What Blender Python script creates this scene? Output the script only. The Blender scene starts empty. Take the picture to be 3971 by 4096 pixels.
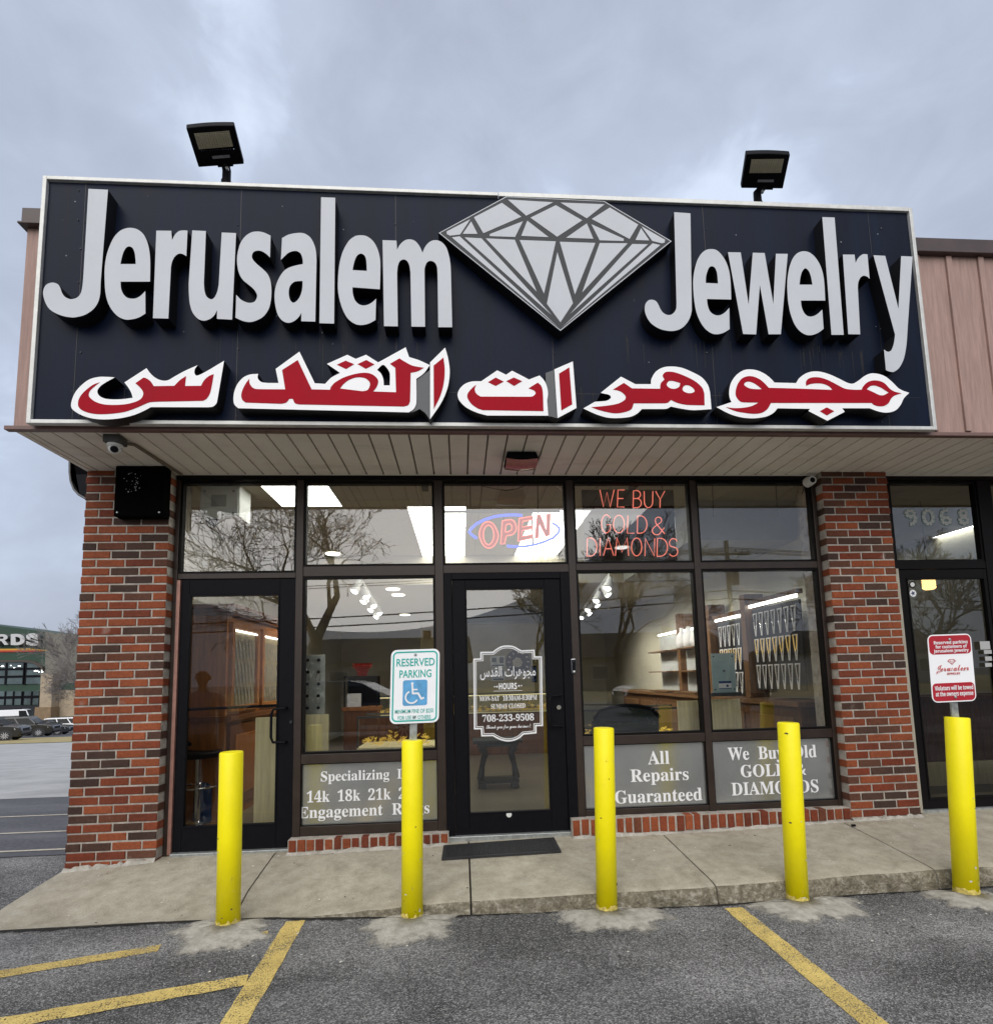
import bpy, bmesh, math, random
from mathutils import Vector, Matrix
R = math.radians
SC = bpy.context.scene
COL = SC.collection
rnd = random.Random(7)

# ------------------------------------------------------------------ camera
CX, CY, CZ, YAW, PIT, ROL, FPX, PX, PY = 2.9692, -4.35168, 1.3695, .068376, .102553, -.024454, 2141.9, 1986.689, 2488.642
W, H = 3971., 4096.
_f = Vector((math.sin(YAW)*math.cos(PIT), math.cos(YAW)*math.cos(PIT), math.sin(PIT)))
_r = Vector((math.cos(YAW), -math.sin(YAW), 0)); _u = _r.cross(_f)
_R = _r*math.cos(ROL)+_u*math.sin(ROL); _U = -_r*math.sin(ROL)+_u*math.cos(ROL)
CAM = Vector((CX, CY, CZ))
cd = bpy.data.cameras.new('camera'); cam = bpy.data.objects.new('camera', cd); COL.objects.link(cam)
cd.sensor_fit = 'HORIZONTAL'; cd.sensor_width = 36; cd.lens = FPX/W*36
cd.shift_x = -(PX-W/2)/W; cd.shift_y = (PY-H/2)/W
cd.clip_start = .05; cd.clip_end = 2000
m4 = Matrix.Identity(4)
for i in range(3):
    m4[i][0] = _R[i]; m4[i][1] = _U[i]; m4[i][2] = -_f[i]; m4[i][3] = CAM[i]
cam.matrix_world = m4
SC.camera = cam
K = 3971/1900.
def ray(u, v): return _f+_R*((u*K-PX)/FPX)-_U*((v*K-PY)/FPX)
def P(u, v, y):
    d = ray(u, v); return CAM+d*((y-CY)/d.y)
def PZ(u, v, z):
    d = ray(u, v); return CAM+d*((z-CZ)/d.z)
def PXX(u, v, x):
    d = ray(u, v); return CAM+d*((x-CX)/d.x)

# ------------------------------------------------------------------ world and sun
SC.view_settings.view_transform = 'Standard'; SC.view_settings.look = 'None'
SC.view_settings.exposure = .8; SC.view_settings.gamma = 1
SC.cycles.use_denoising = True
SC.cycles.max_bounces = 8; SC.cycles.transparent_max_bounces = 16; SC.cycles.glossy_bounces = 4
SC.cycles.sample_clamp_indirect = 4
SUN_EL, SUN_AZ = 40, 190      # degrees; azimuth from +Y clockwise: the sun stands behind the camera
wd = bpy.data.worlds.new('World'); SC.world = wd; wd.use_nodes = True
nt = wd.node_tree; N = nt.nodes; L = nt.links
for n in list(N): N.remove(n)
out = N.new('ShaderNodeOutputWorld'); bg = N.new('ShaderNodeBackground'); L.new(bg.outputs[0], out.inputs[0])
sky = N.new('ShaderNodeTexSky'); sky.sky_type = 'NISHITA'; sky.sun_disc = False
sky.sun_elevation = R(SUN_EL); sky.sun_rotation = R(SUN_AZ); sky.air_density = 1.2; sky.dust_density = 2.5
tc = N.new('ShaderNodeTexCoord'); mp = N.new('ShaderNodeMapping'); mp.inputs['Scale'].default_value = (1, 1, 1.35)
L.new(tc.outputs['Generated'], mp.inputs[0])
n1 = N.new('ShaderNodeTexNoise'); n1.inputs['Scale'].default_value = 1.9; n1.inputs['Detail'].default_value = 6; n1.inputs['Roughness'].default_value = .5; n1.inputs['Distortion'].default_value = .5
L.new(mp.outputs[0], n1.inputs['Vector'])
n2 = N.new('ShaderNodeTexNoise'); n2.inputs['Scale'].default_value = 6.5; n2.inputs['Detail'].default_value = 7; n2.inputs['Roughness'].default_value = .55; n2.inputs['Distortion'].default_value = .9
L.new(mp.outputs[0], n2.inputs['Vector'])
ma = N.new('ShaderNodeMath'); ma.operation = 'MULTIPLY_ADD'; ma.inputs[1].default_value = .32; L.new(n2.outputs['Fac'], ma.inputs[0])
mb_ = N.new('ShaderNodeMath'); mb_.operation = 'MULTIPLY_ADD'; mb_.inputs[1].default_value = 1.0; mb_.inputs[2].default_value = -.16; L.new(n1.outputs['Fac'], mb_.inputs[0]); L.new(mb_.outputs[0], ma.inputs[2])
cr = N.new('ShaderNodeValToRGB'); L.new(ma.outputs[0], cr.inputs[0])
# overcast cloud radiance: multiplied by the background strength below
CS = 1/.1
def c3(r, g, b): return (r*CS, g*CS, b*CS, 1)
cr.color_ramp.elements[0].position = .34; cr.color_ramp.elements[0].color = c3(.245, .272, .335)
cr.color_ramp.elements[1].position = .70; cr.color_ramp.elements[1].color = c3(.44, .495, .595)
e = cr.color_ramp.elements.new(.5); e.color = c3(.292, .325, .402)
e = cr.color_ramp.elements.new(.6); e.color = c3(.325, .366, .452)
mx = N.new('ShaderNodeMixRGB'); mx.inputs[0].default_value = .92
L.new(sky.outputs[0], mx.inputs[1]); L.new(cr.outputs[0], mx.inputs[2])
L.new(mx.outputs[0], bg.inputs[0]); bg.inputs[1].default_value = .1
sd = bpy.data.lights.new('sun', 'SUN'); sd.energy = 1.5; sd.angle = R(70); sd.color = (1, .96, .9)
so = bpy.data.objects.new('sun', sd); COL.objects.link(so)
az, el = R(SUN_AZ), R(SUN_EL)
sdir = Vector((math.sin(az)*math.cos(el), math.cos(az)*math.cos(el), math.sin(el)))
so.rotation_euler = sdir.to_track_quat('Z', 'Y').to_euler()

# ------------------------------------------------------------------ materials
MATS = {}
def mat(name, col, rough=.6, metal=0., var=0., scale=8., bump=0., bscale=60., spec=.5, stretch=None, emit=None, estr=0., coat=0.):
    if name in MATS: return MATS[name]
    m = bpy.data.materials.new(name); m.use_nodes = True; MATS[name] = m
    t = m.node_tree; b = t.nodes['Principled BSDF']
    b.inputs['Base Color'].default_value = (*col, 1); b.inputs['Roughness'].default_value = rough
    b.inputs['Metallic'].default_value = metal; b.inputs['Specular IOR Level'].default_value = spec
    if coat: b.inputs['Coat Weight'].default_value = coat; b.inputs['Coat Roughness'].default_value = .08
    if emit: b.inputs['Emission Color'].default_value = (*emit, 1); b.inputs['Emission Strength'].default_value = estr
    if var or bump:
        g = t.nodes.new('ShaderNodeTexCoord'); mp = t.nodes.new('ShaderNodeMapping')
        if stretch: mp.inputs['Scale'].default_value = stretch
        t.links.new(g.outputs['Object'], mp.inputs[0])
    if var:
        n = t.nodes.new('ShaderNodeTexNoise'); n.inputs['Scale'].default_value = scale; n.inputs['Detail'].default_value = 8; n.inputs['Roughness'].default_value = .65
        t.links.new(mp.outputs[0], n.inputs['Vector'])
        r = t.nodes.new('ShaderNodeValToRGB')
        r.color_ramp.elements[0].position = .3; r.color_ramp.elements[1].position = .7
        r.color_ramp.elements[0].color = (*[max(0, c*(1-var)) for c in col], 1)
        r.color_ramp.elements[1].color = (*[min(1, c*(1+var)) for c in col], 1)
        t.links.new(n.outputs['Fac'], r.inputs[0]); t.links.new(r.outputs[0], b.inputs['Base Color'])
        mr = t.nodes.new('ShaderNodeMapRange'); mr.inputs['To Min'].default_value = max(0, rough-.12); mr.inputs['To Max'].default_value = min(1, rough+.12)
        t.links.new(n.outputs['Fac'], mr.inputs['Value']); t.links.new(mr.outputs[0], b.inputs['Roughness'])
    if bump:
        n2 = t.nodes.new('ShaderNodeTexNoise'); n2.inputs['Scale'].default_value = bscale; n2.inputs['Detail'].default_value = 5
        t.links.new(mp.outputs[0], n2.inputs['Vector'])
        bp = t.nodes.new('ShaderNodeBump'); bp.inputs['Strength'].default_value = bump; bp.inputs['Distance'].default_value = .01
        t.links.new(n2.outputs['Fac'], bp.inputs['Height']); t.links.new(bp.outputs[0], b.inputs['Normal'])
    return m

def glass(name, tint=(.9, .93, .92), ior=2.25, rough=0.0):
    if name in MATS: return MATS[name]
    m = bpy.data.materials.new(name); m.use_nodes = True; MATS[name] = m
    t = m.node_tree
    for n in list(t.nodes): t.nodes.remove(n)
    o = t.nodes.new('ShaderNodeOutputMaterial'); mx = t.nodes.new('ShaderNodeMixShader')
    tr = t.nodes.new('ShaderNodeBsdfTransparent'); tr.inputs[0].default_value = (*tint, 1)
    gl = t.nodes.new('ShaderNodeBsdfGlossy'); gl.inputs['Roughness'].default_value = rough
    fr = t.nodes.new('ShaderNodeFresnel'); fr.inputs[0].default_value = ior
    t.links.new(fr.outputs[0], mx.inputs[0]); t.links.new(tr.outputs[0], mx.inputs[1]); t.links.new(gl.outputs[0], mx.inputs[2])
    t.links.new(mx.outputs[0], o.inputs[0]); return m

def ramp_mat(name, layers, rough=.85, bump=.4, bscale=200., bdist=.004, spec=.3):
    """layers: first (scale, detail, [(pos,col)..]); later (scale, detail, pos0, pos1, col, amount) stains laid over it"""
    m = bpy.data.materials.new(name); m.use_nodes = True; MATS[name] = m
    t = m.node_tree; b = t.nodes['Principled BSDF']; b.inputs['Roughness'].default_value = rough; b.inputs['Specular IOR Level'].default_value = spec
    g = t.nodes.new('ShaderNodeTexCoord')
    sc, de, st = layers[0]
    n = t.nodes.new('ShaderNodeTexNoise'); n.inputs['Scale'].default_value = sc; n.inputs['Detail'].default_value = de; n.inputs['Roughness'].default_value = .7
    t.links.new(g.outputs['Object'], n.inputs['Vector'])
    r = t.nodes.new('ShaderNodeValToRGB'); t.links.new(n.outputs['Fac'], r.inputs[0])
    el = r.color_ramp.elements
    el[0].position, el[0].color = st[0][0], (*st[0][1], 1); el[1].position, el[1].color = st[-1][0], (*st[-1][1], 1)
    for p_, c_ in st[1:-1]:
        x = el.new(p_); x.color = (*c_, 1)
    cur = r.outputs[0]
    for (sc, de, p0, p1, c_, am, stre) in layers[1:]:
        mp = t.nodes.new('ShaderNodeMapping'); mp.inputs['Scale'].default_value = stre; mp.inputs['Location'].default_value = (rnd.random()*9, rnd.random()*9, 0)
        t.links.new(g.outputs['Object'], mp.inputs[0])
        n = t.nodes.new('ShaderNodeTexNoise'); n.inputs['Scale'].default_value = sc; n.inputs['Detail'].default_value = de; n.inputs['Roughness'].default_value = .65
        t.links.new(mp.outputs[0], n.inputs['Vector'])
        mr = t.nodes.new('ShaderNodeMapRange'); mr.inputs['From Min'].default_value = p0; mr.inputs['From Max'].default_value = p1; mr.inputs['To Max'].default_value = am
        t.links.new(n.outputs['Fac'], mr.inputs['Value'])
        mx = t.nodes.new('ShaderNodeMixRGB'); mx.inputs[2].default_value = (*c_, 1)
        t.links.new(mr.outputs[0], mx.inputs[0]); t.links.new(cur, mx.inputs[1]); cur = mx.outputs[0]
    t.links.new(cur, b.inputs['Base Color'])
    n2 = t.nodes.new('ShaderNodeTexNoise'); n2.inputs['Scale'].default_value = bscale; n2.inputs['Detail'].default_value = 3
    t.links.new(g.outputs['Object'], n2.inputs['Vector'])
    bp = t.nodes.new('ShaderNodeBump'); bp.inputs['Strength'].default_value = bump; bp.inputs['Distance'].default_value = bdist
    t.links.new(n2.outputs['Fac'], bp.inputs['Height']); t.links.new(bp.outputs[0], b.inputs['Normal'])
    return m

ONE = (1, 1, 1)
def asphalt_mat():
    m = bpy.data.materials.new('asphalt'); m.use_nodes = True; t = m.node_tree; b = t.nodes['Principled BSDF']; b.inputs['Roughness'].default_value = .85; b.inputs['Specular IOR Level'].default_value = .3
    g = t.nodes.new('ShaderNodeTexCoord')
    def noise(sc, de=6, sx=ONE, loc=(0, 0, 0)):
        mp = t.nodes.new('ShaderNodeMapping'); mp.inputs['Scale'].default_value = sx; mp.inputs['Location'].default_value = loc; t.links.new(g.outputs['Object'], mp.inputs[0])
        n = t.nodes.new('ShaderNodeTexNoise'); n.inputs['Scale'].default_value = sc; n.inputs['Detail'].default_value = de; n.inputs['Roughness'].default_value = .65; t.links.new(mp.outputs[0], n.inputs['Vector']); return n.outputs['Fac']
    def ramp(src, st):
        r = t.nodes.new('ShaderNodeValToRGB'); t.links.new(src, r.inputs[0]); e = r.color_ramp.elements
        e[0].position, e[0].color = st[0][0], (*st[0][1], 1); e[1].position, e[1].color = st[-1][0], (*st[-1][1], 1)
        for p_, c_ in st[1:-1]: x = e.new(p_); x.color = (*c_, 1)
        return r.outputs[0]
    def mixc(f, a, c): x = t.nodes.new('ShaderNodeMixRGB'); t.links.new(f, x.inputs[0]); t.links.new(a, x.inputs[1]); (t.links.new(c, x.inputs[2]) if not isinstance(c, tuple) else None); x.inputs[2].default_value = (*c, 1) if isinstance(c, tuple) else x.inputs[2].default_value; return x.outputs[0]
    def rng(src, a, c, hi): x = t.nodes.new('ShaderNodeMapRange'); x.inputs['From Min'].default_value = a; x.inputs['From Max'].default_value = c; x.inputs['To Max'].default_value = hi; t.links.new(src, x.inputs['Value']); return x.outputs[0]
    vo = t.nodes.new('ShaderNodeTexVoronoi'); vo.inputs['Scale'].default_value = 165; t.links.new(g.outputs['Object'], vo.inputs['Vector'])
    sp = t.nodes.new('ShaderNodeSeparateColor'); t.links.new(vo.outputs['Color'], sp.inputs[0])
    dark = ramp(sp.outputs[0], [(0, (.038, .038, .038)), (.45, (.085, .084, .081)), (.72, (.145, .142, .137)), (.9, (.23, .226, .218)), (1, (.36, .35, .335))])
    pale = ramp(sp.outputs[0], [(0, (.11, .109, .106)), (.3, (.195, .191, .185)), (.6, (.31, .305, .295)), (1, (.52, .51, .495))])
    c = mixc(rng(noise(.8, 7, (.8, 1.5, 1), (3.3, 1.2, 0)), .42, .66, .9), dark, pale)
    c = mixc(rng(noise(3.5, 7, (1, 1.6, 1), (7, 2, 0)), .52, .74, .7), c, dark)
    c = mixc(rng(noise(.55, 6, (1, 1, 1), (1.7, 5, 0)), .60, .70, .45), c, (.03, .03, .032))
    t.links.new(c, b.inputs['Base Color'])
    ad = t.nodes.new('ShaderNodeMath'); ad.operation = 'ADD'; t.links.new(vo.outputs['Distance'], ad.inputs[0]); t.links.new(noise(60, 4), ad.inputs[1])
    bp = t.nodes.new('ShaderNodeBump'); bp.inputs['Strength'].default_value = .8; bp.inputs['Distance'].default_value = .008; t.links.new(ad.outputs[0], bp.inputs['Height']); t.links.new(bp.outputs[0], b.inputs['Normal'])
    return m
M_ASPH = asphalt_mat()
M_WALK = ramp_mat('sidewalk_concrete', [(9, 10, [(.3, (.28, .25, .185)), (.5, (.39, .352, .27)), (.75, (.50, .46, .37))]),
    (1.6, 8, .52, .75, (.19, .165, .115), .5, (1, 1.5, 1)), (6, 8, .58, .72, (.48, .45, .39), .4, (1, 1, 1)), (38, 4, .66, .72, (.10, .09, .07), .55, (1, 2.2, 1)), (140, 4, .55, .7, (.52, .49, .43), .5, ONE), (120, 3, .56, .68, (.10, .09, .07), .45, ONE)], rough=.9, bump=.6, bscale=200, bdist=.005)
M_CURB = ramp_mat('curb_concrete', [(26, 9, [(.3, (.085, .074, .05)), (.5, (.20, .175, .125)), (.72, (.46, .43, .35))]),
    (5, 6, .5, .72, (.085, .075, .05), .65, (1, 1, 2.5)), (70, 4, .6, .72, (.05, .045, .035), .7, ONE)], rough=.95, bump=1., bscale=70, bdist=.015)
M_FOOT = ramp_mat('patch_concrete', [(18, 9, [(.3, (.27, .25, .21)), (.55, (.43, .405, .35)), (.75, (.55, .52, .46))]), (60, 4, .62, .74, (.12, .11, .10), .5, ONE)], rough=.95, bump=.6, bscale=110, bdist=.008)
def feather():
    m = M_FOOT.copy(); m.name = 'patch_concrete_feathered'; t = m.node_tree; b = t.nodes['Principled BSDF']; o = t.nodes['Material Output']
    at = t.nodes.new('ShaderNodeAttribute'); at.attribute_name = 'fade'; g = t.nodes.new('ShaderNodeTexCoord')
    n = t.nodes.new('ShaderNodeTexNoise'); n.inputs['Scale'].default_value = 11; n.inputs['Detail'].default_value = 9; n.inputs['Roughness'].default_value = .75; t.links.new(g.outputs['Object'], n.inputs['Vector'])
    ad = t.nodes.new('ShaderNodeMath'); ad.operation = 'MULTIPLY_ADD'; ad.inputs[1].default_value = 1.5; t.links.new(n.outputs['Fac'], ad.inputs[0]); t.links.new(at.outputs['Fac'], ad.inputs[2])
    mr = t.nodes.new('ShaderNodeMapRange'); mr.inputs['From Min'].default_value = 1.25; mr.inputs['From Max'].default_value = 1.62; t.links.new(ad.outputs[0], mr.inputs['Value'])
    tr = t.nodes.new('ShaderNodeBsdfTransparent'); mx = t.nodes.new('ShaderNodeMixShader'); t.links.new(mr.outputs[0], mx.inputs[0]); t.links.new(b.outputs[0], mx.inputs[1]); t.links.new(tr.outputs[0], mx.inputs[2]); t.links.new(mx.outputs[0], o.inputs[0]); return m
M_FOOTE = feather()
M_DRIVE = ramp_mat('driveway_concrete', [(1.5, 9, [(.3, (.33, .33, .32)), (.7, (.47, .47, .455))]), (.5, 6, .5, .7, (.22, .22, .22), .5, (1, 3, 1))], bump=.1)
M_FLOT = ramp_mat('far_asphalt', [(30, 8, [(.3, (.06, .062, .07)), (.7, (.14, .14, .15))]), (.4, 6, .5, .7, (.2, .2, .205), .6, (1, 3, 1))], bump=.3, bscale=90)
M_GRASS = ramp_mat('dry_grass', [(1.2, 9, [(.3, (.34, .27, .12)), (.7, (.50, .41, .21))]), (14, 6, .5, .7, (.13, .15, .05), .5, ONE)], bump=.8, bscale=60, bdist=.03)
M_PAINT = None
def paint_mat():
    m = bpy.data.materials.new('worn_yellow_paint'); m.use_nodes = True
    t = m.node_tree; b = t.nodes['Principled BSDF']; b.inputs['Roughness'].default_value = .75
    o = t.nodes['Material Output']
    g = t.nodes.new('ShaderNodeTexCoord')
    def noise(s, d, sx=ONE):
        mp = t.nodes.new('ShaderNodeMapping'); mp.inputs['Scale'].default_value = sx; t.links.new(g.outputs['Object'], mp.inputs[0])
        n = t.nodes.new('ShaderNodeTexNoise'); n.inputs['Scale'].default_value = s; n.inputs['Detail'].default_value = d; n.inputs['Roughness'].default_value = .75
        t.links.new(mp.outputs[0], n.inputs['Vector']); return n.outputs['Fac']
    r = t.nodes.new('ShaderNodeValToRGB'); t.links.new(noise(4, 8), r.inputs[0])
    r.color_ramp.elements[0].position = .35; r.color_ramp.elements[0].color = (.50, .36, .11, 1)
    r.color_ramp.elements[1].position = .7; r.color_ramp.elements[1].color = (.82, .62, .20, 1)
    t.links.new(r.outputs[0], b.inputs['Base Color'])
    ad = t.nodes.new('ShaderNodeMath'); ad.operation = 'MULTIPLY_ADD'; ad.inputs[1].default_value = .55
    t.links.new(noise(3, 6), ad.inputs[0]); t.links.new(noise(130, 4), ad.inputs[2])
    mr = t.nodes.new('ShaderNodeMapRange'); mr.inputs['From Min'].default_value = .79; mr.inputs['From Max'].default_value = .88
    t.links.new(ad.outputs[0], mr.inputs['Value'])
    tr = t.nodes.new('ShaderNodeBsdfTransparent'); mx = t.nodes.new('ShaderNodeMixShader')
    t.links.new(mr.outputs[0], mx.inputs[0]); t.links.new(b.outputs[0], mx.inputs[1]); t.links.new(tr.outputs[0], mx.inputs[2])
    t.links.new(mx.outputs[0], o.inputs[0]); return m
M_PAINT = paint_mat()

def brick_mat():
    m = bpy.data.materials.new('red_brick'); m.use_nodes = True
    t = m.node_tree; b = t.nodes['Principled BSDF']; b.inputs['Roughness'].default_value = .8; b.inputs['Specular IOR Level'].default_value = .3
    ge = t.nodes.new('ShaderNodeNewGeometry'); r = t.nodes.new('ShaderNodeValToRGB'); r.color_ramp.interpolation = 'CONSTANT'
    at = t.nodes.new('ShaderNodeAttribute'); at.attribute_name = 'tone'
    t.links.new(at.outputs['Fac'], r.inputs[0])
    cols = [(0, (.066, .033, .023)), (.11, (.098, .040, .024)), (.19, (.050, .027, .020)), (.26, (.125, .040, .020)), (.33, (.195, .045, .018)), (.47, (.235, .058, .021)), (.64, (.165, .034, .014)), (.78, (.255, .066, .025)), (.92, (.145, .034, .016))]
    el = r.color_ramp.elements; el[0].position, el[0].color = cols[0][0], (*cols[0][1], 1); el[1].position, el[1].color = cols[-1][0], (*cols[-1][1], 1)
    for p_, c_ in cols[1:-1]:
        x = el.new(p_); x.color = (*c_, 1)
    g = t.nodes.new('ShaderNodeTexCoord')
    n = t.nodes.new('ShaderNodeTexNoise'); n.inputs['Scale'].default_value = 45; n.inputs['Detail'].default_value = 8; n.inputs['Roughness'].default_value = .7
    t.links.new(g.outputs['Object'], n.inputs['Vector'])
    mr = t.nodes.new('ShaderNodeMapRange'); mr.inputs['From Min'].default_value = .3; mr.inputs['From Max'].default_value = .7; mr.inputs['To Min'].default_value = .68; mr.inputs['To Max'].default_value = 1.3
    t.links.new(n.outputs['Fac'], mr.inputs['Value'])
    mu = t.nodes.new('ShaderNodeVectorMath'); mu.operation = 'SCALE'; t.links.new(r.outputs[0], mu.inputs[0]); t.links.new(mr.outputs[0], mu.inputs['Scale'])
    n5 = t.nodes.new('ShaderNodeTexNoise'); n5.inputs['Scale'].default_value = 2.6; n5.inputs['Detail'].default_value = 8; t.links.new(g.outputs['Object'], n5.inputs['Vector'])
    m5 = t.nodes.new('ShaderNodeMapRange'); m5.inputs['From Min'].default_value = .3; m5.inputs['From Max'].default_value = .7; m5.inputs['To Min'].default_value = .72; m5.inputs['To Max'].default_value = 1.22; t.links.new(n5.outputs['Fac'], m5.inputs['Value'])
    mu5 = t.nodes.new('ShaderNodeVectorMath'); mu5.operation = 'SCALE'; t.links.new(mu.outputs[0], mu5.inputs[0]); t.links.new(m5.outputs[0], mu5.inputs['Scale']); mu = mu5
    # white lime bloom low on the wall and in odd spots
    n3 = t.nodes.new('ShaderNodeTexNoise'); n3.inputs['Scale'].default_value = 7; n3.inputs['Detail'].default_value = 9; t.links.new(g.outputs['Object'], n3.inputs['Vector'])
    m3 = t.nodes.new('ShaderNodeMapRange'); m3.inputs['From Min'].default_value = .66; m3.inputs['From Max'].default_value = .80; m3.inputs['To Max'].default_value = .45
    t.links.new(n3.outputs['Fac'], m3.inputs['Value'])
    mx = t.nodes.new('ShaderNodeMixRGB'); mx.inputs[2].default_value = (.42, .34, .29, 1)
    t.links.new(m3.outputs[0], mx.inputs[0]); t.links.new(mu.outputs[0], mx.inputs[1]); t.links.new(mx.outputs[0], b.inputs['Base Color'])
    n2 = t.nodes.new('ShaderNodeTexNoise'); n2.inputs['Scale'].default_value = 150; n2.inputs['Detail'].default_value = 4; t.links.new(g.outputs['Object'], n2.inputs['Vector'])
    bp = t.nodes.new('ShaderNodeBump'); bp.inputs['Strength'].default_value = .45; bp.inputs['Distance'].default_value = .004
    t.links.new(n2.outputs['Fac'], bp.inputs['Height']); t.links.new(bp.outputs[0], b.inputs['Normal'])
    return m
M_BRICK = brick_mat()
M_MORT = mat('mortar', (.39, .35, .30), .95, var=.35, scale=14, bump=.5, bscale=160)
M_BLACK = mat('black_metal', (.005, .005, .007), .5, var=.2, scale=20, bump=.03, bscale=200, spec=.10)
M_BRONZE = mat('bronze_frame', (.026, .015, .010), .45, .1, var=.3, scale=9)
M_DKFRM = mat('dark_frame', (.005, .004, .004), .5, var=.2, scale=12, spec=.12)
M_PANEL = mat('sign_panel', (.0045, .0085, .022), .42, .0, var=.4, scale=5, bump=.05, bscale=3, stretch=(1, 1, .12), spec=.10)
M_RETURN = mat('letter_return', (.004, .004, .005), .5)
M_SILVER = mat('letter_silver', (.53, .55, .58), .5, .0, var=.05, scale=3, spec=.3)
M_WHITE = mat('letter_white', (.90, .90, .90), .45, var=.03, scale=4, spec=.3)
M_RED = mat('letter_red', (.34, .001, .012), .6, spec=.12, var=.1, scale=4)
M_GRAYPL = mat('backer_gray', (.05, .055, .06), .4, var=.15, scale=6)
M_ALU = mat('aluminium_trim', (.60, .60, .57), .4, .2, var=.14, scale=14)
M_DIAD = mat('diamond_dark', (.040, .043, .046), .5, var=.2, scale=6, spec=.25)
M_FASC = mat('brown_siding', (.34, .225, .19), .75, var=.2, scale=16, bump=.35, bscale=34, stretch=(3.2, 1, .22))
M_CAP = mat('brown_cap', (.055, .034, .030), .45, var=.2, scale=8)
M_SOFF = ramp_mat('soffit_panel', [(3, 7, [(.3, (.78, .72, .63)), (.7, (.88, .83, .74))]), (2.2, 7, .56, .76, (.48, .42, .34), .5, (.6, 2.2, 1)), (30, 4, .68, .76, (.2, .17, .13), .4, ONE)], rough=.6, bump=.1, bscale=6)
M_GROOVE = mat('groove_dark', (.16, .13, .10), .8)
M_YEL = ramp_mat('yellow_sleeve', [(5, 6, [(.3, (.90, .77, .001)), (.7, (.98, .85, .002))]), (22, 7, .67, .74, (.50, .42, .16), .6, (1, 1, .35)), (3, 5, .58, .8, (.72, .56, .02), .35, (1, 1, .3))], rough=.45, bump=.05, bscale=8, spec=.35)
M_YELW = mat('chipped_yellow', (.60, .48, .12), .8, var=.5, scale=40)
M_GLASS = glass('window_glass')
M_GLASSD = glass('door_glass', (.70, .76, .75), 2.2)
M_FILM = mat('silver_film', (.52, .525, .505), .17, .78, var=.12, scale=2.5)
M_VINYL = mat('white_vinyl', (.82, .82, .82), .5)
M_RUB = mat('black_rubber', (.018, .018, .019), .7, var=.3, scale=30, bump=.3, bscale=120)
M_COPPER = mat('hinge_copper', (.36, .19, .15), .4, .4, var=.2, scale=10)
M_STEEL = mat('galvanized_steel', (.38, .40, .39), .4, .6, var=.3, scale=30)
M_WHITEP = mat('white_plastic', (.68, .68, .65), .4, var=.05)
M_CHROME = mat('chrome', (.7, .7, .72), .12, 1.)
M_CEIL = mat('ceiling_tile', (.36, .33, .25), .9, var=.08, scale=40)
M_LIT = mat('light_panel', (.9, .9, .9), .5, emit=(1, .98, .90), estr=4.5)
M_LITS = mat('led_strip', (.9, .9, .9), .5, emit=(1, .98, .92), estr=4)
M_WALLI = mat('interior_wall', (.50, .48, .39), .8, var=.08, scale=3)
M_FLOORI = mat('interior_floor', (.16, .13, .09), .35, var=.2, scale=5)
M_WOOD = mat('honey_wood', (.27, .10, .024), .35, var=.35, scale=6, stretch=(6, 6, .5))
M_WOODD = mat('dark_wood', (.13, .045, .016), .35, var=.35, scale=6, stretch=(6, 6, .5))
M_PLY = mat('pale_plywood', (.84, .73, .44), .6, var=.22, scale=5, stretch=(7, 7, .4))
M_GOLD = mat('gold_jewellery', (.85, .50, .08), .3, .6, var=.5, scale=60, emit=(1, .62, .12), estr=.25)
M_VELV = mat('black_velvet', (.02, .02, .022), .9)
M_NECK = mat('white_card', (.68, .68, .70), .6, var=.1, scale=20)

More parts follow.
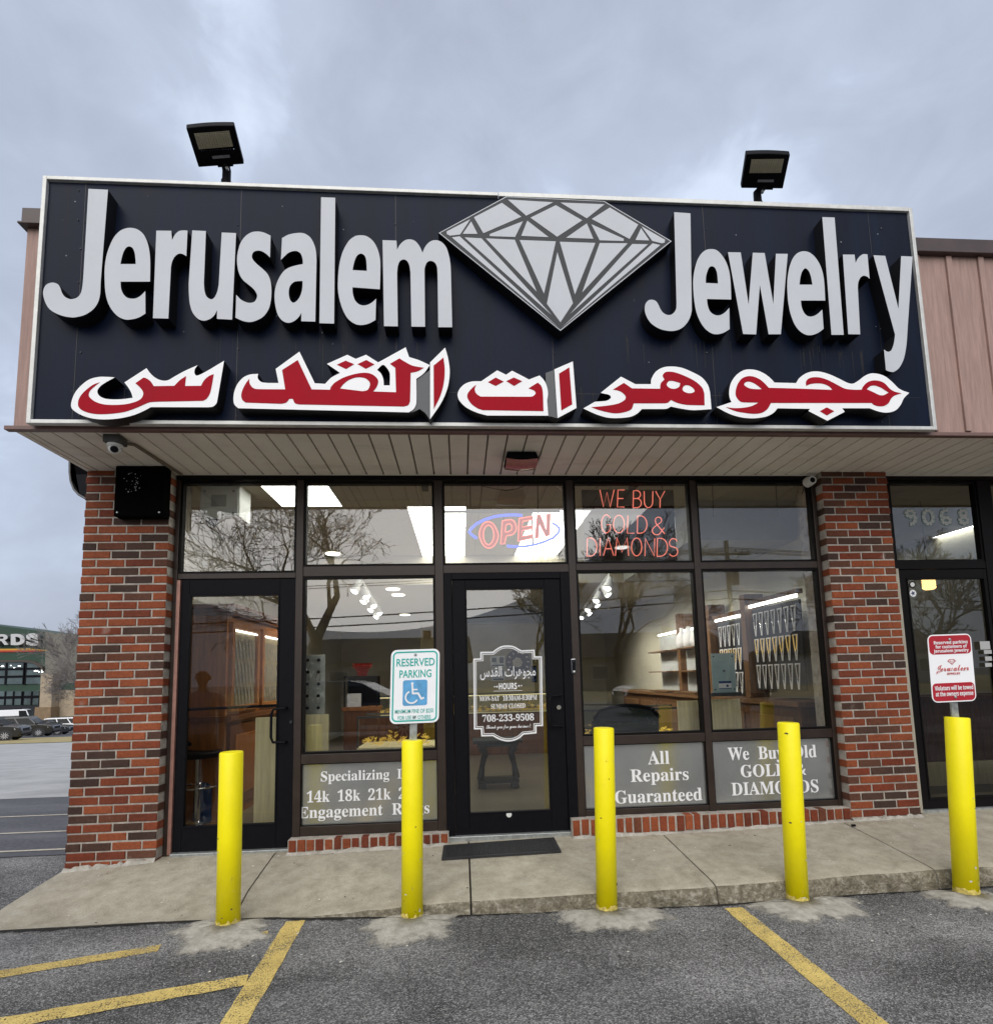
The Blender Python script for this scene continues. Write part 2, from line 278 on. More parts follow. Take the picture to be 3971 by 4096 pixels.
# ------------------------------------------------------------------ object helpers
def link(o, parent=None):
    COL.objects.link(o)
    if parent is not None: o.parent = parent; o.matrix_parent_inverse = parent.matrix_world.inverted()
    return o
def tag(o, label=None, cat=None, group=None, kind=None):
    if label: o['label'] = label
    if cat: o['category'] = cat
    if group: o['group'] = group
    if kind: o['kind'] = kind
    return o
def thing(name, label, cat, loc=(0, 0, 0), group=None):
    o = bpy.data.objects.new(name, None); o.location = loc; o.empty_display_size = .1
    COL.objects.link(o); o.matrix_world = Matrix.Translation(loc); tag(o, label, cat, group); return o
class MB:
    def __init__(s): s.v = []; s.f = []; s.m = []; s.t = []
    def add(s, vs, fs, mi=0, tone=0.):
        b = len(s.v); s.v += [tuple(x) for x in vs]
        for f in fs: s.f.append([i+b for i in f]); s.m.append(mi); s.t.append(tone)
        return s
    def box(s, x0, x1, y0, y1, z0, z1, mi=0, tone=0.):
        vs = [(x0, y0, z0), (x1, y0, z0), (x1, y1, z0), (x0, y1, z0), (x0, y0, z1), (x1, y0, z1), (x1, y1, z1), (x0, y1, z1)]
        return s.add(vs, [(0, 3, 2, 1), (4, 5, 6, 7), (0, 1, 5, 4), (1, 2, 6, 5), (2, 3, 7, 6), (3, 0, 4, 7)], mi, tone)
    def quad(s, a, b, c, d, mi=0): return s.add([a, b, c, d], [(0, 1, 2, 3)], mi)
    def slab(s, pts, off, mi=0):
        n = len(pts); off = Vector(off); vs = [Vector(p) for p in pts]+[Vector(p)+off for p in pts]
        fs = [tuple(range(n)), tuple(range(2*n-1, n-1, -1))]+[(i, i+n, (i+1) % n+n, (i+1) % n) for i in range(n)]
        return s.add(vs, fs, mi)
    def tube(s, pts, r, n=8, mi=0, caps=True):
        pts = [Vector(p) for p in pts]; rs = r if isinstance(r, (list, tuple)) else [r]*len(pts)
        b = len(s.v); up = None
        for i, p in enumerate(pts):
            d = (pts[min(i+1, len(pts)-1)]-pts[max(i-1, 0)]).normalized()
            if up is None:
                up = Vector((0, 0, 1)) if abs(d.z) < .9 else Vector((1, 0, 0))
            a = d.cross(up).normalized(); up = a.cross(d).normalized()
            for k in range(n):
                t = 2*math.pi*k/n; s.v.append(tuple(p+(a*math.cos(t)+up*math.sin(t))*rs[i]))
        for i in range(len(pts)-1):
            for k in range(n):
                s.f.append([b+i*n+k, b+i*n+(k+1) % n, b+(i+1)*n+(k+1) % n, b+(i+1)*n+k]); s.m.append(mi); s.t.append(0.)
        if caps:
            s.f.append([b+k for k in range(n)][::-1]); s.m.append(mi); s.t.append(0.)
            s.f.append([b+(len(pts)-1)*n+k for k in range(n)]); s.m.append(mi); s.t.append(0.)
        return s
    def lathe(s, prof, c=(0, 0, 0), n=24, mi=0, axis='z'):
        b = len(s.v)
        for (r, h) in prof:
            for k in range(n):
                t = 2*math.pi*k/n; x, y = r*math.cos(t), r*math.sin(t)
                p = (x, y, h) if axis == 'z' else ((x, h, y) if axis == 'y' else (h, x, y))
                s.v.append((c[0]+p[0], c[1]+p[1], c[2]+p[2]))
        for i in range(len(prof)-1):
            for k in range(n):
                s.f.append([b+i*n+k, b+i*n+(k+1) % n, b+(i+1)*n+(k+1) % n, b+(i+1)*n+k]); s.m.append(mi); s.t.append(0.)
        s.f.append([b+k for k in range(n)]); s.m.append(mi); s.t.append(0.)
        s.f.append([b+(len(prof)-1)*n+k for k in range(n)][::-1]); s.m.append(mi); s.t.append(0.)
        return s
    def build(s, name, mats, parent=None, bevel=0., smooth=False, tone=False, fix=True):
        me = bpy.data.meshes.new(name); me.from_pydata(s.v, [], s.f)
        if not isinstance(mats, (list, tuple)): mats = [mats]
        for m in mats: me.materials.append(m)
        me.polygons.foreach_set('material_index', s.m)
        if tone:
            a = me.attributes.new('tone', 'FLOAT', 'FACE'); a.data.foreach_set('value', s.t)
        if fix and not tone:
            bm = bmesh.new(); bm.from_mesh(me); bmesh.ops.recalc_face_normals(bm, faces=bm.faces); bm.to_mesh(me); bm.free()
        if smooth: me.polygons.foreach_set('use_smooth', [True]*len(me.polygons))
        me.update()
        o = bpy.data.objects.new(name, me); link(o, parent)
        if bevel:
            md = o.modifiers.new('bevel', 'BEVEL'); md.width = bevel; md.segments = 2; md.limit_method = 'ANGLE'; md.angle_limit = R(40)
        return o
def part(name, parent, mats, fn, **k):
    m = MB(); fn(m); return m.build(name, mats, parent, **k)
def boxpart(name, parent, m, x0, x1, y0, y1, z0, z1, bevel=.003):
    return MB().box(x0, x1, y0, y1, z0, z1).build(name, m, parent, bevel=bevel)

# splines traced as "x,y" (smooth) or "x,y!" (corner)
def parse(s):
    o = []
    for w in s.split():
        c = w.endswith('!'); x, y = w.rstrip('!').split(','); o.append((float(x), float(y), c))
    return o
def outline(s, n=8):
    pts = parse(s); m = len(pts); res = []
    for i in range(m):
        p0, p1, p2, p3 = pts[i-1], pts[i], pts[(i+1) % m], pts[(i+2) % m]
        res.append((p1[0], p1[1]))
        if p1[2] and p2[2]: continue
        t1 = ((p2[0]-p0[0])/2, (p2[1]-p0[1])/2) if not p1[2] else (p2[0]-p1[0], p2[1]-p1[1])
        t2 = ((p3[0]-p1[0])/2, (p3[1]-p1[1])/2) if not p2[2] else (p2[0]-p1[0], p2[1]-p1[1])
        d = math.hypot(p2[0]-p1[0], p2[1]-p1[1])
        def cl(t, lim=1.0):
            l = math.hypot(*t); k = min(1, d*lim/max(l, 1e-6)); return t[0]*k, t[1]*k
        t1, t2 = cl(t1), cl(t2)
        for j in range(1, n):
            t = j/n; h1 = 2*t**3-3*t**2+1; h2 = t**3-2*t**2+t; h3 = -2*t**3+3*t**2; h4 = t**3-t**2
            res.append((h1*p1[0]+h2*t1[0]+h3*p2[0]+h4*t2[0], h1*p1[1]+h2*t1[1]+h3*p2[1]+h4*t2[1]))
    return res
_tmp = 0
def fill(loops, y0, y1, name, mats, parent, bev=0.):
    """loops: lists of (X,Z); a solid from y0 (front) back to y1, front face material 0, the rest material 1"""
    cu = bpy.data.curves.new('c', 'CURVE'); cu.dimensions = '2D'; cu.fill_mode = 'BOTH'; cu.extrude = abs(y1-y0)/2
    for lp in loops:
        sp = cu.splines.new('POLY'); sp.points.add(len(lp)-1); sp.use_cyclic_u = True
        for q, (x, z) in zip(sp.points, lp): q.co = (x, z, 0, 1)
    o = bpy.data.objects.new('c', cu); COL.objects.link(o)
    dg = bpy.context.evaluated_depsgraph_get(); me = bpy.data.meshes.new_from_object(o.evaluated_get(dg))
    bpy.data.objects.remove(o); bpy.data.curves.remove(cu)
    me.name = name; mid = (y0+y1)/2
    for v in me.vertices: x, z, d = v.co; v.co = (x, mid-d, z)
    me.materials.clear()
    if not isinstance(mats, (list, tuple)): mats = [mats]
    for m in mats: me.materials.append(m)
    for p in me.polygons:
        c = sum((me.vertices[i].co.y for i in p.vertices))/len(p.vertices)
        p.material_index = 0 if (len(mats) == 1 or abs(c-min(y0, y1)) < 1e-4) else 1
        p.use_smooth = False
    bm = bmesh.new(); bm.from_mesh(me); bmesh.ops.remove_doubles(bm, verts=bm.verts, dist=1e-5); bmesh.ops.recalc_face_normals(bm, faces=bm.faces); bm.to_mesh(me); bm.free()
    ob = bpy.data.objects.new(name, me); return link(ob, parent)
def fit_text(body, name, m, parent, x0, x1, zb, cap, y, capk=.69, thick=.0012, to=None, spacing=1., bold=0.):
    """flat lettering: x0..x1 wide, baseline zb, capital height cap, lying on plane y (facing -Y)"""
    cu = bpy.data.curves.new('t', 'FONT'); cu.body = body; cu.resolution_u = 3; cu.extrude = thick; cu.space_character = spacing; cu.offset = bold
    o = bpy.data.objects.new('t', cu); COL.objects.link(o)
    dg = bpy.context.evaluated_depsgraph_get(); me = bpy.data.meshes.new_from_object(o.evaluated_get(dg))
    bpy.data.objects.remove(o); bpy.data.curves.remove(cu); me.name = name
    xs = [v.co.x for v in me.vertices]; a, b = min(xs), max(xs); k = (x1-x0)/(b-a); kz = cap/capk
    for v in me.vertices:
        x, z, d = v.co; q = (x0+(x-a)*k, y-d, zb+z*kz)
        v.co = to(*q) if to else q
    me.materials.clear(); me.materials.append(m)
    bm = bmesh.new(); bm.from_mesh(me); bmesh.ops.recalc_face_normals(bm, faces=bm.faces); bm.to_mesh(me); bm.free()
    ob = bpy.data.objects.new(name, me); return link(ob, parent)
def split_words(ob, n):
    me = ob.data; iv = sorted((min(me.vertices[i].co.x for i in p.vertices), max(me.vertices[i].co.x for i in p.vertices)) for p in me.polygons)
    gaps = []; end = iv[0][1]
    for a, b in iv:
        if a > end: gaps.append((a-end, (a+end)/2))
        end = max(end, b)
    cuts = sorted(c for _, c in sorted(gaps, reverse=True)[:n-1]); res = []
    for k_ in range(len(cuts)):
        cp = ob.copy(); cp.data = me.copy(); COL.objects.link(cp); res.append((cp, cuts[k_-1] if k_ else -1e9, cuts[k_]))
    res.append((ob, cuts[-1] if cuts else -1e9, 1e9))
    for o, a, b in res:
        bm = bmesh.new(); bm.from_mesh(o.data)
        bmesh.ops.delete(bm, geom=[v for v in bm.verts if not a < v.co.x < b], context='VERTS'); bm.to_mesh(o.data); bm.free()
def mathbold(s):
    o = ''
    for c in s:
        if 'A' <= c <= 'Z': o += chr(0x1D400+ord(c)-65)
        elif 'a' <= c <= 'z': o += chr(0x1D41A+ord(c)-97)
        elif '0' <= c <= '9': o += chr(0x1D7CE+ord(c)-48)
        else: o += c
    return o
def mathscript(s):
    return ''.join(chr(0x1D4D0+ord(c)-65) if 'A' <= c <= 'Z' else chr(0x1D4EA+ord(c)-97) if 'a' <= c <= 'z' else c for c in s)
def mathsans(s):
    return ''.join(chr(0x1D5D4+ord(c)-65) if 'A' <= c <= 'Z' else chr(0x1D5EE+ord(c)-97) if 'a' <= c <= 'z' else c for c in s)

# ================================================================== setting: ground, road, sidewalk
def lerp_tab(t, x):
    if x <= t[0][0]: return t[0][1]
    for (a, va), (b, vb) in zip(t, t[1:]):
        if x <= b: return va+(vb-va)*(x-a)/(b-a)
    return t[-1][1]
CURBY = [(-.3, -.77), (1.1, -.765), (1.8, -.79), (2.7, -.875), (3.3, -.90), (4.5, -.935), (6.0, -.885), (7.5, -.88), (14, -.88)]
FRONTZ = [(-.3, -.078), (1.9, -.078), (2.3, -.05), (2.75, -.005), (3.2, .005), (4.5, .03), (6, .042), (7.5, .05), (14, .06)]
WALLZ = [(-.3, .0), (0, .012), (.65, .058), (1.7, .062), (2.8, .078), (3.9, .088), (4.5, .092), (5.1, .098), (6.2, .125), (7.5, .15), (14, .16)]
def gz(x, y):
    if y <= -.75: return -.08
    s = 0 if x >= .2 else 1
    if y < .4: return -.08+s*.06*(y+.75)/1.15 if s else -.08
    return (-.02 if s else -.08)-.062*(min(y, 95)-.4)
m = MB()
xs = [-400, -200, -110, -70, -45, -28, -16, -9, -5, -3, -1.8, -1, -.5, -.05, .0, .35, 1, 2, 3, 4, 5, 6, 7, 9, 13, 20, 35, 60, 120, 250, 400]
ys = [-300, -150, -80, -50, -35, -25, -18, -12, -8, -6, -4.5, -3.5, -2.8, -2.2, -1.7, -1.3, -1, -.75, -.4, 0, .4, 1, 2, 4, 7, 12, 20, 30, 45, 60, 80, 95, 150, 300]
vs = [(x, y, gz(x, y)) for y in ys for x in xs]; nx = len(xs)
m.add(vs, [(j*nx+i, j*nx+i+1, (j+1)*nx+i+1, (j+1)*nx+i) for j in range(len(ys)-1) for i in range(nx-1)])
tag(m.build('asphalt_ground', M_ASPH, fix=False), kind='structure')
def strip(name, mt, y0, y1, x0, x1, off, n=8):
    m = MB(); yy = sorted(set([y0+(y1-y0)*i/n for i in range(n+1)]+[y for y in ys if y0 < y < y1])); xx = sorted(set([x0, x1]+[x for x in xs if x0 < x < x1]))
    k = len(xx); m.add([(x, y, gz(x, y)+off) for y in yy for x in xx], [(j*k+i, j*k+i+1, (j+1)*k+i+1, (j+1)*k+i) for j in range(len(yy)-1) for i in range(k-1)])
    return tag(m.build(name, mt, fix=False), kind='structure')
strip('driveway', M_DRIVE, 4.3, 28.6, -200, -1.0, .008)
strip('parking_lot', M_FLOT, 41, 94, -300, -2, .010)
tag(strip('grass_verge', M_GRASS, 28.6, 41, -200, -2, .03), kind='structure')
strip('side_parking', M_FLOT, .55, 4.29, -60, -.02, .006)
# street and lawns across the road, behind the camera (they mirror in the glass)
strip('street', M_FLOT, -21, -11.5, -150, 150, .006)
strip('front_lawn', M_GRASS, -70, -22.4, -150, 150, .02)
strip('far_pavement', M_DRIVE, -22.3, -21.1, -150, 150, .05)

# sidewalk in slabs with real gaps, rounded rough kerb
JX = [-.02, 1.52, 3.005, 4.55, 6.06, 7.6, 9.1, 10.6, 12.1, 13.6]
def sidewalk(x0, x1):
    m = MB(); g = .006; n = 14; rows = []
    rr = random.Random(int(x0*100))
    for i in range(n+1):
        x = x0+g+(x1-x0-2*g)*i/n; cy_ = lerp_tab(CURBY, x)+rr.uniform(-.006, .006); fz = lerp_tab(FRONTZ, x); wz = lerp_tab(WALLZ, x); h = max(0, fz+.08)
        r_ = min(.045, h*.5)
        pr = [(.30, wz+.004), (.10, wz+.002), (0, wz), (-.25, wz+(fz-wz)*.27), (-.5, wz+(fz-wz)*.56), (cy_+.12, fz+.006)]
        pr += [(cy_+r_+.01, fz-.001), (cy_+r_*.45, fz-r_*.22), (cy_+r_*.1, fz-r_*.6), (cy_+rr.uniform(-.004, .004), fz-r_), (cy_-.004, -.04 if h > .05 else fz-r_), (cy_-.012, -.11)]
        rows.append([(x, y, z+(rr.uniform(-.003, .003) if k > 5 else 0)) for k, (y, z) in enumerate(pr)])
    k = len(rows[0]); m.add([p for r in rows for p in r], [(i*k+j, i*k+j+1, (i+1)*k+j+1, (i+1)*k+j) for i in range(n) for j in range(k-1)])
    for i in range(n):
        for j in range(k-1): pass
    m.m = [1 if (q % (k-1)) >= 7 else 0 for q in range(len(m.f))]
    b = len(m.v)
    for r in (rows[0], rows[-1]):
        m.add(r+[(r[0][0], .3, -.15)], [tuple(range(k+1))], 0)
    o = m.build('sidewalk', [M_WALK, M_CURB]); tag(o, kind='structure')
    for p in o.data.polygons: p.use_smooth = len(p.vertices) == 4
for a, b in zip(JX, JX[1:]): sidewalk(a, b)
m = MB()
for x in JX[1:-1]:
    f = lerp_tab(FRONTZ, x); w = lerp_tab(WALLZ, x); c = lerp_tab(CURBY, x)
    m.add([(x-.02, .3, w-.022), (x+.02, .3, w-.022), (x+.02, c+.03, f-.024), (x-.02, c+.03, f-.024), (x-.02, c+.022, -.12), (x+.02, c+.022, -.12)], [(0, 1, 2, 3), (3, 2, 5, 4)])
tag(m.build('sidewalk_joint', mat('joint_dirt', (.03, .027, .02), .95, var=.4, scale=50)), kind='structure')
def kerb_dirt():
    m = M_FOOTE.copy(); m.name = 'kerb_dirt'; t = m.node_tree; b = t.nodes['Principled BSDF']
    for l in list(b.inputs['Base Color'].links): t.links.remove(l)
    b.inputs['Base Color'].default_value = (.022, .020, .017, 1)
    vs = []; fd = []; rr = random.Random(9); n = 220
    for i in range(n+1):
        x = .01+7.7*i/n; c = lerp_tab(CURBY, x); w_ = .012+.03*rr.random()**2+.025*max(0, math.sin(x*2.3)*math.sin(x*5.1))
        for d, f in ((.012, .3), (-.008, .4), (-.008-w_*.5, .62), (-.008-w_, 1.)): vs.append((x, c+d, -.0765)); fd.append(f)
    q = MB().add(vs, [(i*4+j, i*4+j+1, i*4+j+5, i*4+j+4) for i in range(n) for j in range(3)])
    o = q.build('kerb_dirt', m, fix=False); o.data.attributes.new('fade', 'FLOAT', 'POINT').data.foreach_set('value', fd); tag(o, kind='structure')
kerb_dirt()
# painted lines
def line(pts, w, z=-.076):
    m = MB(); vs = []
    n = len(pts); rr = random.Random(3)
    dense = []
    for (a, b) in zip(pts, pts[1:]):
        a, b = Vector(a), Vector(b); s = max(2, int((b-a).length/.05))
        dense += [a.lerp(b, i/s) for i in range(s)]
    dense.append(Vector(pts[-1]))
    for i, p in enumerate(dense):
        d = (dense[min(i+1, len(dense)-1)]-dense[max(i-1, 0)]).normalized(); q = Vector((-d.y, d.x))
        vs += [(p.x+q.x*(w/2+rr.uniform(-.004, .004)), p.y+q.y*(w/2+rr.uniform(-.004, .004)), z), (p.x-q.x*(w/2+rr.uniform(-.004, .004)), p.y-q.y*(w/2+rr.uniform(-.004, .004)), z)]
    m.add(vs, [(2*i, 2*i+1, 2*i+3, 2*i+2) for i in range(len(dense)-1)])
    return tag(m.build('painted_line', M_PAINT, fix=False), kind='structure')
def g2(u, v, z=-.08): p = PZ(u, v, z); return (p.x, p.y)
A, B_ = g2(566, 1764), g2(448, 1960); dA = Vector(B_)-Vector(A); line([A, tuple(Vector(A)+dA*3)], .115)
A, B_ = g2(1403, 1739), g2(1672, 1960); dA = Vector(B_)-Vector(A); line([A, tuple(Vector(A)+dA*3)], .115)
A, B_ = g2(473, 1878), g2(0, 1962); dA = Vector(B_)-Vector(A); line([A, tuple(Vector(A)+dA*2.2)], .10, -.0745)
A, B_ = g2(305, 1816), g2(0, 1866); dA = Vector(B_)-Vector(A); line([A, tuple(Vector(A)+dA*2.2)], .085)
line([g2(480, 1793), g2(512, 1788)], .07)
M_LINEW = mat('worn_white_line', (.55, .50, .40), .8, var=.25, scale=20)
def sideline(u0, v0, y):
    p = (-.06, y); m = MB()
    for i in range(30):
        x0, x1 = -.04-i*.6, -.04-(i+1)*.6
        m.add([(x0, y, gz(x0, y)+.0105), (x1, y-(i+1)*.0, gz(x1, y)+.0105), (x1, y+.05, gz(x1, y+.05)+.0105), (x0, y+.05, gz(x0, y+.05)+.0105)], [(0, 1, 2, 3)])
    tag(m.build('painted_line', M_LINEW, fix=False), kind='structure')
sideline(0, 0, .72); sideline(0, 0, 1.55); sideline(0, 0, 2.6)

# ================================================================== the shop building
SHOP = thing('shop_building', 'brick and brown metal corner shop with dark storefront glass under a wide soffit', 'building', (3, 2, 0))
C_ = .0677; BWID = .2032
def wall_bricks(m, x0, x1, yf, zb, zt, depth=.09, rng=None, origin=None, left_ret=False, right_ret=False):
    """running-bond bricks on a face at y=yf between x0 and x1; course lines locked to z = .013"""
    rng = rng or random.Random(1); j = .0130
    k = int(math.floor((zb-.075)/C_))
    while True:
        z0 = .073+k*C_; k += 1
        if z0 > zt: break
        za, zc = max(z0+j/2, zb), min(z0+C_-j/2, zt)
        if zc-za < .012: continue
        off = 0 if k % 2 else -BWID/2
        x = x0+off
        nb = max(1, round((x1-x0)/BWID)); bw = (x1-x0)/nb
        x = x0-(0 if k % 2 else bw/2)
        while x < x1-.02:
            a, b = max(x+j/2, x0), min(x+bw-j/2, x1); x += bw
            if b-a < .03: continue
            dy = rng.uniform(-.0025, .0025); tl = rng.uniform(-.0015, .0015); e = .004
            tone = rng.random()
            vs = [(a, yf+dy+e, za), (b, yf+dy+e, za+tl), (b, yf+dy+e, zc+tl), (a, yf+dy+e, zc), (a+e, yf+dy, za+e), (b-e, yf+dy, za+e+tl), (b-e, yf+dy, zc-e+tl), (a+e, yf+dy, zc-e),
                  (a, yf+depth, za), (b, yf+depth, za), (b, yf+depth, zc), (a, yf+depth, zc)]
            m.add(vs, [(4, 5, 6, 7), (0, 1, 5, 4), (1, 2, 6, 5), (2, 3, 7, 6), (3, 0, 4, 7), (0, 8, 9, 1), (1, 9, 10, 2), (2, 10, 11, 3), (3, 11, 8, 0)], 0, tone)
SOFZ = 3.10
PIERS = []
def pier(x0, x1, zb, seed):
    m = MB(); wall_bricks(m, x0, x1, 0, zb, SOFZ-.002, depth=.118, rng=random.Random(seed))
    o = m.build('brick_pier', [M_BRICK], SHOP, tone=True)
    mm = MB().box(x0+.006, x1-.006, .0065, .35, zb-.08, SOFZ+.25); b = mm.build('mortar', M_MORT, o)
    return o
pier(0, .655, .012, 11); pier(6.155, 6.765, .13, 5); pier(9.6, 10.2, .15, 8)
# mortar smear along the bases
def smear(x0, x1, z0, z1, y):
    m = MB(); n = 26; rr = random.Random(int(x0*10)); top = []; bot = []
    for i in range(n+1):
        x = x0+(x1-x0)*i/n; top.append((x, y-.012+rr.uniform(-.004, .004), lerp_tab(WALLZ, x)+z1+rr.uniform(-.012, .012))); bot.append((x, y-.03+rr.uniform(-.012, .006), lerp_tab(WALLZ, x)+z0))
    bk = [(x, y+.05, z) for x, _, z in top]
    m.add(top+bot+bk, [(i, i+1, n+2+i, n+1+i) for i in range(n)]+[(i, 2*n+2+i, 2*n+3+i, i+1) for i in range(n)])
    return m.build('mortar_smear', M_FOOT, SHOP)
smear(.0, .655, -.004, .017, 0); smear(6.155, 6.765, -.004, .016, 0)
# left side wall, back and roof
M_SIDEB = None
def side_brick():
    m = bpy.data.materials.new('side_brick'); m.use_nodes = True; t = m.node_tree; b = t.nodes['Principled BSDF']; b.inputs['Roughness'].default_value = .85
    g = t.nodes.new('ShaderNodeTexCoord'); s = t.nodes.new('ShaderNodeSeparateXYZ'); c = t.nodes.new('ShaderNodeCombineXYZ'); t.links.new(g.outputs['Object'], s.inputs[0])
    t.links.new(s.outputs['Y'], c.inputs['X']); t.links.new(s.outputs['Z'], c.inputs['Y'])
    br = t.nodes.new('ShaderNodeTexBrick'); br.inputs['Scale'].default_value = 1; br.inputs['Brick Width'].default_value = .2032; br.inputs['Row Height'].default_value = C_; br.inputs['Mortar Size'].default_value = .006
    br.inputs['Color1'].default_value = (.21, .05, .02, 1); br.inputs['Color2'].default_value = (.10, .03, .018, 1); br.inputs['Mortar'].default_value = (.4, .36, .31, 1)
    t.links.new(c.outputs[0], br.inputs['Vector']); t.links.new(br.outputs['Color'], b.inputs['Base Color']); return m
M_SIDEB = side_brick()
boxpart('side_wall', SHOP, M_SIDEB, .004, .1, .36, 11.9, -1.2, 3.34, 0)
boxpart('back_wall', SHOP, M_SIDEB, .004, 14, 11.9, 12, -1.2, 3.34, 0)
boxpart('end_wall', SHOP, M_SIDEB, 13.9, 14, .4, 11.9, -1.2, 3.34, 0)
boxpart('roof', SHOP, mat('roof_felt', (.05, .05, .05), .9), .02, 14, .38, 12, 3.345, 3.5, 0)
# soffit planks running front to back
m = MB(); PW = .1415; n = int(14/PW)
ux = PZ(1822+4, 1810, SOFZ).x % PW
m.box(0.01, 14, -.70, .40, SOFZ+.018, SOFZ+.03, 1)
i = 0
x = ux-PW
while x < 14:
    a, b = max(x+.006, .035), min(x+PW-.006, 14); x += PW
    if b-a < .02: continue
    m.box(a, b, -.695, .105, SOFZ, SOFZ+.0175)
m.build('soffit', [M_SOFF, M_GROOVE], SHOP, bevel=.003)
part('soffit_trim', SHOP, M_SOFF, lambda m: (m.box(.0, .034, -.70, .36, SOFZ-.006, SOFZ+.04), m.box(.034, 14, .07, .106, SOFZ-.008, SOFZ-.0005)), bevel=.002)
# fascia siding with battens, cap and drip edge
FY = -.715
def fas(m):
    m.box(.006, 14, FY, FY+.04, SOFZ+.02, 4.58); m.box(.006, .046, FY+.041, 12, 3.3, 4.58)
    x = 6.80-.2667*26
    while x < 14:
        if x > .02: m.box(x, x+.045, FY-.017, FY-.0005, SOFZ+.03, 4.56)
        x += .2667
part('fascia', SHOP, M_FASC, fas, bevel=.003)
part('roof_cap', SHOP, M_CAP, lambda m: (m.box(-.01, 14.02, FY-.035, FY+.10, 4.575, 4.69), m.box(-.025, 14.03, FY-.05, FY+.11, 4.563, 4.577), m.box(-.01, .12, FY+.1, 12, 4.575, 4.69)), bevel=.003)
part('drip_edge', SHOP, mat('brown_trim', (.16, .09, .075), .5, var=.2), lambda m: m.box(-.035, 14.03, FY-.024, FY+.02, SOFZ-.012, SOFZ+.016), bevel=.003)

# ------------------------------------------------------------------ storefront framing
YF, YB, YG = .085, .16, .122
def X_(u, v, y=YF): return P(u, v, y).x
def Z_(u, v, y=YF): return P(u, v, y).z
HZ = 3.045           # underside of the header
MULL = [(X_(321, 1000), X_(343, 1000)), (X_(567, 1000), X_(581, 1000)), (X_(831, 1000), X_(847, 1000)), (X_(1085, 1000), X_(1099, 1000)), (X_(1324, 1000), X_(1336, 1000)), (X_(1561, 1030), X_(1590, 1030))]
MULL[0] = (.6555, MULL[0][1]); MULL[5] = (MULL[5][0], 6.1545)
TRZ = (Z_(700, 1102), Z_(700, 1083)); SILZ = (Z_(700, 1459), Z_(700, 1441)); BASZ = (Z_(700, 1596), Z_(700, 1578))
RSZ = (Z_(1250, 1423), Z_(1250, 1406)); RBZ = (Z_(1250, 1557), Z_(1250, 1546)); RTZ = (Z_(1250, 1090), Z_(1250, 1077))
fr = part('storefront_frame', SHOP, M_BRONZE, lambda m: [m.box(a, b, YF, YB, lerp_tab(WALLZ, a)-.02, HZ+.01) for a, b in MULL], bevel=.004)
def rail(x0, x1, z0, z1, nm='rail', y=YF+.004):
    return boxpart(nm, fr, M_BRONZE, x0+.001, x1-.001, y, YB-.004, z0, z1, .003)
boxpart('header', SHOP, M_DKFRM, .656, 6.154, YF-.005, YB+.08, HZ+.011, SOFZ+.06, .003)
def stop(x0, x1, z0, z1, t=.018):       # dark glazing stop round one pane
    m = MB(); y0, y1 = YF+.012, YB-.012
    m.box(x0, x0+t, y0, y1, z0, z1); m.box(x1-t, x1, y0, y1, z0, z1); m.box(x0+t, x1-t, y0, y1, z0, z0+t); m.box(x0+t, x1-t, y0, y1, z1-t, z1)
    return m
def window(x0, x1, z0, z1, gm=M_GLASS, label=None):
    o = stop(x0+.0005, x1-.0005, z0+.0005, z1-.0005, .006 if gm is M_FILM else .018).build('window', M_DKFRM, SHOP)
    g = MB().box(x0+.004, x1-.004, YG, YG+.008, z0+.004, z1-.004).build('pane', gm, o)
    # single-sided pane: keep just the outer skin so that a pane reflects once
    bm = bmesh.new(); bm.from_mesh(g.data); bmesh.ops.delete(bm, geom=[f for f in bm.faces if f.normal.y > -.5], context='FACES'); bm.to_mesh(g.data); bm.free()
    if label: o['label'] = label
    return o
gaps = [(MULL[i][1], MULL[i+1][0]) for i in range(5)]
rail(*gaps[0], TRZ[0]-.01, TRZ[0]+.035); rail(*gaps[1], *TRZ); rail(*gaps[2], TRZ[0]+.015, TRZ[1]); rail(*gaps[3], *RTZ); rail(*gaps[4], *RTZ)
for i, g in enumerate(gaps): window(*g, [TRZ[0]+.035, TRZ[1], TRZ[1], RTZ[1], RTZ[1]][i], HZ)
rail(*gaps[1], *SILZ); rail(*gaps[3], *RSZ); rail(*gaps[4], *RSZ)
rail(*gaps[1], *BASZ); rail(*gaps[3], *RBZ); rail(*gaps[4], *RBZ)
window(*gaps[1], SILZ[1], TRZ[0]); window(*gaps[3], RSZ[1], RTZ[0]); window(*gaps[4], RSZ[1], RTZ[0])
W2 = window(*gaps[1], BASZ[1], SILZ[0], M_FILM, 'silvered lower window lettered with carats and engagement rings')
W4 = window(*gaps[3], RBZ[1], RSZ[0], M_FILM, 'silvered lower window lettered for guaranteed repairs')
W5 = window(*gaps[4], RBZ[1], RSZ[0], M_FILM, 'silvered lower window lettered for old gold and diamonds')
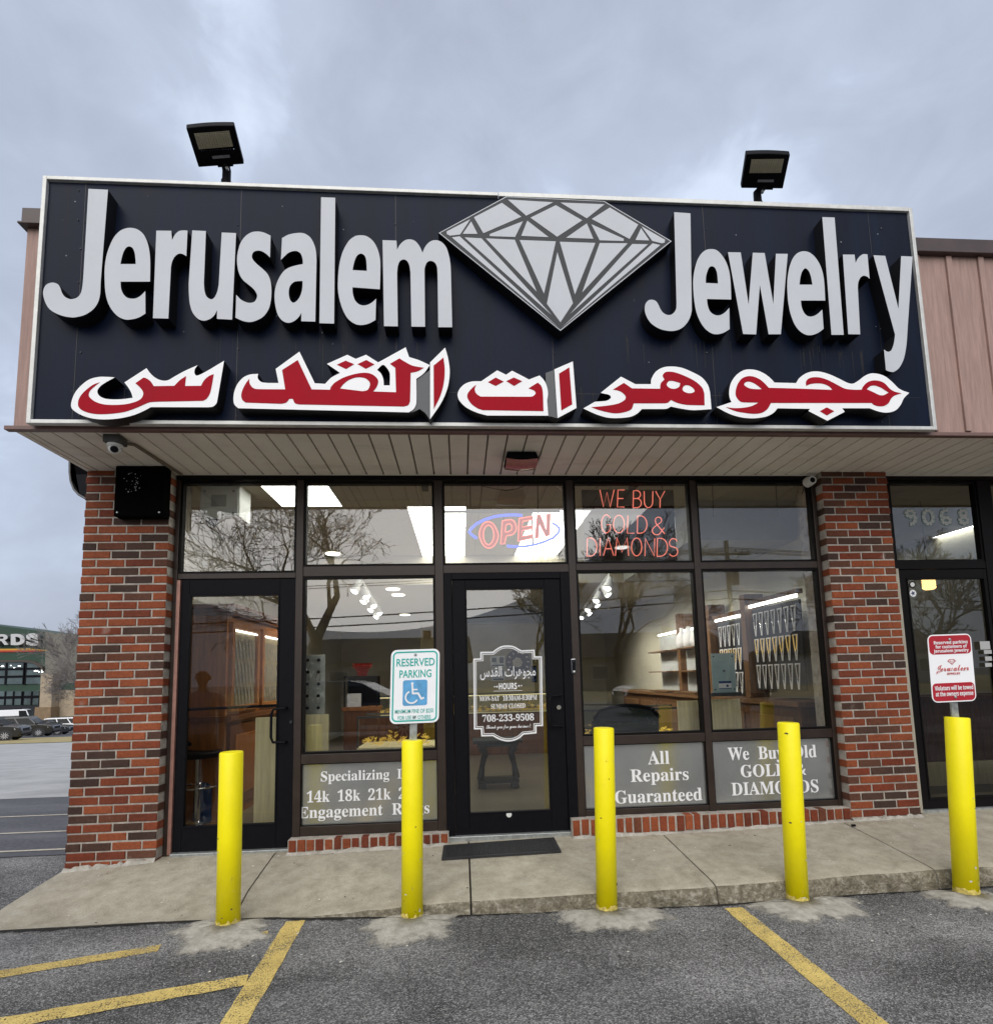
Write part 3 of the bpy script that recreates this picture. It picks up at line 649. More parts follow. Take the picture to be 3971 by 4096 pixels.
# lettering on the silvered panes
YL = YG-.003
def win_text(s, wnd, u0, u1, v, cappx, uc=None):
    p0 = P(u0, v, YL); p1 = P(u1, v, YL); uc = (u0+u1)/2
    cap = P(uc, v-cappx, YL).z-P(uc, v, YL).z
    zb = P(u0, v, YL).z
    o = fit_text(mathbold(s), 'lettering', M_VINYL, wnd, p0.x, X_(u1, v-2, YL), zb, cap, YL, capk=.68)
    if '  ' in s: split_words(o, len(s.split()))
win_text('Specializing  In', W2, 614, 783, 1496, 18.5); win_text('14k  18k  21k  22k', W2, 587, 806, 1536.5, 21); win_text('Engagement  Rings', W2, 571.5, 822, 1567, 21.5)
win_text('All', W4, 1240, 1281, 1463.5, 25); win_text('Repairs', W4, 1207, 1318, 1497, 23.5); win_text('Guaranteed', W4, 1177, 1344, 1538.5, 24)
win_text('We  Buy  Old', W5, 1393.5, 1563, 1455.5, 24); win_text('GOLD  &', W5, 1418, 1543, 1488, 23); win_text('DIAMONDS', W5, 1400.5, 1567, 1523, 24)
# rowlock sills: bricks on edge under the windows
def rowlock(x0, x1, seed):
    m = MB(); rr = random.Random(seed); p = .0695; n = int(round((x1-x0)/p)); p = (x1-x0)/n; mo = MB()
    zt = lambda x: min(BASZ[0], RBZ[0]+9)-.002 if x < 3 else RBZ[0]-.002
    for i in range(n):
        a = x0+i*p+.007; b = a+p-.014; zb = lerp_tab(WALLZ, a)+.012+rr.uniform(-.004, .006); z = zt(a)-.004+rr.uniform(-.004, .003); y = -.002+rr.uniform(-.004, .004)
        a += rr.uniform(-.003, .004); b += rr.uniform(-.005, .003)
        vs = [(a, y+.004, zb), (b, y+.004, zb), (b, y+.004, z), (a, y+.004, z), (a+.004, y, zb+.004), (b-.004, y, zb+.004), (b-.004, y, z-.004), (a+.004, y, z-.004), (a, .08, zb), (b, .08, zb), (b, .08, z), (a, .08, z)]
        m.add(vs, [(4, 5, 6, 7), (0, 1, 5, 4), (1, 2, 6, 5), (2, 3, 7, 6), (3, 0, 4, 7), (0, 8, 9, 1), (1, 9, 10, 2), (2, 10, 11, 3), (3, 11, 8, 0)], 0, .3+.7*rr.random())
    o = m.build('brick_sill', [M_BRICK], SHOP, tone=True)
    k = 24
    for i in range(k):
        a = x0+(x1-x0)*i/k; b = x0+(x1-x0)*(i+1)/k
        mo.box(a, b, .0065, .15, -.05, zt((a+b)/2)-.002)
    mo.build('mortar', M_MORT, o)
    smear(x0, x1, -.004, .013, .0)
rowlock(1.62, 2.85, 3); rowlock(3.83, 6.155, 4)
# ------------------------------------------------------------------ doors (part > handle, glass ...)
def door(name, x0, x1, z0, z1, gx0, gx1, gz0, gz1, label, gm=M_GLASSD, fm=M_BLACK, yf=.10):
    m = MB(); y0, y1 = yf, yf+.045
    m.box(x0, gx0, y0, y1, z0, z1); m.box(gx1, x1, y0, y1, z0, z1); m.box(gx0, gx1, y0, y1, z0, gz0); m.box(gx0, gx1, y0, y1, gz1, z1)
    o = m.build(name, fm, SHOP, bevel=.003); o['label'] = label
    st = MB(); t = .012
    st.box(gx0, gx0+t, y0-.006, y0+.03, gz0, gz1); st.box(gx1-t, gx1, y0-.006, y0+.03, gz0, gz1); st.box(gx0+t, gx1-t, y0-.006, y0+.03, gz0, gz0+t); st.box(gx0+t, gx1-t, y0-.006, y0+.03, gz1-t, gz1)
    st.build('glazing_stop', fm, o)
    MB().quad((gx0, y0+.02, gz0), (gx1, y0+.02, gz0), (gx1, y0+.02, gz1), (gx0, y0+.02, gz1)).build('pane', gm, o, fix=False)
    return o
M_GLASSL = glass('left_door_glass', (.80, .82, .80), 1.72)
d1 = door('door', MULL[0][1]+.028, MULL[1][0]-.003, Z_(440, 1628), TRZ[0]-.012, X_(357, 1300, .1), X_(533, 1300, .1), Z_(440, 1583), Z_(450, 1137), 'black aluminium door with a push bar and no lettering', M_GLASSL)
part('hinge_strip', d1, M_COPPER, lambda m: m.box(MULL[0][1]+.001, MULL[0][1]+.027, .082, .12, Z_(440, 1632), TRZ[0]-.02))
part('push_bar', d1, M_BLACK, lambda m: m.tube([(X_(352, 1300, .13), .14, Z_(440, 1357)), (X_(545, 1300, .13), .14, Z_(440, 1353))], .011))
def pull(m, x, z0, z1, dx, y=.10, r=.0105):
    pts = [(x, y, z1), (x+dx*.0, y-.05, z1), (x-dx*.85, y-.062, z1-.006), (x-dx, y-.062, z1-.045), (x-dx, y-.062, z0+.045), (x-dx*.85, y-.062, z0+.006), (x, y-.05, z0), (x, y, z0)]
    m.tube(pts, r, 10)
part('handle', d1, M_BLACK, lambda m: pull(m, X_(549, 1360, .1), Z_(549, 1420, .1), Z_(549, 1355, .1), .10))
part('lock', d1, M_CHROME, lambda m: m.lathe([(.0135, 0), (.0135, .012), (.009, .016)], (X_(557, 1382, .09), .085, Z_(557, 1382, .09)), 16, axis='y'))
part('threshold', d1, M_STEEL, lambda m: m.box(MULL[0][1]+.03, MULL[1][0]-.005, .06, .15, Z_(440, 1640)-.01, Z_(440, 1629)), bevel=.004)
fo = MB(); fx0, fx1 = MULL[2][1], MULL[3][0]
fz1 = TRZ[0]+.015
fo.box(fx0, X_(868, 1350, .08), .08, .155, .06, fz1); fo.box(X_(1081, 1350, .08), fx1, .08, .155, .06, fz1); fo.box(X_(868, 1350, .08), X_(1081, 1350, .08), .08, .155, Z_(975, 1108, .08), fz1)
fo.build('door_frame', M_BLACK, SHOP, bevel=.004)
d2 = door('door', X_(868, 1350, .08)+.0015, X_(1081, 1350, .08)-.0015, Z_(970, 1596, .1), Z_(975, 1108, .08)-.0015, X_(893, 1300, .1), X_(1047, 1300, .1), Z_(970, 1556, .1), Z_(970, 1125, .1), 'black entrance door with white opening hours on its glass', yf=.095)
part('handle', d2, M_BLACK, lambda m: pull(m, X_(1072, 1350, .1), Z_(1072, 1389, .1), Z_(1072, 1330, .1), .10, .095))
part('lock', d2, M_CHROME, lambda m: m.lathe([(.019, 0), (.019, .012), (.012, .017)], (X_(1069, 1354, .09), .08, Z_(1069, 1354, .09)), 18, axis='y'))
part('threshold', d2, M_STEEL, lambda m: m.box(fx0, fx1, .05, .155, Z_(970, 1606, .06)-.01, Z_(970, 1597.5, .06)), bevel=.004)
part('badge', d2, M_WHITEP, lambda m: m.lathe([(.022, 0), (.022, .004)], (X_(974, 1559.5, .09), .091, Z_(974, 1559.5, .09)), 24, axis='y'))
# opening-hours lettering on the door glass (Y just in front of the pane)
YD = .108
def dz(zx, zy): p = P((1780+zx/1.7818)/K, (2300+zy/1.7818)/K, YD); return (p.x, p.z)
bord = outline("250,548! 340,547! 360,530 400,508 445,502 490,508 525,527 545,537! 638,533! 641,580! 690,579! 698,1078! 651,1079! 652,1130! 560,1139! 530,1165 490,1183 445,1188 400,1180 365,1165 340,1150! 258,1152! 254,1101! 205,1102! 201,597! 251,594!", 4)
bp_ = [dz(*q) for q in bord]; cxm = sum(q[0] for q in bp_)/len(bp_); czm = sum(q[1] for q in bp_)/len(bp_)
def shrink(d):  # inset the border by d metres
    n = len(bp_); o = []
    ar = sum(bp_[i][0]*bp_[(i+1) % n][1]-bp_[(i+1) % n][0]*bp_[i][1] for i in range(n))
    s = 1 if ar > 0 else -1
    for i in range(n):
        p0, p1, p2 = Vector(bp_[i-1]), Vector(bp_[i]), Vector(bp_[(i+1) % n]); e1 = (p1-p0).normalized(); e2 = (p2-p1).normalized()
        n1 = Vector((-e1.y, e1.x))*s; n2 = Vector((-e2.y, e2.x))*s; b = (n1+n2); l = b.length_squared
        o.append(tuple(p1+b*(2*d/max(l, .5)) if l > .5 else p1+n1*d))
    return o
dec = fill([bp_, shrink(.0125)], YD, YD+.0012, 'hours_decal', M_VINYL, d2)
fill([shrink(.019), shrink(.0245)], YD, YD+.0012, 'hours_border', M_VINYL, d2)
def dtext(s, x0, x1, yb, cap, capk, bold=0., m=M_VINYL):
    a = dz(x0, yb); b = dz(x1, yb); c = dz((x0+x1)/2, yb-cap); d = dz((x0+x1)/2, yb)
    return fit_text(s, 'lettering', m, d2, a[0], b[0], d[1], c[1]-d[1], YD, capk, bold=bold)
AR = '\uFEB1\uFEAA\uFED8\uFEDF\uFE8D \uFE95\uFE8D\uFEAE\uFEEB\uFEEE\uFEA0\uFEE3'
split_words(dtext(AR, 250, 645, 722, 72, .714, .004), 2)
dtext(mathsans('HOURS'), 384, 512, 815, 44, .714, .006)
dtext(mathbold('MON-SAT'), 245, 387, 898, 34, .68, .003); dtext(mathbold('10:30AM-8:30PM'), 412, 655, 893, 34, .68, .003)
dtext(mathbold('SUNDAY CLOSED'), 328, 572, 951, 33, .68, .003); dtext(mathbold('708-233-9508'), 266, 634, 1042, 48, .70, .003)
dtext(mathscript('Thank you for your business!'), 292, 610, 1092, 24, .62, .010)
q = MB()
for zx, zy, r_ in ((353, 797, 6), (370, 797, 9), (526, 791, 9), (545, 790, 6)):
    c = dz(zx, zy); q.lathe([(r_*.00085, 0), (r_*.00085, .0012)], (c[0], YD, c[1]), 14, axis='y')
a, b = dz(346, 830), dz(551, 821); q.box(a[0], b[0], YD, YD+.0012, a[1], a[1]+.003)
q.build('hours_ornament', M_VINYL, d2)
def doorbell():
    t = thing('doorbell', 'slim black and silver video doorbell on the mullion right of the entrance door', 'doorbell', P(1098, 1276, .08))
    x0, x1 = X_(1093.5, 1276, .06), X_(1102.5, 1276, .06); z0, z1 = Z_(1098, 1289, .06), Z_(1098, 1261, .06)
    boxpart('body', t, M_CHROME, x0, x1, .062, .084, z0, z1, .006); boxpart('face', t, M_BLACK, x0+.003, x1-.003, .059, .0615, z0+.004, z1-.004, .001)
    part('button', t, M_WHITEP, lambda m: m.lathe([(.0085, 0), (.0085, .004)], ((x0+x1)/2, .055, z0+.016), 16, axis='y'))
    part('lens', t, M_RUB, lambda m: m.lathe([(.008, 0), (.008, .003)], ((x0+x1)/2, .0555, z1-.018), 16, axis='y'))
doorbell()

# ------------------------------------------------------------------ neighbouring storefront at the right
def n9(zx, zy, y): return P((3300+zx/1.7824)/K, (1860+zy/1.7824)/K, y)
NX0, NX1 = 6.766, n9(480, 400, YF).x
NMA, NMB = n9(1112, 400, YF).x, n9(1205, 400, YF).x
NT0, NT1 = n9(800, 740, YF).z, n9(800, 687, YF).z
nf = MB(); nf.box(NX0, NX1, YF, YB, .13, HZ+.01); nf.box(NMA, NMB, YF, YB, .13, HZ+.01); nf.box(8.7, 8.78, YF, YB, .13, HZ+.01); nf.box(9.5, 9.599, YF, YB, .13, HZ+.01)
nfo = nf.build('storefront_frame', M_DKFRM, SHOP, bevel=.004)
boxpart('header', SHOP, M_DKFRM, 6.766, 9.599, YF-.005, YB+.08, HZ+.011, SOFZ+.06, .003)
for a, b in ((NX1, NMA), (NMB, 8.7), (8.78, 9.5)):
    boxpart('rail', nfo, M_DKFRM, a+.001, b-.001, YF+.004, YB-.004, NT0, NT1, .003)
    window(a, b, NT1, HZ)
for a, b in ((NMB, 8.7), (8.78, 9.5)):
    boxpart('rail', nfo, M_DKFRM, a+.001, b-.001, YF+.004, YB-.004, .2, .42, .003); window(a, b, .42, NT0)
M_TANJ = mat('tan_aluminium', (.40, .36, .28), .45, .2, var=.12, scale=8)
boxpart('door_jamb', SHOP, M_TANJ, NX0+.005, NX0+.058, .045, YF-.002, .145, NT0-.002, .003)
ngx0 = n9(590, 1000, .1).x; ngx1 = n9(1150, 1000, .1).x
dn = door('door', NX0+.06, NMA-.004, .165, NT0-.006, ngx0, ngx1, P(1800, 1530, .1).z, n9(800, 806, .1).z, 'brown framed neighbouring door behind the red and white sign', glass('door_glass_neighbour', (.55, .55, .52), 1.8), M_DKFRM, yf=.09)
part('threshold', dn, M_STEEL, lambda m: m.box(NX0+.06, NMA, .06, .15, .14, .163))
def badge(zx, zy, r, mt, ring, star=False):
    c = n9(zx, zy, .105); rr = .0031*r
    q = MB(); q.lathe([(rr, 0), (rr, .001)], (c.x, .1055, c.z), 24, axis='y'); o = q.build('sticker', mt, dn)
    q = MB()
    if star:
        pts = []
        for i in range(10):
            a = math.pi*i/5+.3; r_ = rr*(.8 if i % 2 else .33); pts.append((c.x+r_*math.sin(a), .1045, c.z+r_*math.cos(a)))
        q.add(pts, [tuple(range(10))])
    else: q.lathe([(rr*.7, 0), (rr*.7, .0008)], (c.x, .1042, c.z), 8, axis='y')
    q.build('emblem', ring, o, fix=not star)
badge(622, 853, 10, M_BLACK, M_WHITEP); badge(626, 915, 10, M_VINYL, mat('emblem_blue', (.04, .06, .12), .5), True)
m = MB()
for (zx, zy, w_, h_) in ((1165, 1285, 32, 30), (1185, 1332, 26, 14), (1190, 1380, 22, 16), (1190, 1425, 22, 14)):
    a = n9(zx-w_, zy+h_, .05); b = n9(zx+w_, zy-h_, .05); m.box(a.x, b.x, .082, .0845, a.z, b.z)
m.build('notice', mat('notice_grey', (.42, .42, .41), .5), nfo)
# house number 9068 in white segments with a teal outline, on the transom pane
def digit(cx_, cz_, segs, h):
    num = MB()
    for pts, wd_ in segs:
        for i in range(len(pts)-1):
            a, b = Vector((cx_+pts[i][0]*h, 0, cz_+pts[i][1]*h)), Vector((cx_+pts[i+1][0]*h, 0, cz_+pts[i+1][1]*h))
            for mi, s_, e_ in ((1, 1.3, -.02), (0, .95, .07)):
                a2, b2 = a.lerp(b, e_), a.lerp(b, 1-e_); d = (b-a).normalized(); q_ = Vector((-d.z, 0, d.x))*wd_*h/2*s_
                y = YG-.003-(.0012 if mi == 0 else 0)-.00003*len(num.f)
                num.add([((a2+q_).x, y, (a2+q_).z), ((b2+q_).x, y, (b2+q_).z), ((b2-q_).x, y, (b2-q_).z), ((a2-q_).x, y, (a2-q_).z)], [(0, 1, 2, 3)], mi)
    num.build('house_number', [mat('number_grey', (.36, .36, .34), .6), mat('number_teal', (.12, .22, .20), .5)], nfo, fix=False)
def ring(rx, rz, oz=0, a0=0, a1=360, n=8): return [(rx*math.sin(R(a0+(a1-a0)*i/n)), oz+rz*math.cos(R(a0+(a1-a0)*i/n))) for i in range(n+1)]
Wd = .20
for (zx, segs) in ((607, [(ring(.26, .19, .19, n=7), Wd), (ring(.27, .38, -.02, 80, 200, 4), Wd)]), (733, [(ring(.28, .40, n=10), Wd)]), (858, [(ring(.26, .19, -.19, n=7), Wd), (ring(.27, .38, .02, 35, -100, 4), Wd)]), (983, [(ring(.22, .18, .21, n=7), Wd), (ring(.26, .20, -.19, n=7), Wd)])):
    c = n9(zx, 372, YG); digit(c.x, c.z, segs, n9(733, 308, YG).z-n9(733, 436, YG).z)

# ================================================================== the sign
SIGN = thing('store_sign', 'long navy box sign with silver English letters, a diamond and red and white Arabic letters', 'sign', (3.3, -.76, 3.1))
SX0, SX1, SZ0, SZ1 = .147, 6.50, 3.105, 4.895
SP = -.776           # panel face
sgp = boxpart('sign_panel', SIGN, M_PANEL, SX0+.03, SX1-.03, SP, FY-.055, SZ0+.03, SZ1-.03, 0)
def frm(m):
    y0, y1 = -.797, FY-.039; t = .027
    m.box(SX0, SX0+t, y0, y1, SZ0, SZ1); m.box(SX1-t, SX1, y0, y1, SZ0, SZ1); m.box(SX0+t+.0005, SX1-t-.0005, y0, y1, SZ0, SZ0+t); m.box(SX0+t+.0005, 3.30, y0, y1, SZ1-t, SZ1); m.box(3.304, SX1-t-.0005, y0+.002, y1, SZ1-t-.002, SZ1+.006)
part('frame', SIGN, M_ALU, frm, bevel=.003)
part('brace', SIGN, M_STEEL, lambda m: [m.tube([(x, -.735, 4.8), (x, .2, 3.5)], .02) for x in (.8, 2.5, 4.2, 5.9)])
# panel seams, rivets and thin runs of dirt
def sg(u, v): p = P(u, v, SP-.001); return p.x, p.z
sm = MB()
for u in (150, 456, 758, 1055, 1358, 1680):
    x = sg(u, 600)[0]; sm.box(x-.002, x+.002, SP-.0012, SP-.0002, SZ0+.033, SZ1-.033)
for a, b, v in ((135, 150, 748), (150, 1760, 752)):
    za = sg((a+b)/2, v)[1]; sm.box(sg(a, v)[0], sg(b, v)[0], SP-.0016, SP-.0004, za-.0015, za+.0015)
sm.build('seam', M_RETURN, SIGN)
rr = random.Random(4)
for u in (152, 454, 756, 1060, 1352, 1686):
    for v in (372, 430, 470, 540, 610, 668, 745, 790):
        x, z = sg(u+rr.uniform(-3, 3), v+rr.uniform(-10, 10)+ (12 if u > 900 else 0)); r_ = rr.uniform(.004, .0065)
        if z < SZ1-.06: MB().lathe([(r_, 0), (r_*.8, -.005), (r_*.3, -.007)], (x, SP, z), 10, axis='y').build('rivet', mat('rivet_dark', (.10, .10, .11), .4, .5), SIGN)
st_ = MB()
for i in range(70):
    u, v = rr.choice([(rr.uniform(1530, 1660), 660), (rr.uniform(1180, 1400), 640), (rr.uniform(380, 820), 640), (rr.uniform(100, 1700), 740)])
    x, z = sg(u, v+rr.uniform(0, 20)); l = rr.uniform(.05, .28); w_ = rr.uniform(.001, .0035)
    z = max(z, SZ0+.1); l = min(l, z-SZ0-.04); st_.quad((x-w_, SP-.0008, z), (x+w_, SP-.0008, z), (x+w_*.4, SP-.0008, z-l), (x-w_*.4, SP-.0008, z-l))
tag(st_.build('dirt_run', mat('dirt_run', (.006, .006, .007), .7), SIGN, fix=False), kind='stuff')
sp_ = MB()
for i in range(45):
    x, z = SX0+.1+rr.random()*(SX1-SX0-.2), SZ0+.1+rr.random()*(SZ1-SZ0-.2); r_ = rr.uniform(.002, .006)
    sp_.lathe([(r_, 0), (r_*.6, -.0008)], (x, SP, z), 7, axis='y')
tag(sp_.build('speck', mat('pale_speck', (.22, .23, .25), .8), SIGN), kind='stuff')
LF = -.875; LB = -.7765
def tile(ox, oy, s, y=LF):
    def f(q): p = P((ox+q[0]*s)/K, (oy+q[1]*s)/K, y); return (p.x, p.z)
    return f
TA, TB, TC, TD, TE, TF = tile(150, 720, .31579), tile(720, 760, .31579), tile(1250, 760, .31579), tile(1720, 760, .52632), tile(2550, 820, .31579), tile(3100, 820, .35714)
LET = [
 (TA, "645,108! 893,120! 800,1290! 793,1440 765,1550 700,1640 600,1705 500,1733 430,1738 330,1722 230,1685 150,1630 100,1550 72,1450 78,1380 110,1325 165,1300 215,1300 262,1322 288,1365 310,1425 345,1475 400,1503 450,1505 510,1480 550,1425 568,1350 580,1230!"),
 (TA, "1185,603 1270,625 1345,690 1395,800 1420,920 1428,1060 1425,1285! 1052,1285! 1058,1370 1085,1440 1130,1485 1185,1500 1250,1495 1310,1460 1365,1405! 1367,1690! 1280,1740 1190,1763 1110,1765 1020,1725 940,1640 885,1530 858,1400 850,1250 852,1100 875,950 915,830 970,720 1040,645 1110,612", "1160,838 1205,860 1230,920 1240,990 1244,1062! 1050,1062! 1065,990 1085,920 1120,858"),
 (TA, "1505,638! 1695,640! 1703,760! 1740,690 1790,645 1845,635 1900,638! 1885,962! 1845,938 1795,930 1740,965 1705,1030 1690,1100! 1657,1753! 1462,1748!"),
 (TB, "155,508! 328,517! 302,1180! 310,1270 335,1345 390,1382 435,1360 470,1290 490,1200! 528,535! 710,543! 660,1640! 467,1630! 470,1520! 430,1590 370,1635 300,1653 230,1630 160,1550 125,1440 112,1300 110,1180!"),
 (TB, "1147,575! 1140,852! 1095,810 1040,775 985,765 930,785 910,840 930,890 990,950 1060,1010 1110,1065 1145,1150 1158,1270 1150,1400 1120,1510 1060,1595 980,1645 890,1670 800,1658 702,1615! 712,1325! 770,1385 840,1420 890,1427 945,1410 975,1355 970,1310 930,1250 860,1190 800,1140 755,1070 730,980 722,870 735,770 770,660 830,580 900,535 975,522 1060,535"),
 (TB, "1292,605! 1380,560 1500,540 1580,550 1650,600 1700,690 1722,780 1729,880! 1713,1665! 1535,1660! 1537,1555! 1500,1610 1440,1660 1370,1680 1300,1655 1240,1580 1205,1450 1197,1320 1215,1210 1255,1110 1310,1030 1370,985 1460,955 1557,935! 1550,860 1525,800 1480,772 1430,772 1370,795 1320,840 1278,882!", "1552,1150! 1550,1230 1530,1320 1490,1390 1440,1425 1400,1400 1380,1340 1378,1270 1395,1210 1440,1165 1490,1152"),
 (TC, "108,88! 288,95! 273,1690! 87,1685!"),
 (TC, "610,570 690,585 770,650 825,750 855,880 858,1050 852,1255! 505,1230! 510,1310 535,1390 580,1440 640,1460 700,1450 755,1420 805,1375! 797,1645! 710,1690 620,1708 540,1695 450,1630 390,1530 345,1400 322,1260 322,1130 335,970 365,830 410,720 470,630 540,582", "615,803 660,830 680,890 688,1022! 507,1012! 520,940 545,860 575,818"),
 (TC, "887,632! 1063,638! 1070,752! 1110,685 1170,635 1235,622 1300,645 1355,710 1392,792! 1430,710 1490,650 1560,632 1630,655 1690,720 1725,820 1745,930 1752,1040! 1768,1736! 1592,1736! 1583,1060! 1575,970 1545,915 1490,895 1445,920 1420,990 1418,1060! 1425,1730! 1252,1728! 1240,1040! 1225,950 1195,895 1150,877 1105,900 1080,960 1070,1050! 1080,1725! 905,1722!"),
 (TE, "462,88! 668,102! 685,1280! 682,1350 655,1440 610,1510 540,1568 450,1593 360,1588 270,1562 180,1505 125,1435 95,1360 90,1290 105,1240 140,1205 185,1198 230,1215 260,1255 285,1310 320,1360 370,1388 420,1388 460,1360 488,1310 492,1240!"),
 (TE, "935,555 1000,570 1060,625 1115,710 1155,820 1175,950 1185,1195! 878,1188! 885,1260 910,1335 955,1380 1010,1397 1065,1385 1115,1350 1160,1300! 1165,1570! 1090,1615 1010,1635 940,1625 860,1570 795,1480 745,1360 718,1220 705,1070 703,950 720,820 755,700 805,615 865,568", "940,773 980,795 1005,860 1018,992! 862,985! 865,910 880,845 905,790"),
 (TE, "1143,595! 1305,598! 1405,1262! 1457,602! 1608,605! 1718,1252! 1750,615! 1900,616! 1813,1635! 1658,1635! 1547,1010! 1500,1637! 1335,1632!"),
 (TF, "310,516 380,528 445,580 500,665 535,770 550,880 560,1068! 287,1068! 295,1135 320,1200 360,1240 410,1247 465,1225 527,1170! 542,1385! 480,1430 410,1455 340,1450 270,1405 215,1330 170,1210 145,1080 135,930 138,820 158,700 195,600 245,540", "335,707 375,735 400,800 417,890! 272,890! 280,820 298,750"),
 (TF, "527,133! 665,137! 767,1452! 630,1452!"),
 (TF, "757,553! 888,553! 900,645! 930,590 980,550 1033,550! 1057,825! 1030,800 990,790 955,810 930,865 925,930! 952,1447! 818,1445!"),
 (TF, "1100,560! 1232,567! 1380,1160! 1410,570! 1538,575! 1486,1330! 1470,1560 1440,1720 1390,1820 1330,1866 1285,1865 1240,1848! 1218,1618! 1260,1642 1300,1625 1328,1550 1342,1450!"),
]
for L_ in LET: fill([[L_[0](q) for q in outline(s)] for s in L_[1:]], LF, LB, 'letter', [M_SILVER, M_RETURN], SIGN)
# diamond emblem: dark slab, thin silver outline, silver facets
dia = [(62, 325), (575, 47), (1325, 82), (1838, 388), (990, 1073)]
dob = fill([[TD(q) for q in dia]], LF, LB, 'diamond', [M_DIAD, M_RETURN], SIGN)
cxd, cyd = 960, 430
def ins(k): return [TD((cxd+(x-cxd)*k, cyd+(y-cyd)*k)) for x, y in dia]
fill([ins(.995), ins(.984)], LF-.0015, LF-.0002, 'diamond_outline', M_SILVER, dob)
FAC = ["590,72 935,93 730,195", "990,95 1325,108 1190,215", "545,97 693,203 405,328 333,207", "955,115 1155,230 965,355 762,210", "1365,133 1580,262 1515,372 1228,220", "305,222 125,315 128,335 150,347 228,338", "312,238 360,333 248,333", "705,237 645,357 453,350 453,335", "738,233 900,358 693,348", "1190,253 1240,370 1033,363", "1225,260 1470,370 1470,387 1288,382", "1602,290 1665,383 1560,380", "1605,275 1785,378 1780,400 1760,405 1688,387", "165,360 225,352 968,1038", "262,360 390,367 925,952", "422,367 643,378 810,772", "680,380 955,390 865,787", "985,393 1255,402 1100,793", "1288,403 1500,405 1155,778", "1535,410 1655,412 1063,942", "1690,405 1748,418 1000,1045", "966,472 1085,860 990,1005 887,865"]
for s in FAC: fill([[TD(tuple(map(float, w.split(',')))) for w in s.split()]], LF-.0018, LF-.0002, 'facet', M_SILVER, dob)
# Arabic letters: white channel letters with red inlays
TG, TH, TI, TJ = tile(260, 1380, .36842), tile(900, 1360, .5), tile(1800, 1400, .57895), tile(2850, 1400, .44737)
def arab(T, outer, reds, hole=None, nm='letter'):
    o = fill([[T(q) for q in outline(s)] for s in [outer]+([hole] if hole else [])], LF, LB, nm, [M_WHITE, M_RETURN], SIGN)
    for r_ in reds: fill([[T(q) for q in outline(s)] for s in (r_ if isinstance(r_, tuple) else (r_,))], LF-.002, LF-.0002, 'red_inlay', M_RED, o)
    return o
arab(TG, "65,650 80,580 120,500 190,425 270,370 370,345 460,345 540,350! 450,400 390,440 355,485 355,525 385,560 440,582 540,590 640,585 735,572! 720,520 690,465 645,405! 885,250! 930,310 990,360 1060,385 1120,380 1190,340 1280,290 1365,250 1440,218! 1410,260 1405,300 1425,330 1470,318 1560,270 1640,222 1727,170! 1655,590! 1645,630 1610,665 1560,675! 932,673! 860,712 760,755 640,787 520,803 400,807 290,795 190,765 115,725 75,690",
     ["378,405! 310,430 240,480 180,540 148,600 145,660 175,700 240,730 330,748 430,750 540,742 660,722 780,680 860,645 920,622 1000,615! 1500,605! 1540,580 1575,520 1598,420 1615,315! 1560,340 1510,385 1478,443! 1303,445! 1315,338! 1250,380 1188,443! 965,447! 930,395 890,365 855,353! 765,415! 810,455 845,500 850,540 825,585 770,615 680,640 580,650 480,650 400,640 330,615 280,580 258,545 270,500 320,450"])
arab(TH, "105,545! 75,515 67,470 75,410 100,350 145,300 200,275 265,270! 262,305 290,335 340,343! 428,343! 405,230! 595,92! 718,345! 800,350! 850,300 920,262! 815,190! 978,117! 1045,150! 1128,117! 1225,178! 1445,57! 1472,135! 1550,160 1638,200! 1590,265 1530,310! 1530,500 1510,550 1470,578!",
     [("195,310! 165,350 140,400 130,445 140,480 165,500! 450,510! 490,500 515,470! 542,470! 560,505 595,515! 1430,532! 1465,520 1480,490! 1485,262! 1540,250 1590,222! 1500,205 1440,175 1395,147! 1320,190! 1362,222! 1368,418! 1185,412! 1215,370 1225,325 1200,290 1160,268 1110,262 1040,272 950,300 880,340 848,375 840,398! 693,395! 582,160! 457,240! 482,395! 250,392 215,375 195,340", "920,388! 950,350 1000,315 1060,298 1120,305 1155,335 1158,365 1140,400 1100,410!"), "895,197! 965,165! 1033,193! 968,232!", "1060,193! 1130,160! 1195,195! 1127,230!"],
     "1215,238! 1262,198 1300,230 1318,270 1318,362! 1270,362! 1265,310 1245,265")
arab(TH, "1640,178! 1760,60! 1785,150 1797,260 1780,380 1730,500 1640,634!", ["1668,205! 1747,140! 1757,230 1750,340 1720,450 1670,552!"])
fill([[TH(q) for q in outline("1534,312! 1590,270 1637,236! 1637,632! 1600,580 1555,547! 1520,565 1475,578! 1510,550 1534,500!")]], LF+.006, LB, 'backer', [M_GRAYPL, M_RETURN], SIGN)
arab(TI, "255,452! 180,430 110,395 65,350 52,310 65,270 100,235 150,217 215,215! 325,140! 387,170! 428,142! 545,203! 618,175! 650,210 668,250 676,300 670,350! 678,453!",
     ["180,240! 150,265 122,300 120,330 145,370 185,400 225,415! 645,422! 640,290 630,250 605,225! 542,265! 580,280 590,300 570,320 540,323! 210,322! 180,300 170,270", "262,222! 315,190! 370,218! 315,248!", "388,215! 440,190! 497,215! 442,248!"])
arab(TI, "720,133! 848,78! 873,400! 742,470!", ["752,163! 823,120! 843,375! 768,417!"])
fill([[TI(q) for q in outline("660,155! 718,134! 740,468! 700,456! 679,455! 671,350! 677,300 669,250 662,235!")]], LF+.006, LB, 'backer', [M_GRAYPL, M_RETURN], SIGN)
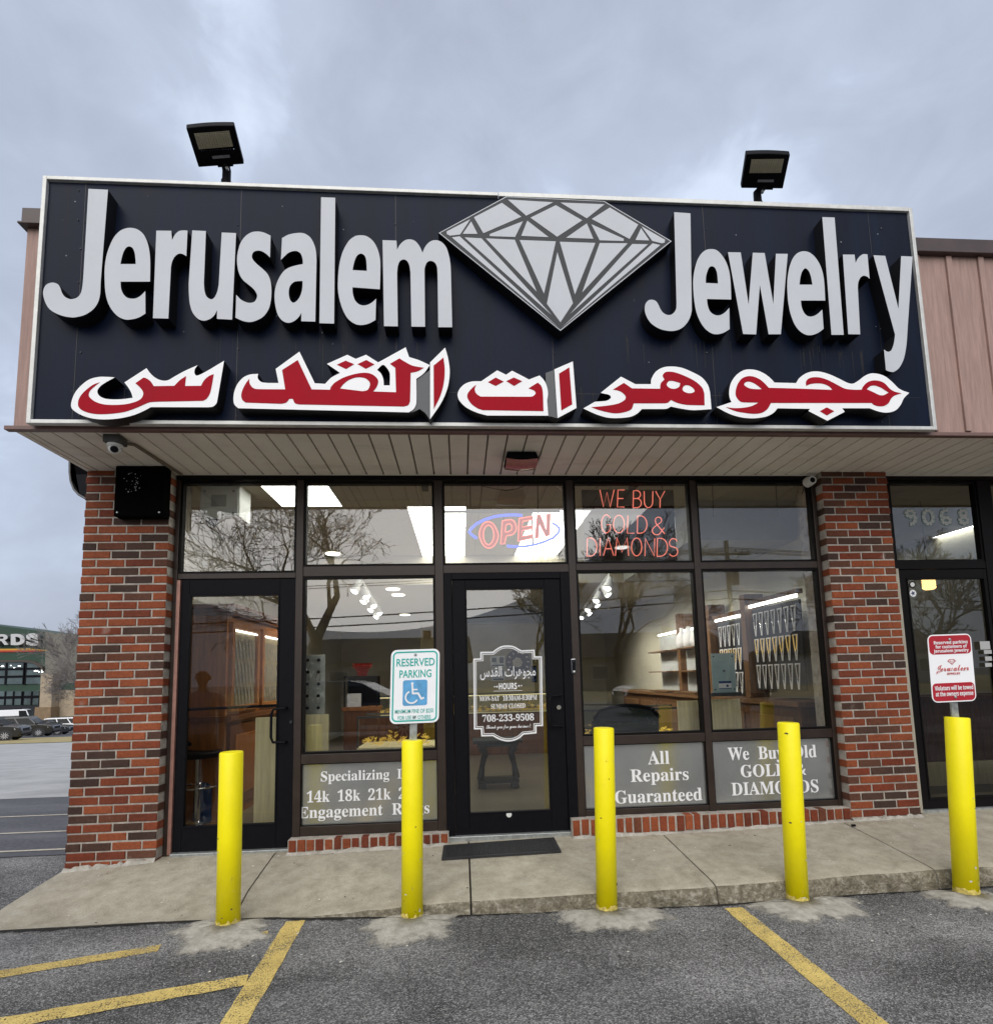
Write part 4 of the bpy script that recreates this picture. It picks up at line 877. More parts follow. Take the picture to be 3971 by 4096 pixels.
arab(TI, "920,403! 1000,357! 1080,350 1110,330 1100,310 1060,300 1040,295! 1180,183! 1280,235! 1387,235! 1390,200 1420,150 1470,120 1530,113 1600,122 1680,155 1740,190 1780,240 1795,290! 1805,408! 1680,415 1600,405 1525,390! 1495,405 1450,407! 1325,407! 1290,440 1240,462 1150,470 1080,465 1000,440",
     [("975,395! 1080,385 1160,370 1205,345 1212,320 1190,295 1160,280 1125,273! 1200,227! 1255,265! 1450,268! 1455,230 1480,203! 1468,175 1490,152 1540,152 1610,175 1690,215 1740,260 1755,300! 1757,382! 1630,378 1570,365 1525,345! 1500,365 1460,368! 1268,368! 1250,410 1200,430 1140,437 1080,428 1020,412", "1495,240 1510,215 1540,213! 1590,228! 1580,255 1550,268 1515,262", "1605,265 1620,245 1650,245 1680,265 1688,285 1670,297 1640,297 1612,285")])
arab(TJ, "33,510! 168,465! 150,420 148,360 165,290 210,225 270,183 330,172 400,182 470,215 520,255 552,290! 745,295! 775,250 830,210 890,192 960,193 1040,215 1130,255 1200,290 1250,300 1300,275 1360,230 1420,208 1490,215 1550,240 1610,290 1660,340 1700,362 1757,382! 1710,430 1680,490 1640,535 1590,555 1530,558 1470,545 1403,520! 1158,520! 1180,552! 1025,632! 857,545! 870,525! 580,520! 545,560 490,590 420,605 340,610 250,600 150,570",
     [("120,512! 200,520 280,515 350,500 410,470! 260,465 225,440 205,400 208,350 225,300 260,255 310,235 360,237 420,262 470,305 500,338! 760,345 1070,357! 1040,325 990,303 930,297 870,305 835,320! 833,285 850,260 890,245 950,245 1020,265 1110,310 1180,345 1260,355 1330,355! 1345,325 1380,290 1430,273 1490,277 1540,302 1580,345 1620,370 1685,387! 1620,410 1590,440 1570,475 1530,500 1480,502 1440,490 1420,473! 520,473! 490,525 440,560 370,570 290,562 200,545", "280,310 300,285 340,285 390,310 440,350! 380,350 320,340", "1375,350! 1410,322 1450,318 1500,335 1540,360 1572,380! 1530,403 1490,403 1440,380"), "957,547! 1018,513! 1085,547! 1020,585!"])

# ------------------------------------------------------------------ floodlights above the sign
M_LED = mat('led_lens', (.42, .38, .27), .25, var=.1, scale=30)
def floodlight(c4, pole, label, sgn):
    """c4: the lit face's corners in the photo (top left, top right, bottom right, bottom left)"""
    yt, yb = -.90, -.66
    TL, TR, BR, BL = P(*c4[0], yt), P(*c4[1], yt), P(*c4[2], yb), P(*c4[3], yb)
    t = thing('floodlight', label, 'floodlight', P(*pole, -.66), 'floodlights above the sign')
    nrm = (TR-TL).cross(BL-TL).normalized()
    if nrm.dot(CAM-TL) < 0: nrm = -nrm
    def at(s, v, d=0.): return TL.lerp(TR, s).lerp(BL.lerp(BR, s), v)+nrm*d
    m = MB(); top = [at(i/8, -.025*math.sin(math.pi*i/8)) for i in range(9)]
    m.slab(top+[BR, BL], -nrm*.042); m.build('housing', M_BLACK, t, bevel=.006)
    m = MB(); m.slab([at(.13, .13, .001), at(.87, .11, .001), at(.87, .50, .001), at(.13, .52, .001)], nrm*.004); lens = m.build('lens', M_LED, t)
    m = MB()
    for i in range(14):
        for j in range(9):
            c = at(.165+.67*i/13, .165+.31*j/8, .006); ex = (TR-TL).normalized(); ey = (BL-TL).normalized(); s = .0048
            m.add([c-ex*s, c-ey*s, c+ex*s, c+ey*s, c+nrm*.004], [(0, 1, 4), (1, 2, 4), (2, 3, 4), (3, 0, 4)])
    m.build('led', mat('led_bead', (.55, .5, .36), .25), lens)
    m = MB()
    for i in range(13):
        a = at(.17+.69*i/12, .545, .002); m.add([a, a+(TR-TL)*.02, a+(TR-TL)*.03+(BL-TL)*.035, a-(TR-TL)*.01+(BL-TL)*.035, a+nrm*.012], [(0, 1, 4), (1, 2, 4), (2, 3, 4), (3, 0, 4)])
    m.build('heat_sink', M_CHROME, t)
    m = MB(); m.slab([at(.36, .72, .001), at(.74, .715, .001), at(.74, .79, .001), at(.36, .795, .001)], nrm*.0015); m.build('rating_label', mat('label_gray', (.28, .28, .29), .5, var=.2, scale=60), t)
    b = at(.58, .99, -.03); pt = P(*pole, -.66)
    m = MB(); m.slab([at(.42, .95, .002), at(.76, .95, .002), at(.76, 1.03, .002), at(.42, 1.03, .002)], -nrm*.04); m.tube([b, (pt.x, -.64, b.z-.05), (pt.x, -.64, pt.z)], .03, 14); m.tube([(pt.x, -.64, pt.z), (pt.x, -.64, 4.62)], .036, 14)
    m.build('bracket', M_BLACK, t)
    part('bolt', t, M_STEEL, lambda m: m.lathe([(.012, -.045), (.012, -.03)], (pt.x+.02, -.64, pt.z+.07), 8, axis='y'))
floodlight([(356, 245), (448, 240), (467, 314), (380, 320)], (431, 343), 'black floodlight standing above the left end of the sign', 1)
floodlight([(1428, 295), (1512, 296), (1498, 361), (1418, 360)], (1453, 386), 'black floodlight standing above the right end of the sign', -1)

# ------------------------------------------------------------------ soffit camera, soffit light, dark box, round fitting at the corner
def dome_camera():
    c = PZ(221, 836, SOFZ); t = thing('security_camera', 'white eyeball security camera on a dark box under the left end of the soffit', 'camera', (c.x, c.y, SOFZ))
    boxpart('mount_box', t, mat('cast_box', (.05, .05, .048), .6, var=.4, scale=30), c.x-.055, c.x+.055, c.y-.05, c.y+.05, SOFZ-.055, SOFZ-.001, .006)
    part('base', t, M_WHITEP, lambda m: m.lathe([(.047, -.056), (.05, -.064), (.046, -.078)], (c.x, c.y, SOFZ), 28), smooth=True)
    part('eyeball', t, M_WHITEP, lambda m: m.lathe([(.042*math.cos(a), -.085-.040*math.sin(a)) for a in [R(-20), R(10), R(30), R(50), R(70), R(88)]], (c.x, c.y, SOFZ), 28), smooth=True)
    part('lens', t, M_BLACK, lambda m: m.tube([(c.x+.012, c.y-.02, SOFZ-.098), (c.x+.02, c.y-.043, SOFZ-.108)], [.0235, .0215], 20))
    part('conduit', t, M_GROOVE, lambda m: m.tube([(c.x+.05, c.y+.04, SOFZ-.03), (c.x+.07, c.y+.1, SOFZ-.012), (c.x+.11, .06, SOFZ-.012)], .012, 8))
dome_camera()
def soffit_light():
    c = PZ(998, 872, SOFZ); t = thing('canopy_light', 'bronze canopy light with a prismatic lens under the soffit', 'light', (c.x, c.y, SOFZ))
    a = P(965, 885, c.y).x; b = P(1028, 885, c.y).x; zt = SOFZ; z1 = P(998, 886, c.y-.08).z
    m = MB(); m.slab([(a+.02, c.y-.08, zt-.001), (b-.02, c.y-.08, zt-.001), (b, c.y-.1, zt-.06), (a, c.y-.1, zt-.06)], (0, .2, 0)); m.build('housing', M_BLACK, t, bevel=.004)
    # bowed lens
    vs = []; fs = []; n = 12
    for j, (y, d) in enumerate(((c.y-.097, 0), (c.y-.085, .02), (c.y, .034), (c.y+.08, .02), (c.y+.095, 0))):
        for i in range(n+1):
            s = i/n; vs.append((a+.008+(b-a-.016)*s, y, zt-.061-d-.012*math.sin(math.pi*s)))
    for j in range(4): fs += [(j*(n+1)+i, j*(n+1)+i+1, (j+1)*(n+1)+i+1, (j+1)*(n+1)+i) for i in range(n)]
    m = MB().add(vs, fs); m.build('lens', mat('pink_lens', (.42, .15, .13), .2, var=.35, scale=60, stretch=(6, .5, 1)), t, smooth=True)
soffit_light()
bx = thing('junction_box', 'black sheet metal box high on the left brick pier', 'box', (.5, -.1, 2.69))
bxo = boxpart('box_body', bx, mat('matt_black', (.0025, .0022, .0022), .9, spec=.03), .287, .66, -.10, -.004, 2.69, SOFZ-.002, .006)
part('screw', bx, M_STEEL, lambda m: [m.lathe([(.008, 0), (.006, -.005)], (x, -.1, z), 10, axis='y') for x, z in ((.315, 2.72), (.63, 2.72))])
part('splash', bx, mat('white_splash', (.45, .45, .45), .7), lambda m: [m.lathe([(r_, 0), (r_*.5, -.001)], (.43+rnd.gauss(0, .03), -.1003, 3.04-rnd.random()*.16), 6, axis='y') for r_ in [rnd.uniform(.002, .0055) for _ in range(26)]])
def corner_light():
    t = thing('wall_cowl', 'black rounded metal cowl on the side wall just past the left pier', 'cowl', (0, .6, 3))
    prof = []
    for (u, v) in ((166, 955), (152, 947), (143, 937), (137, 922), (135, 905), (135, 880)):
        p = P(u, v, .6); prof.append((p.x, p.z))
    pts = prof+[(prof[-1][0], 3.30), (.0, 3.30), (.0, prof[0][1])]
    m = MB(); m.slab([(x, .6, z) for x, z in pts], (0, .9, 0)); m.build('shell', M_BLACK, t, bevel=.004)
    part('rim', t, mat('rim_gray', (.10, .10, .10), .4, .4), lambda m: m.tube([(x-.004, .595, z) for x, z in prof], .009, 8))
corner_light()
def bullet_camera():
    c = P(1552, 920, .02); t = thing('security_camera', 'round white security camera at the top right corner of the storefront', 'camera', (c.x, .08, c.z))
    part('base', t, M_WHITEP, lambda m: m.lathe([(.045, 0), (.045, -.03), (.03, -.05)], (c.x+.005, .08, c.z+.005), 24, axis='y'))
    part('body', t, M_WHITEP, lambda m: m.lathe([(.034, .02), (.038, -.0), (.036, -.02)], (c.x, .02, c.z), 28, axis='y'), smooth=False)
    part('lens', t, M_BLACK, lambda m: m.lathe([(.024, 0), (.02, -.005), (.008, -.008)], (c.x, -.0005, c.z), 24, axis='y'))
    part('cable', t, M_RUB, lambda m: m.tube([(c.x-.03, .07, c.z-.03), (c.x-.045, .075, c.z-.08), (c.x-.06, .078, c.z-.1)], .004, 6))
bullet_camera()

# ------------------------------------------------------------------ bollards, parking signs, mat, litter
BOL = [((428, 1777), (443, 1439), 44, 1.5), ((787, 1763), (789, 1417), 42, -1), ((1166, 1749), (1155, 1393), 40.5, 0), ((1537, 1730), (1508, 1383), 40, 1), ((1866, 1718), (1831, 1373), 41, .6)]
BLAB = ['leftmost yellow bollard, in front of the door without lettering', 'yellow bollard carrying the green and white reserved parking sign', 'yellow bollard just right of the entrance door', 'yellow bollard in front of the old gold and diamonds window', 'yellow bollard carrying the red and white customer parking sign']
BPOS = []
for i, ((bu, bv), (tu, tv), w_, tl) in enumerate(BOL):
    p = PZ(bu, bv, -.075); r_ = w_*K/FPX*(p-CAM).dot(_f)/2; yc = p.y+r_*.9; T = P(tu, tv, yc); B0 = Vector((p.x, yc, -.09)); BPOS.append((T.copy(), r_))
    t = thing('bollard', BLAB[i], 'bollard', B0, 'yellow bollards along the kerb')
    ax = (T-B0)
    m = MB(); m.tube([B0+ax*.03, B0+ax*.5, T-ax.normalized()*.006, T], [r_, r_, r_, r_-.005], 32)
    if i in (1, 4): pass
    o = m.build('sleeve', M_YEL, t)
    for q in o.data.polygons: q.use_smooth = len(q.vertices) == 4
    sc_ = MB(); rr = random.Random(i+40); axn = ax.normalized()
    for k_ in range(7):
        h = rr.random()**2.2*.95+.04; a = rr.uniform(-2.6, -.5); c = B0+ax*h; s_ = rr.uniform(.002, .007)*(1.6 if h < .2 else 1); l_ = rr.uniform(.8, 3.5); n_ = Vector((math.cos(a), math.sin(a), 0)); t_ = Vector((-n_.y, n_.x, 0)); pts = []
        for q in range(7): b = 6.283*q/7; pts.append(c+n_*(r_+.0006)+t_*math.cos(b)*s_*l_*rr.uniform(.7, 1.2)*.6+axn*math.sin(b)*s_*rr.uniform(.6, 1.3))
        sc_.add(pts, [tuple(range(7))], 0 if rr.random() < .6 else 1)
    tag(sc_.build('scuff', [mat('scuff_dark', (.10, .085, .03), .8), mat('scuff_pale', (.55, .52, .40), .8)], o, fix=False), kind='stuff')
    m = MB(); rr = random.Random(i+20); n = 32; ring_ = []
    m.tube([B0, B0+ax*.042], [r_+.0022, r_+.0022], 32)
    m.tube([B0, B0+ax*.030], [r_-.004, r_-.004], 20)
    for k_ in range(32):
        j_ = 32+k_; v = m.v[j_]; m.v[j_] = (v[0], v[1], v[2]+rr.uniform(-.018, .016))
    o = m.build('worn_base', [M_YELW], t)
    fm = MB(); n = 40; rr = random.Random(i+5); f0 = [(B0.x, yc, -.058)]
    rad = []; ph = [rr.uniform(0, 6.28) for _ in range(4)]
    for k_ in range(n):
        a = 2*math.pi*k_/n; rad.append(1+.16*math.sin(2*a+ph[0])+.10*math.sin(5*a+ph[1])+.06*math.sin(9*a+ph[2])+rr.uniform(-.05, .05))
    def pr_(k_, s, z): a = 2*math.pi*k_/n; return (B0.x+.30*s*rad[k_]*math.cos(a)*(1.15 if i != 4 else 1), yc-.085+.20*s*rad[k_]*math.sin(a)*(1.35 if math.sin(a) < 0 else 1.0), z)
    vs = [(B0.x, yc, -.058)]+[pr_(k_, .36, -.060+rr.uniform(-.002, .002)) for k_ in range(n)]+[pr_(k_, .70, -.070+rr.uniform(-.003, .003)) for k_ in range(n)]+[pr_(k_, 1., -.0815) for k_ in range(n)]
    vs = [(x, min(y, lerp_tab(CURBY, x)+.02), z) for x, y, z in vs]
    fm.add(vs, [(0, 1+k_, 1+(k_+1) % n) for k_ in range(n)]+[(1+j_*n+k_, 1+(j_+1)*n+k_, 1+(j_+1)*n+(k_+1) % n, 1+j_*n+(k_+1) % n) for j_ in (0, 1) for k_ in range(n)])
    fo_ = fm.build('footing', M_FOOTE, t, smooth=True, fix=False)
    at_ = fo_.data.attributes.new('fade', 'FLOAT', 'POINT'); at_.data.foreach_set('value', [0.]+[.2]*n+[.5]*n+[.95]*n)
def rrect(x0, x1, z0, z1, r, n=5):
    o = []
    for cx_, cz_, a0 in ((x1-r, z1-r, 0), (x0+r, z1-r, 90), (x0+r, z0+r, 180), (x1-r, z0+r, 270)):
        for k_ in range(n+1): a = R(a0+90*k_/n); o.append((cx_+r*math.cos(a), cz_+r*math.sin(a)))
    return o
def sign_frame(corners, y):      # corners TL TR BR BL in the photo -> local plate frame
    p = [P(*c, y) for c in corners]; return p
def parking_sign(kind, bi, corners, label):
    T, r_ = BPOS[bi]; y = T.y-.012
    TL, TR, BR, BL = [P(*c, y) for c in corners]
    w_ = ((TR-TL).length+(BR-BL).length)/2; h_ = ((TL-BL).length+(TR-BR).length)/2; c = (TL+TR+BR+BL)/4
    t = thing('parking_sign', label, 'sign', (T.x, T.y, T.z-.05))
    ux_ = ((TR-TL)+(BR-BL)).normalized(); uz = ((TL-BL)+(TR-BR)).normalized(); uy = uz.cross(ux_).normalized()
    if uy.y < 0: uy = -uy
    Mx = Matrix.Identity(4)
    for i in range(3): Mx[i][0] = ux_[i]; Mx[i][1] = uy[i]; Mx[i][2] = uz[i]; Mx[i][3] = c[i]
    def place(o): o.data.transform(Mx); o.data.update(); return o
    hw, hh = w_/2, h_/2
    pl = place(fill([rrect(-hw, hw, -hh, hh, .038)], 0, .0022, 'plate', [M_WHITE, M_ALU], t))
    def txt(s, x0, x1, zb, cap, m_, k=.714, bold=0.): return place(fit_text(s, 'lettering', m_, pl, x0*w_, x1*w_, zb*h_, cap*h_, -.0014, k, bold=bold, thick=.0006))
    def flat(loops, m_, nm='marking', y0=-.0014): return place(fill(loops, y0, y0+.0012, nm, m_, pl))
    if kind == 'green':
        TEAL = mat('sign_teal', (.0, .40, .34), .4, var=.08); BLUE = mat('sign_blue', (.10, .35, .62), .45, var=.25, scale=14)
        flat([rrect(-hw+.012, hw-.012, -hh+.012, hh-.012, .03), rrect(-hw+.021, hw-.021, -hh+.021, hh-.021, .022)], TEAL, 'border')
        txt('RESERVED', -.385, .40, .275, .105, TEAL, bold=.012); txt('PARKING', -.32, .335, .118, .105, TEAL, bold=.012)
        txt('MINIMUM FINE OF $250', -.395, .385, -.362, .055, TEAL, bold=.004); txt('FOR USE BY OTHERS', -.335, .335, -.446, .052, TEAL, bold=.004)
        bx0, bx1, bz0, bz1 = -.245*w_, .255*w_, -.262*h_, .083*h_
        flat([rrect(bx0, bx1, bz0, bz1, .014)], BLUE, 'access_symbol')
        bw, bh = bx1-bx0, bz1-bz0
        def q(x, z): return (bx0+x*bw, -.0024, bz0+z*bh)
        m = MB()
        def stroke(pts, wd_):
            pts = [Vector((bx0+x*bw, 0, bz0+z*bh)) for x, z in pts]
            for a, b in zip(pts, pts[1:]):
                d = (b-a).normalized(); a = a-d*wd_*.25; b = b+d*wd_*.25; n_ = Vector((-d.z, 0, d.x))*wd_/2
                yy = -.0022-.00005*len(m.v)
                m.add([(a+n_).to_tuple(), (b+n_).to_tuple(), (b-n_).to_tuple(), (a-n_).to_tuple()], [(0, 1, 2, 3)])
                for k_ in range(4): v = m.v[-1-k_]; m.v[-1-k_] = (v[0], yy, v[2])
        s = .075*bw
        stroke([(.385, .80), (.41, .47), (.63, .47), (.76, .25), (.86, .29)], s); stroke([(.40, .62), (.59, .62)], s*.8)
        arc = [(.37+.25*math.cos(R(a)), .33+.235*math.sin(R(a))) for a in range(118, 342, 14)]
        stroke(arc, s*.9)
        m.lathe([(.055*bw, -.0030), (.055*bw, -.0016)], (bx0+.385*bw, 0, bz0+.86*bh), 16, axis='y')
        o = place(m.build('wheelchair_symbol', M_VINYL, pl, fix=False))
        bolts = [(0, .43), (-.0, -.41)]
    else:
        CR = mat('sign_crimson', (.42, .012, .025), .4, var=.06); ROSE = mat('sign_rose', (.55, .12, .12), .5)
        flat([rrect(-hw+.008, hw-.008, .205*h_, hh-.008, .028)], CR, 'band'); flat([rrect(-hw+.008, hw-.008, -hh+.008, -.22*h_, .028)], CR, 'band')
        y_ = -.0026
        def txt2(s, x0, x1, zb, cap, k=.714, bold=0., m_=M_VINYL): return place(fit_text(s, 'lettering', m_, pl, x0*w_, x1*w_, zb*h_, cap*h_, y_, k, bold=bold, thick=.0006))
        txt2(mathsans('Reserved parking'), -.37, .40, .355, .048, bold=.004); txt2(mathsans('for customers of'), -.34, .38, .293, .046, bold=.004); txt2(mathsans('Jerusalem Jewelry'), -.385, .41, .232, .046, bold=.004)
        txt2(mathsans('Violators will be towed'), -.43, .44, -.325, .062, bold=.004); txt2(mathsans('at the owners expense'), -.42, .43, -.41, .062, bold=.004)
        txt2(mathscript('Jerusalem'), -.37, .38, -.045, .10, .70, .008, ROSE); txt2(mathbold('JEWELRY'), -.13, .18, -.098, .028, .68, .01, ROSE)
        dm = [(-.09, .10), (-.045, .128), (.06, .128), (.105, .10), (.01, .045)]
        flat([[(x*w_, z*h_) for x, z in dm], [((.008+(x-.008)*.8)*w_, (.09+(z-.09)*.8)*h_) for x, z in dm]], ROSE, 'diamond_mark')
        m = MB()
        for a, b in (((-.09, .10), (.105, .10)), ((-.045, .128), (-.02, .10)), ((-.02, .10), (.01, .045)), ((.06, .128), (.035, .10)), ((.035, .10), (.01, .045)), ((-.045, .1), (.01, .05)), ((.07, .1), (.01, .05))):
            m.box(min(a[0], b[0])*w_-.0004, max(a[0], b[0])*w_+.0004, -.003, -.0018, a[1]*h_-.0007, a[1]*h_+.0007) if a[1] == b[1] else m.add([(a[0]*w_-.0008, -.0031, a[1]*h_), (a[0]*w_+.0008, -.0031, a[1]*h_), (b[0]*w_+.0008, -.0031, b[1]*h_), (b[0]*w_-.0008, -.0031, b[1]*h_)], [(0, 1, 2, 3)])
        place(m.build('diamond_lines', ROSE, pl, fix=False))
        bolts = [(.0, .42), (.02, -.43)]
    for bx_, bz_ in bolts:
        m = MB().lathe([(.009, 0), (.009, -.005), (.004, -.008)], (bx_*w_, -.0005, bz_*h_), 10, axis='y'); place(m.build('bolt', M_STEEL, t))
    # perforated post from inside the bollard up behind the plate
    pb = Vector((T.x, T.y, T.z-.30)); m = MB(); top = c+uz*hh*.9; bt = Vector((T.x, y+.02, T.z-.10))
    ex = Vector((1, 0, 0)); hwp = .023
    m.add([bt-ex*hwp, bt+ex*hwp, top+ex*hwp+Vector((0, .012, 0)), top-ex*hwp+Vector((0, .012, 0)), bt-ex*hwp+Vector((0, .012, 0)), bt+ex*hwp+Vector((0, .012, 0)), top+ex*hwp+Vector((0, .022, 0)), top-ex*hwp+Vector((0, .022, 0))], [(0, 1, 2, 3), (4, 7, 6, 5), (0, 4, 5, 1), (1, 5, 6, 2), (2, 6, 7, 3), (3, 7, 4, 0)])
    o = m.build('post', M_STEEL, t)
    part('post_hole', t, M_GROOVE, lambda m: m.lathe([(.006, 0), (.006, -.001)], (bt.x, bt.y+.001, (c-uz*hh).z-.03), 10, axis='y'))
parking_sign('green', 1, [(749, 1244), (841, 1242), (840, 1382), (745, 1387)], 'white sign with green border reading reserved parking, with a blue wheelchair symbol')
parking_sign('red', 4, [(1774, 1215), (1857, 1213), (1869, 1341), (1784, 1346)], 'red and white customer parking sign on the rightmost bollard')
def doormat():
    def sl(p): f = lerp_tab(FRONTZ, p.x); w2 = lerp_tab(WALLZ, p.x); return w2+(f-w2)*min(1, max(0, -p.y/.88))
    def hit(u, v):
        z = .03
        for _ in range(25): p = PZ(u, v, z); z = sl(p)+.006
        return p
    c0, c1, b1, b0 = hit(845, 1647), hit(1074, 1632), hit(1060, 1605.5), hit(849, 1621)
    t = thing('door_mat', 'black ribbed rubber mat on the concrete before the entrance door', 'mat', ((c0+c1)/2))
    def at(s, v, d): p = c0.lerp(c1, s).lerp(b0.lerp(b1, s), v); return Vector((p.x, p.y, sl(p)+.006+d))
    m = MB(); n = 12
    g = [[at(i/n, j/4, .012) for i in range(n+1)] for j in range(5)]
    m.add([p for r in g for p in r], [(j*(n+1)+i, j*(n+1)+i+1, (j+1)*(n+1)+i+1, (j+1)*(n+1)+i) for j in range(4) for i in range(n)])
    ed = [at(i/n, 0, .012) for i in range(n+1)]+[at(1, j/4, .012) for j in range(1, 5)]+[at(i/n, 1, .012) for i in range(n-1, -1, -1)]+[at(0, j/4, .012) for j in range(3, 0, -1)]
    k_ = len(ed); m.add(ed+[p-Vector((0, 0, .014)) for p in ed], [(i, i+k_, (i+1) % k_+k_, (i+1) % k_) for i in range(k_)])
    m.build('base', M_RUB, t)
    m = MB()
    for i in range(48):
        s = .035+.93*i/47
        m.add([at(s-.005, .09, .0122), at(s+.005, .09, .0122), at(s+.005, .91, .0122), at(s-.005, .91, .0122), at(s, .09, .018), at(s, .91, .018)], [(0, 4, 5, 3), (1, 2, 5, 4)])
    m.build('rib', M_RUB, t)
doormat()
lt = MB(); rr = random.Random(12)
for i in range(170):
    if i < 110: x, y = rr.uniform(.3, 7.2), -rr.random()**1.3*.85; z = lerp_tab(WALLZ, x)+(lerp_tab(FRONTZ, x)-lerp_tab(WALLZ, x))*min(1, -y/.85)
    else: x, y, z = rr.uniform(1.2, 6.6), rr.uniform(-1.5, -.95), -.078
    s = rr.uniform(.002, .0055); a = rr.random()*3
    ex, ey = Vector((math.cos(a), math.sin(a), 0))*s*rr.uniform(1, 2), Vector((-math.sin(a), math.cos(a), 0))*s; c = Vector((x, y, z+.001))
    lt.add([c-ex-ey, c+ex-ey, c+ex+ey, c-ex+ey, c+Vector((0, 0, s*.9))], [(0, 1, 4), (1, 2, 4), (2, 3, 4), (3, 0, 4)], 0 if rr.random() < .6 else 1)
tag(lt.build('litter', [mat('pale_crumb', (.6, .58, .5), .9), mat('dark_crumb', (.04, .03, .025), .9)]), 'pale and dark crumbs of grit scattered on the concrete walk', 'grit', kind='stuff')
for (u, v, n_) in ((810, 1642, 0), (1343, 1583, 0), (1387, 1579, 0), (1633, 1580, 0)):
    if u == 810: continue
    c = PZ(u, v, .11 if u < 1500 else .13); c.z = lerp_tab(WALLZ, c.x)+.012
    tag(MB().box(c.x-.016, c.x+.016, c.y-.007, c.y+.007, c.z-.012, c.z+.004).build('weep_block', M_BLACK, bevel=.002), {1343: 'small black plastic block at the sill, left of the lower window mullion', 1387: 'small black plastic block at the sill, just right of the lower window mullion', 1633: 'small black plastic block at the foot of the right pier'}[u], 'block')

# ================================================================== inside the shop
def up(zx, zy, ox, oy, s): return ((ox+zx/s)/K, (oy+zy/s)/K)
CZL = 3.14
part('inner_wall', SHOP, M_WALLI, lambda m: (m.box(.101, .14, .36, 9, .0, CZL), m.box(6.50, 6.62, .17, 9, .0, CZL), m.box(.14, 6.50, 8.6, 8.7, .0, CZL), m.box(9.55, 9.62, .36, 9, 0, CZL), m.box(6.62, 9.55, 6, 6.1, 0, CZL)))
part('inner_floor', SHOP, M_FLOORI, lambda m: m.box(.1, 9.6, .17, 9, .0, .10))
def ceil(m):
    x = .14
    while x < 9.5:                       # tiles with thin reveals
        y = .245
        while y < 3.3:
            m.box(x+.004, min(x+.606, 9.54), y+.004, min(y+.606, 3.3), CZL, CZL+.02); y += .61
        x += .61
    m.box(.14, 6.5, 3.3, 3.36, 2.72, CZL+.02); m.box(.14, 6.5, 3.36, 8.6, 2.72, 2.76); m.box(6.62, 9.55, 3.3, 6, CZL, CZL+.02)
part('ceiling', SHOP, M_CEIL, ceil)
part('ceiling_grid', SHOP, mat('grid_tan', (.20, .18, .14), .7), lambda m: m.box(.14, 9.55, .245, 6, CZL+.0205, CZL+.03))
CL = ['wide ceiling light panel near the top left of the storefront', 'ceiling light panel above the lettered window, nearest the glass', 'ceiling light panel above the lettered window, middle of its row', 'ceiling light panel above the lettered window, deepest of its row',
      'ceiling light panel above the entrance door, nearest the glass', 'ceiling light panel above the entrance door, middle of its row', 'ceiling light panel above the entrance door, deepest of its row', 'ceiling light panel behind the house number', 'ceiling light panel deep in the neighbouring shop']
def panel(i, x0, x1, y0, y1, z=CZL-.004):
    t = thing('ceiling_light', CL[i], 'ceiling light', ((x0+x1)/2, (y0+y1)/2, z), 'ceiling light panels in the shop')
    MB().quad((x0, y0, z), (x1, y0, z), (x1, y1, z), (x0, y1, z)).build('diffuser', M_LIT, t, fix=False)
    f = MB(); w_ = .012; f.box(x0-w_, x1+w_, y0-w_, y0, z-.006, z+.003); f.box(x0-w_, x1+w_, y1, y1+w_, z-.006, z+.003); f.box(x0-w_, x0, y0, y1, z-.006, z+.003); f.box(x1, x1+w_, y0, y1, z-.006, z+.003)
    f.build('frame', mat('light_frame', (.5, .5, .46), .5), t)
a, b = PZ(540, 968, CZL), PZ(655, 968, CZL); panel(0, a.x, b.x, .26, a.y)
a, b = PZ(790, 968, CZL), PZ(803, 1068, CZL); x0 = (a.x+b.x)/2; d = (b.y-a.y)/3
for i in range(3): panel(1+i, x0, x0+.60, a.y+d*i+.008, a.y+d*(i+1)-.008)
b = PZ(982, 1068, CZL); c = PZ(1037, 1068, CZL); y0 = PZ(1040, 975, CZL).y; d = (b.y-y0)/3
for i in range(3): panel(4+i, b.x, b.x+.62, y0+d*i+.008, y0+d*(i+1)-.008)
a = n9(800, 515, .1); q0 = PZ(a.x and (3300+760/1.7824)/K, (1860+516/1.7824)/K, CZL); q1 = PZ((3300+1120/1.7824)/K, (1860+480/1.7824)/K, CZL)
panel(7, max(6.7, q0.x), max(6.7, q0.x)+1.2, q0.y-.62, q0.y)
panel(8, 7.9, 9.1, 3.0, 3.2)
def downlights():
    pts = [(637, 1060, CZL-.003, 'above the bare tree seen in the glass'), (752, 1128, 2.715, 'left of its close neighbour over the lettered window'), (762, 1139, 2.715, 'lower of two close together over the lettered window'), (702, 1150, 2.715, 'beside the track of spotlights at the left'), (1190, 1048, CZL-.003, 'right of the diamonds neon sign'), (775, 1177, 2.715, 'small and deep over the lettered window'), (940, 1205, 2.715, 'seen through the top of the entrance door'), (1010, 1200, 2.715, 'at the right in the top of the entrance door')]
    for u, v, z, w_ in pts:
        c = PZ(u, v, z-.004); q = MB().lathe([(.10, 0), (.095, -.006)], c, 24); o = q.build('recessed_light', M_LITS)
        tag(o, 'round recessed ceiling light, '+w_, 'ceiling light', 'recessed ceiling lights')
downlights()
